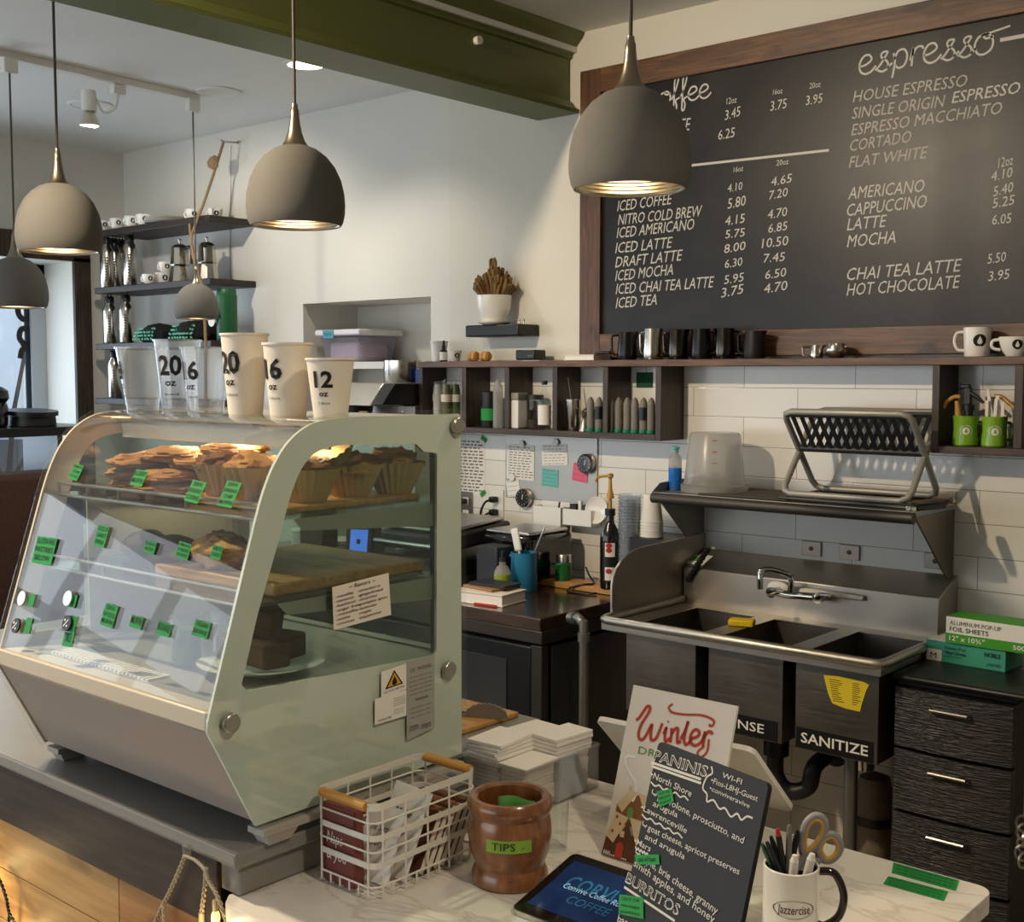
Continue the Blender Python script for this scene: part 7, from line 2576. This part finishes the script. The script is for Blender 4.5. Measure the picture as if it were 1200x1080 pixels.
for L, nm in ((L1, 'upper'), (L2, 'lower')):
    hd = part('handle_loop', MB().tube(catmull(L, 5, True), .0062, 10, True), GREYH, q)
    c = sum(L, Vc()) / len(L)
    part('soft_grip', MB().tube(catmull([c + (p - c) * .80 - Bv * .002 for p in L], 5, True), .0042, 8, True), YELH, hd)
part('handle_shank', MB().tube([SP(.014, .088), SP(.026, .116)], [.006, .0075], 8), GREYH, q)
part('handle_shank', MB().tube([SP(.020, .086), SP(.048, .104)], [.006, .007], 8), GREYH, q)

# two strips of green tape on the marble
for i, (pts, lab) in enumerate((([(1047, 1010), (1124, 1031), (1120, 1043), (1045, 1022)], 'green tape strip with tiny writing on the marble, farther of two'), ([(1041, 1026), (1111, 1044), (1106, 1055), (1035, 1035)], 'green tape strip with tiny writing on the marble, nearer of two'))):
    P = [at(a, b, z=LZ + .0012) for a, b in pts]
    c = sum(P, Vc()) / 4
    q = thing('tape_strip', lab, 'tape', c)
    m = MB()
    m.add([p - Z3 * .0008 for p in P] + P, [(0, 1, 2, 3), (4, 5, 6, 7), (0, 1, 5, 4), (1, 2, 6, 5), (2, 3, 7, 6), (3, 0, 4, 7)])
    part('tape', m, GTAPE, q, W=True)
    t = MB()
    V3_ = (P[0] - P[3])
    for k in range(3):
        a_ = P[3].lerp(P[0], .12 + k * .3)
        b_ = P[2].lerp(P[1], .12 + k * .3)
        t.text('oat milk syrup and soup of the day list', a_.lerp(b_, .05), a_.lerp(b_, .94), V3_.length * .16, Z3.cross((b_ - a_).normalized()), .0005, 0, 0)
    part('tape_writing', t, INK, q, W=True, flat=True)

# ---------------------------------------------------------------- pendant lamps
def pendant(x, y, zb_, D, ztop, label, group, power):
    q = thing('pendant_lamp', label, 'pendant lamp', (x, y, zb_), 0, group)
    o = [(.455 * D, .0), (.478 * D, .04 * D), (.495 * D, .12 * D), (.5 * D, .2 * D), (.492 * D, .32 * D), (.46 * D, .46 * D), (.40 * D, .59 * D), (.32 * D, .69 * D), (.22 * D, .765 * D), (.13 * D, .80 * D), (0, .81 * D)]
    i_ = [(.0, .79 * D), (.12 * D, .78 * D), (.30 * D, .68 * D), (.44 * D, .46 * D), (.474 * D, .25 * D), (.465 * D, .08 * D), (.445 * D, .0)]
    part('shade', MB().lathe(i_ + o, n=48), CONCRETE, q)
    rid = [(.443 * D, .003)]
    for k in range(1, 12):
        zz = .03 * D * k
        r = (.443 - .0065 * k) * D
        rid += [(r + .004 * D, zz - .01 * D), (r - .004 * D, zz)]
    rid += [(.25 * D, .37 * D), (.05 * D, .42 * D)]
    rf = part('reflector', MB().lathe(rid, n=48), SILVER, q)
    part('bulb', MB().lathe([(0, .10 * D), (.10 * D, .11 * D), (.17 * D, .15 * D), (.19 * D, .20 * D), (.14 * D, .30 * D), (.06 * D, .40 * D)], n=24), BULB, q)
    cp = part('cap', MB().lathe([(.150 * D, .785 * D), (.135 * D, .80 * D), (.10 * D, .85 * D), (.073 * D, .93 * D), (.055 * D, 1.02 * D), (.046 * D, 1.10 * D), (.043 * D, 1.16 * D), (.035 * D, 1.17 * D), (.030 * D, 1.22 * D), (0, 1.22 * D)], n=32), BRONZE, q)
    part('cord', MB().tube([(0, 0, 1.21 * D), (0, 0, ztop - zb_)], .0125 * D + .001, 8), CORDM, q)
    l = bpy.data.lights.new('pendant_glow', 'SPOT')
    l.energy = power
    l.color = WARM
    l.spot_size = radians(128)
    l.spot_blend = .5
    l.shadow_soft_size = .05
    lo = bpy.data.objects.new('pendant_glow', l)
    COL.objects.link(lo)
    lo.location = (x, y, zb_ + .07 * D)
    return q


G1 = 'large concrete dome pendants over the counter'
pendant(-3.313, 1.815, 2.122, .242, CL, 'large grey concrete dome pendant, leftmost of the three over the counter', G1, 9)
pendant(-2.387, 1.933, 2.134, .242, CR if -2.387 > -3.1 else CL, 'large grey concrete dome pendant in the middle above the pastry case', G1, 9)
pendant(-1.414, 1.979, 2.132, .242, CR, 'largest looking grey concrete dome pendant in front of the chalkboard menu', G1, 9)
G2 = 'small dome pendants on the ceiling track'
zt_ = CL - .03
pa = at(226, 128, z=zt_ - .05)
p1 = at(227, 374, x=pa.x)
sp = at(227, 374, y=pa.y)
d1 = (sp - CAM).dot(FW)
pendant(pa.x, pa.y, sp.z, 51 * d1 / F_PX, zt_ - .06, 'small grey dome pendant hanging in front of the left wall shelves', G2, 3)
pb = at(11, 82, z=zt_ - .05)
sp = at(11, 361, y=pb.y)
d1 = (sp - CAM).dot(FW)
pendant(pb.x, pb.y, sp.z, 72 * d1 / F_PX, zt_ - .06, 'small grey dome pendant before the window at far left', G2, 3)
# track
ta_, tb_ = at(232, 119, z=zt_), at(0, 67, z=zt_)
dirn = (ta_ - tb_).normalized()
tc_ = tb_ - dirn * 1.2
q = thing('ceiling_track', 'white light track on the left ceiling carrying pendants and a spotlight', 'light track', (tb_.x, tb_.y, zt_))
m = MB()
s_ = Vc((-dirn.y, dirn.x, 0)) * .017
m.hexa([tc_ - s_, tc_ + s_, ta_ - s_, ta_ + s_, tc_ - s_ + Z3 * .0295, tc_ + s_ + Z3 * .0295, ta_ - s_ + Z3 * .0295, ta_ + s_ + Z3 * .0295])
part('track_rail', m, WHITEP, q, .002, W=True)
for p in (pa, pb):
    part('track_adapter', MB().box((p.x, p.y, zt_ - .032), (.035, .06, .06)), WHITEP, q, .004, W=True)
ps = at(138, 104, z=zt_ - .02)
ps = Vc((ps.x, ps.y, zt_))
q = thing('track_spotlight', 'small white track spotlight with glowing lamp on the ceiling track', 'spotlight', ps - Z3 * .004)
part('adapter', MB().box((0, 0, -.022), (.04, .06, .04)), WHITEP, q, .003)
hb = Vc((-.07, -.10, -.075))
part('arm', MB().tube(catmull([(0, 0, -.04), (-.01, -.01, -.10), (-.04, -.05, -.12), (-.05, -.08, -.06), (hb.x, hb.y, hb.z + .02)], 5), .006, 8), WHITEP, q)
part('lamp_head', MB().lathe([(0, 0), (.03, 0), (.032, -.01), (.032, -.09), (0, -.09)], hb + Z3 * .045), WHITEP, q)
part('lamp_reflector', MB().lathe([(.02, -.045), (.034, -.07), (.044, -.10), (.046, -.108), (.043, -.108), (.02, -.05)], hb), SILVER, q)
part('lamp_face', MB().cyl(hb - Z3 * .104, hb - Z3 * .099, .041), DISC, q)
spot_light('track_spot_light', ps + hb - Z3 * .13, (-5.3, 3.9, 1.7), 55, NEUT, 125, .03)
# recessed ceiling lights
pr_ = at(358, 75, z=CL)
q = thing('recessed_downlight', 'bright recessed ceiling downlight beside the olive beam', 'ceiling light', (pr_.x, pr_.y, CL))
part('trim_ring', MB().lathe([(.075, -.0005), (.098, -.0005), (.100, -.006), (.085, -.010), (.075, -.006)], n=36), WHITEP, q)
part('lamp_disc', MB().cyl((0, 0, -.005), (0, 0, -.002), .076, n=36), DISC, q)
spot_light('recessed_light', (pr_.x, pr_.y, CL - .02), (pr_.x, pr_.y, 0), 50, NEUT, 130, .07)
for px, py, lab in ((105, 122, 'unlit round ceiling cover left of the track spotlight'), (256, 107, 'unlit round ceiling cover right of the track end')):
    p = at(px, py, z=CL)
    q = thing('ceiling_cover', lab, 'ceiling cover', (p.x, p.y, CL))
    part('cover_ring', MB().lathe([(.085, -.0005), (.105, -.0005), (.105, -.006), (.09, -.008), (.085, -.005)], n=32), CEILM, q)
    part('cover_disc', MB().cyl((0, 0, -.005), (0, 0, -.001), .086, n=32), CEILM, q)

# ---------------------------------------------------------------- three plus shelves on the left wall
SY = 3.70
shelves = [(-6.28, 2.545, 'topmost dark wood wall shelf with espresso cups, left wall'), (-6.38, 2.225, 'second dark wood wall shelf with flasks and moka pots'), (-6.38, 1.908, 'third dark wood wall shelf with folded black shirts'), (-6.40, 1.598, 'lowest dark wood wall shelf, mostly hidden by the cups')]
for x0, z0, lab in shelves:
    single('wall_shelf', MB().bb(x0, -5.264, SY, WLY - .001, z0, z0 + .034), SHELFWOOD, lab, 'shelf', ((x0 - 5.264) / 2, WLY, z0), W=True, bevel=.003)
T0, T1, T2, T3 = [z + .0345 for _, z, _ in shelves]


def tiny_cup(px, z, y, lab, s=1.0):
    p = at(px, 250, y=y)
    q = thing('espresso_cup', lab, 'cup', (p.x, y, z), 0)
    part('cup_body', MB().lathe([(0, 0), (.022 * s, 0), (.032 * s, .012 * s), (.039 * s, .04 * s), (.041 * s, .058 * s), (.038 * s, .058 * s), (.03 * s, .015 * s), (0, .008 * s)]), WHITEC, q)
    part('handle', cup_handle(MB(), .038 * s, .018 * s, .05 * s, .018 * s, pi + .3), WHITEC, q)
    drop_badge(q, .038 * s, CAMANG((p.x, y)) + .2, .034 * s, .013 * s, INK, WHITEC, .1)
    return q


pos6 = ['first', 'second', 'third', 'fourth']
for i, px in enumerate((121, 137, 154, 168)):
    tiny_cup(px, T0, 3.74, 'white espresso cup on the top left wall shelf, %s from the left' % pos6[i])
tiny_cup(226, T0, 3.80, 'white espresso cup behind the rope on the top wall shelf')
tiny_cup(252, T0, 3.86, 'white espresso cup at the right end of the top wall shelf')
p = at(194, 255, y=3.80)
for k in range(3):
    single('saucer', MB().lathe([(0, 0), (.07, 0), (.12, .008), (.13, .011), (.12, .011), (.07, .004), (0, .004)]), WHITEC, 'white saucer in the low stack on the top wall shelf, %s' % ('bottom', 'middle', 'uppermost')[k], 'saucer', (p.x, 3.82, T0 + k * .0115))


def flask(px, z, y, lab, h=.30, tl='', m_=None):
    p = at(px, 300, y=y)
    q = thing('steel_flask', lab, 'flask', (p.x, y, z), 0)
    part('flask_body', MB().lathe([(0, 0), (.036, 0), (.038, .004), (.038, h * .68), (.034, h * .76), (.024, h * .82), (.022, h * .86), (0, h * .86)]), m_ or BRSTEEL, q)
    part('cap', MB().lathe([(.024, h * .855), (.026, h * .86), (.026, h * .97), (.022, h), (0, h)]), BLACKP, q)
    part('cap_loop', MB().tube([(-.02, 0, h * .98), (-.012, 0, h * 1.06), (.012, 0, h * 1.06), (.02, 0, h * .98)], .004, 6), BLACKP, q)
    t = MB()
    ca = CAMANG((p.x, y))
    for k in range(9):
        arc_decal(t, .038, ca - .1, h * (.14 + k * .055), [(-.008, -.004), (.008, -.004), (.008, .004), (-.008, .004)])
    part('flask_print', t, GREYINK, q, flat=True)


for i, (px, y) in enumerate(((125, 3.74), (134, 3.80), (142, 3.86), (152, 3.78))):
    flask(px, T1, y, 'steel flask with black cap on the second wall shelf, %s from the left' % pos6[i], .285 if i < 3 else .30)
for i, (px, y) in enumerate(((127, 3.76), (146, 3.76))):
    flask(px, T2, y, 'steel flask with black cap on the third wall shelf, %s of two' % ('left', 'right')[i], .27)
flask(131, T3, 3.76, 'steel flask on the lowest wall shelf at the left', .27)
# espresso cups and moka pots on the second shelf
tiny_cup(173, T1, 3.76, 'white espresso cup lying lowest beside the cup pile on the second shelf', .95)
tiny_cup(190, T1, 3.84, 'white espresso cup at the base of the cup pile on the second shelf', 1.15)
q2 = tiny_cup(193, T1 + .068, 3.85, 'white espresso cup stacked on top in the second shelf pile', 1.0)


def moka(px, y, lab, s=1.0, ha=0.0):
    p = at(px, 310, y=y)
    q = thing('moka_pot', lab, 'moka pot', (p.x, y, T1), 0)
    n = 10
    part('boiler', MB().lathe([(0, 0), (.062 * s, 0), (.064 * s, .006), (.050 * s, .085 * s), (.048 * s, .09 * s), (0, .09 * s)], n=n), BRSTEEL, q, smooth=False)
    part('upper_chamber', MB().lathe([(0, .0905 * s), (.046 * s, .0905 * s), (.052 * s, .10 * s), (.046 * s, .185 * s), (.044 * s, .19 * s), (0, .19 * s)], n=n), BRSTEEL, q, smooth=False)
    part('lid', MB().lathe([(.045 * s, .1905 * s), (.03 * s, .205 * s), (.008 * s, .212 * s), (.007 * s, .225 * s), (.012 * s, .235 * s), (0, .24 * s)], n=16), ALU, q)
    d = Vc((cos(ha), sin(ha), 0))
    part('handle', MB().tube(catmull([d * .046 * s + Z3 * .185 * s, d * .085 * s + Z3 * .19 * s, d * .098 * s + Z3 * .165 * s, d * .092 * s + Z3 * .10 * s], 5), .009 * s, 8), BLACKP, q)


moka(211, 3.82, 'steel moka pot with black handle, left on the second wall shelf', 1.0, .1)
moka(243, 3.82, 'steel moka pot with domed lid, right on the second wall shelf', .97, -.9)
# folded black shirts with green print on the third shelf
CLOTHB = mat('black_cotton', '#131414', .95, noise=.2, nscale=30, bump=.3)
for i, (px, w, h) in enumerate(((182, .30, .10), (226, .30, .11))):
    p = at(px, 385, y=3.80)
    q = thing('folded_shirt', ['folded black shirt with green print, left on the third wall shelf', 'folded black shirt with green print, right on the third wall shelf'][i], 'shirt', (p.x, 3.83, T2), (.0, .08)[i])
    m = lump(w * .5, .11, h * .62, 90 + i, .10, 16)
    part('shirt_cloth', m, CLOTHB, q)
    t = MB()
    random.seed(50 + i)
    for r_i in range(4):
        for k in range(8):
            u = -w * .34 + w * .68 * k / 8 + random.uniform(-.005, .005)
            z = h * (.18 + .19 * r_i) 
            yy2 = -.118 + .0 + abs(u) * .10 + (z / h) ** 2 * .05
            t.box((u, yy2, z), (random.uniform(.010, .022), .004, .010), Matrix.Rotation(random.uniform(-.4, .4), 3, 'Y'))
    part('shirt_print', t, mat('mint_print', '#5fae8c', .8) if i == 0 else MATS['mint_print'], q)
p = at(262, 365, y=3.80)
q = thing('green_canister', 'tall dark green canister with teal tag on the third wall shelf', 'canister', (p.x, 3.82, T2))
part('canister_body', MB().lathe([(0, 0), (.052, 0), (.054, .004), (.054, .235), (.050, .24), (.050, .262), (.046, .268), (0, .268)], n=32), mat('forest_green', '#1f5b34', .4), q)
part('hang_tag', MB().box((-.03, -.062, .13), (.075, .004, .06), Matrix.Rotation(-.4, 3, 'Y')), mat('teal_tag', '#5fc0a8', .6), q, .002)
part('tag_badge', MB().cyl((-.042, -.0645, .10), (-.042, -.067, .10), .028), PAPER, q)

# rope from a wall hook
h0 = at(278, 167, y=WLY)
q = thing('wall_hook_rope', 'knotted jute rope hanging from a wall hook past the shelves', 'rope', h0)
ROPE = mat('jute_rope', '#8f7656', .95, noise=.3, nscale=160, bump=.7)
h1 = at(262, 166, y=3.84)
part('hook', MB().tube([h0, h0.lerp(h1, .8), h1, h1 + Vc((-.02, 0, .01))], .006, 8), ALU, q, W=True)
rp = [h1, at(250, 205, y=3.80), at(238, 240, y=3.74), at(224, 276, y=3.62), at(224, 284, y=3.60), at(232, 318, y=3.62), at(239, 350, y=3.64), at(241, 400, y=3.64), at(241, 470, y=3.64)]
part('rope', MB().tube(rp, .0075, 8), ROPE, q, W=True)
part('rope_loop', MB().tube(catmull([at(222, 262, y=3.62), at(226, 300, y=3.62), at(236, 330, y=3.63), at(240, 350, y=3.64)], 6), .006, 8), ROPE, q, W=True)
kn = at(250, 190, y=3.80)
part('knot', MB().ball(kn, .026, .02, .026, 10).tube([kn + Vc((.028 * cos(a * pi / 4), .01 * sin(a), .028 * sin(a * pi / 4))) for a in range(8)], .010, 6, True), ROPE, q, W=True)
part('hook_cable', MB().tube([at(270, 170, y=WLY - .006), at(269, 300, y=WLY - .006), at(269, 330, y=WLY - .006)], .003, 6), WHITEP, q, W=True)

# ---------------------------------------------------------------- window corner: ledge, hopper, seat
c0 = at(0, 497, x=-5.6)
q = thing('window_bar', 'black bar shelf across the lower window at far left', 'shelf', (-6.2, 2.9, at(30, 505, x=-6.1).z))
zb_ = at(30, 500, x=-6.1).z
part('bar_board', MB().bb(-6.50, -5.95, 1.9, 3.5, zb_ - .045, zb_), BLACKM, q, .004, W=True)
part('bar_bracket', MB().bb(-6.48, -6.1, 3.3, 3.33, zb_ - .30, zb_ - .0455), BLACKM, q, W=True)
part('bar_post', MB().bb(-6.08, -6.03, 2.2, 2.25, 0, zb_ - .0455), BLACKM, q, W=True)
p = at(-8, 480, x=-6.15)
q = thing('black_jar', 'black rounded jar on the window bar at the left frame edge', 'jar', (-6.15, p.y, zb_ + .0005))
part('jar_body', MB().lathe([(0, 0), (.06, 0), (.07, .01), (.075, .10), (.065, .13), (.08, .15), (.075, .19), (.045, .21), (0, .215)]), BLACKG, q)
p = at(37, 488, x=-6.15)
q = thing('black_hat_box', 'low round black box with tilted lid on the window bar', 'box', (-6.15, p.y, zb_ + .0005))
part('box_body', MB().lathe([(0, 0), (.12, 0), (.125, .004), (.12, .055), (0, .055)], n=32), BLACKP, q)
part('lid', MB().lathe([(0, .0), (.135, .0), (.135, .022), (0, .026)], (0, 0, .062), 32, Matrix.Rotation(.07, 3, 'Y')), BLACKM, q)
# brown upholstered seat back below the window
q = thing('bench_seat', 'dark brown upholstered bench under the window at far left', 'bench', (-5.9, 2.6, 0))
p = at(18, 556, x=-5.75)
part('seat_back', MB().bb(-6.0, -5.75, 1.7, 3.25, .45, p.z), mat('brown_upholstery', '#4a3226', .85, noise=.35, nscale=60, bump=.4), q, .03, W=True)
part('seat_base', MB().bb(-6.0, -5.3, 1.7, 3.25, .05, .45), MATS['brown_upholstery'], q, .03, W=True)
p = at(4, 605, x=-5.2)
# lettering on the window pane (seen from inside)
q = thing('window_lettering', 'black script lettering on the window pane', 'lettering', (XF - .02, at(24, 400, x=XF - .02).y, at(24, 400, x=XF - .02).z))
t = MB()
XW = XF - .022
def wp(px, py):
    p = at(px, py, x=XW)
    return (p.y, p.z)
t.stroke([wp(20, 352), wp(22, 368), wp(29, 374), wp(36, 366), wp(36, 352)], (XW, 0, 0), Y3, Z3, .034)
t.stroke([wp(30, 405), wp(23, 396), wp(25, 386), wp(34, 386), wp(38, 396), wp(34, 404), wp(25, 402)], (XW, 0, 0), Y3, Z3, .034)
t.stroke([wp(24, 420), wp(26, 410), wp(33, 408), wp(37, 413), wp(37, 420)], (XW, 0, 0), Y3, Z3, .034)
o = part('script_letter', t, BLACKP, q, W=True, flat=True)
sm = o.modifiers.new('solid', 'SOLIDIFY')
sm.thickness = .003

# ---------------------------------------------------------------- outside the window
STONE = mat('pale_stone_facade', '#d3d9df', .9, noise=.12, nscale=2)
q = thing('street_facade', 'pale stone house facade across the street outside the window', 'building', (-22, 8, 0))
part('facade_wall', MB().bb(-24, -22, -4, 22, -1, 14), STONE, q, W=True)
yw0, yw1 = at(25, 430, x=-22).y, at(38, 430, x=-22).y
PANE = mat('pale_window_pane', '#7f90a2', .2)
for k in range(-4, 4):
    for j in range(3):
        y0 = yw0 + k * 1.5
        w_ = .55
        f_ = part('window', MB().bb(-22.02, -21.93, y0, y0 + w_, .9 + j * 3.2, 3.0 + j * 3.2), WHITEP, q, W=True)
        part('pane', MB().bb(-21.93, -21.91, y0 + .05, y0 + w_ - .05, 1.95 + j * 3.2, 2.92 + j * 3.2).bb(-21.93, -21.91, y0 + .05, y0 + w_ - .05, .98 + j * 3.2, 1.88 + j * 3.2), PANE, f_, W=True)
        part('sill', MB().bb(-22.0, -21.84, y0 - .06, y0 + w_ + .06, .8 + j * 3.2, .9 + j * 3.2), STONE, f_, W=True)
struct('ground_street', MB().bb(-40, WX - .4, -10, 30, -.3, -.2), mat('street_asphalt', '#7c8288', .9, noise=.1, nscale=4))
BARK = mat('bare_bark', '#40372f', .95)
q = thing('bare_tree', 'bare branching street tree outside the window', 'tree', (-9.5, at(-14, 430, x=-9.5).y, -.2))
random.seed(13)
trunk = MB()


def branch(p, d, L, r, depth):
    e = p + d * L
    trunk.tube([p, p.lerp(e, .5) + Vc((random.uniform(-.05, .05), random.uniform(-.05, .05), 0)), e], [r, r * .8, r * .6], 6)
    if depth:
        for k in range(3):
            nd = (d + Vc((random.uniform(-.5, .5), random.uniform(-.75, .75), random.uniform(-.1, .45)))).normalized()
            branch(p.lerp(e, random.uniform(.5, 1)), nd, L * .66, r * .58, depth - 1)


branch(Vc((0, 0, 0)), Vc((0, .12, 1)).normalized(), 1.7, .034, 6)
part('trunk_and_branches', trunk, BARK, q)
q = thing('parked_car', 'grey parked car on the street outside the window', 'car', (-13.0, 6.2, -.2))
part('car_body', MB().prism([(-2.1, .25), (2.1, .25), (2.1, .75), (1.4, .85), (.8, 1.35), (-1.0, 1.38), (-1.6, .9), (-2.1, .8)], (-.8, 0, 0), Y3, Z3, X3 * 1.6), mat('car_paint', '#7f8c99', .25, .4, coat=.6), q, .08)
part('car_window', MB().prism([(-.95, .92), (1.15, .92), (.72, 1.28), (-.85, 1.3)], (.805, 0, 0), Y3, Z3, X3 * .01), DARKGLASS, q)
for y in (-1.3, 1.3):
    part('wheel', MB().cyl((.66, y, .3), (.84, y, .3), .3), BLACKP, q)

# ---------------------------------------------------------------- fairy light cable under the counter edge
q = thing('string_light', 'twisted pale fairy light cable hooked under the grey counter edge', 'string light', (-1.72, 1.13, .97))
WIRE = mat('clear_twisted_wire', '#9b8f78', .5)


def zq(x, y):
    return at(x * .25, 880 + y * .25, y=1.145)


def twisted(mb, pts, r, off=.0035):
    P = catmull(pts, 14)
    for s in (0, pi):
        mb.tube([p + Vc((cos(i * .9 + s) * off, sin(i * .9 + s) * off * .4, 0)) for i, p in enumerate(P)], r, 6)


m = MB()
twisted(m, [zq(868, 490), zq(840, 560), zq(800, 650), zq(765, 720), zq(730, 800), zq(700, 900)], .0022)
twisted(m, [zq(868, 490), zq(915, 510), zq(960, 555), zq(980, 610), (zq(1020, 680)), zq(1060, 800), zq(1080, 900)], .0022)
twisted(m, [zq(965, 545), zq(962, 620), zq(950, 720), zq(940, 800)], .0022)
twisted(m, [zq(765, 720), zq(770, 800), zq(765, 900)], .0022)
part('cable', m, WIRE, q, W=True)
hk = zq(862, 470)
part('adhesive_hook', MB().box((hk.x, 1.150, hk.z), (.014, .010, .022)), ACRYL, q, .002, W=True)
for a in ((945, 790), (1010, 730)):
    b0 = zq(*a)
    bu = part('bulb_holder', MB().cyl(b0 + Z3 * .012, b0 - Z3 * .006, .005), WIRE, q, W=True)
    part('light_bulb', MB().ball(b0 - Z3 * .018, .0075, .0075, .014, 10), mat('fairy_bulb', '#f3d9a0', .3, emit='#ffcf7a', strength=2.5) if 'fairy_bulb' not in MATS else MATS['fairy_bulb'], bu, W=True)
q = thing('dark_string_light', 'dark twisted fairy light cable hanging on the planks at the left edge', 'string light', (-2.25, 1.15, .8))
m = MB()
twisted(m, [zq(-30, 560), zq(0, 605), zq(30, 690), zq(45, 760), zq(90, 830)], .002)
twisted(m, [zq(45, 760), zq(40, 850)], .002)
part('cable', m, BLACKP, q, W=True)
for a in ((-60, 560), (40, 870), (1010, 850)):
    l = bpy.data.lights.new('fairy_glow', 'POINT')
    l.energy = .5
    l.color = (1, .72, .3)
    l.shadow_soft_size = .01
    lo = bpy.data.objects.new('fairy_glow', l)
    COL.objects.link(lo)
    lo.location = zq(*a) + Vc((0, -.03, 0))
# interior lamp of the pastry case
al = area_light('case_led_light', ((XL + XR) / 2, 1.41, 1.650), ((XL + XR) / 2, 1.40, 1.0), XR - XL - .12, .02, 3.2, (1, .86, .66))
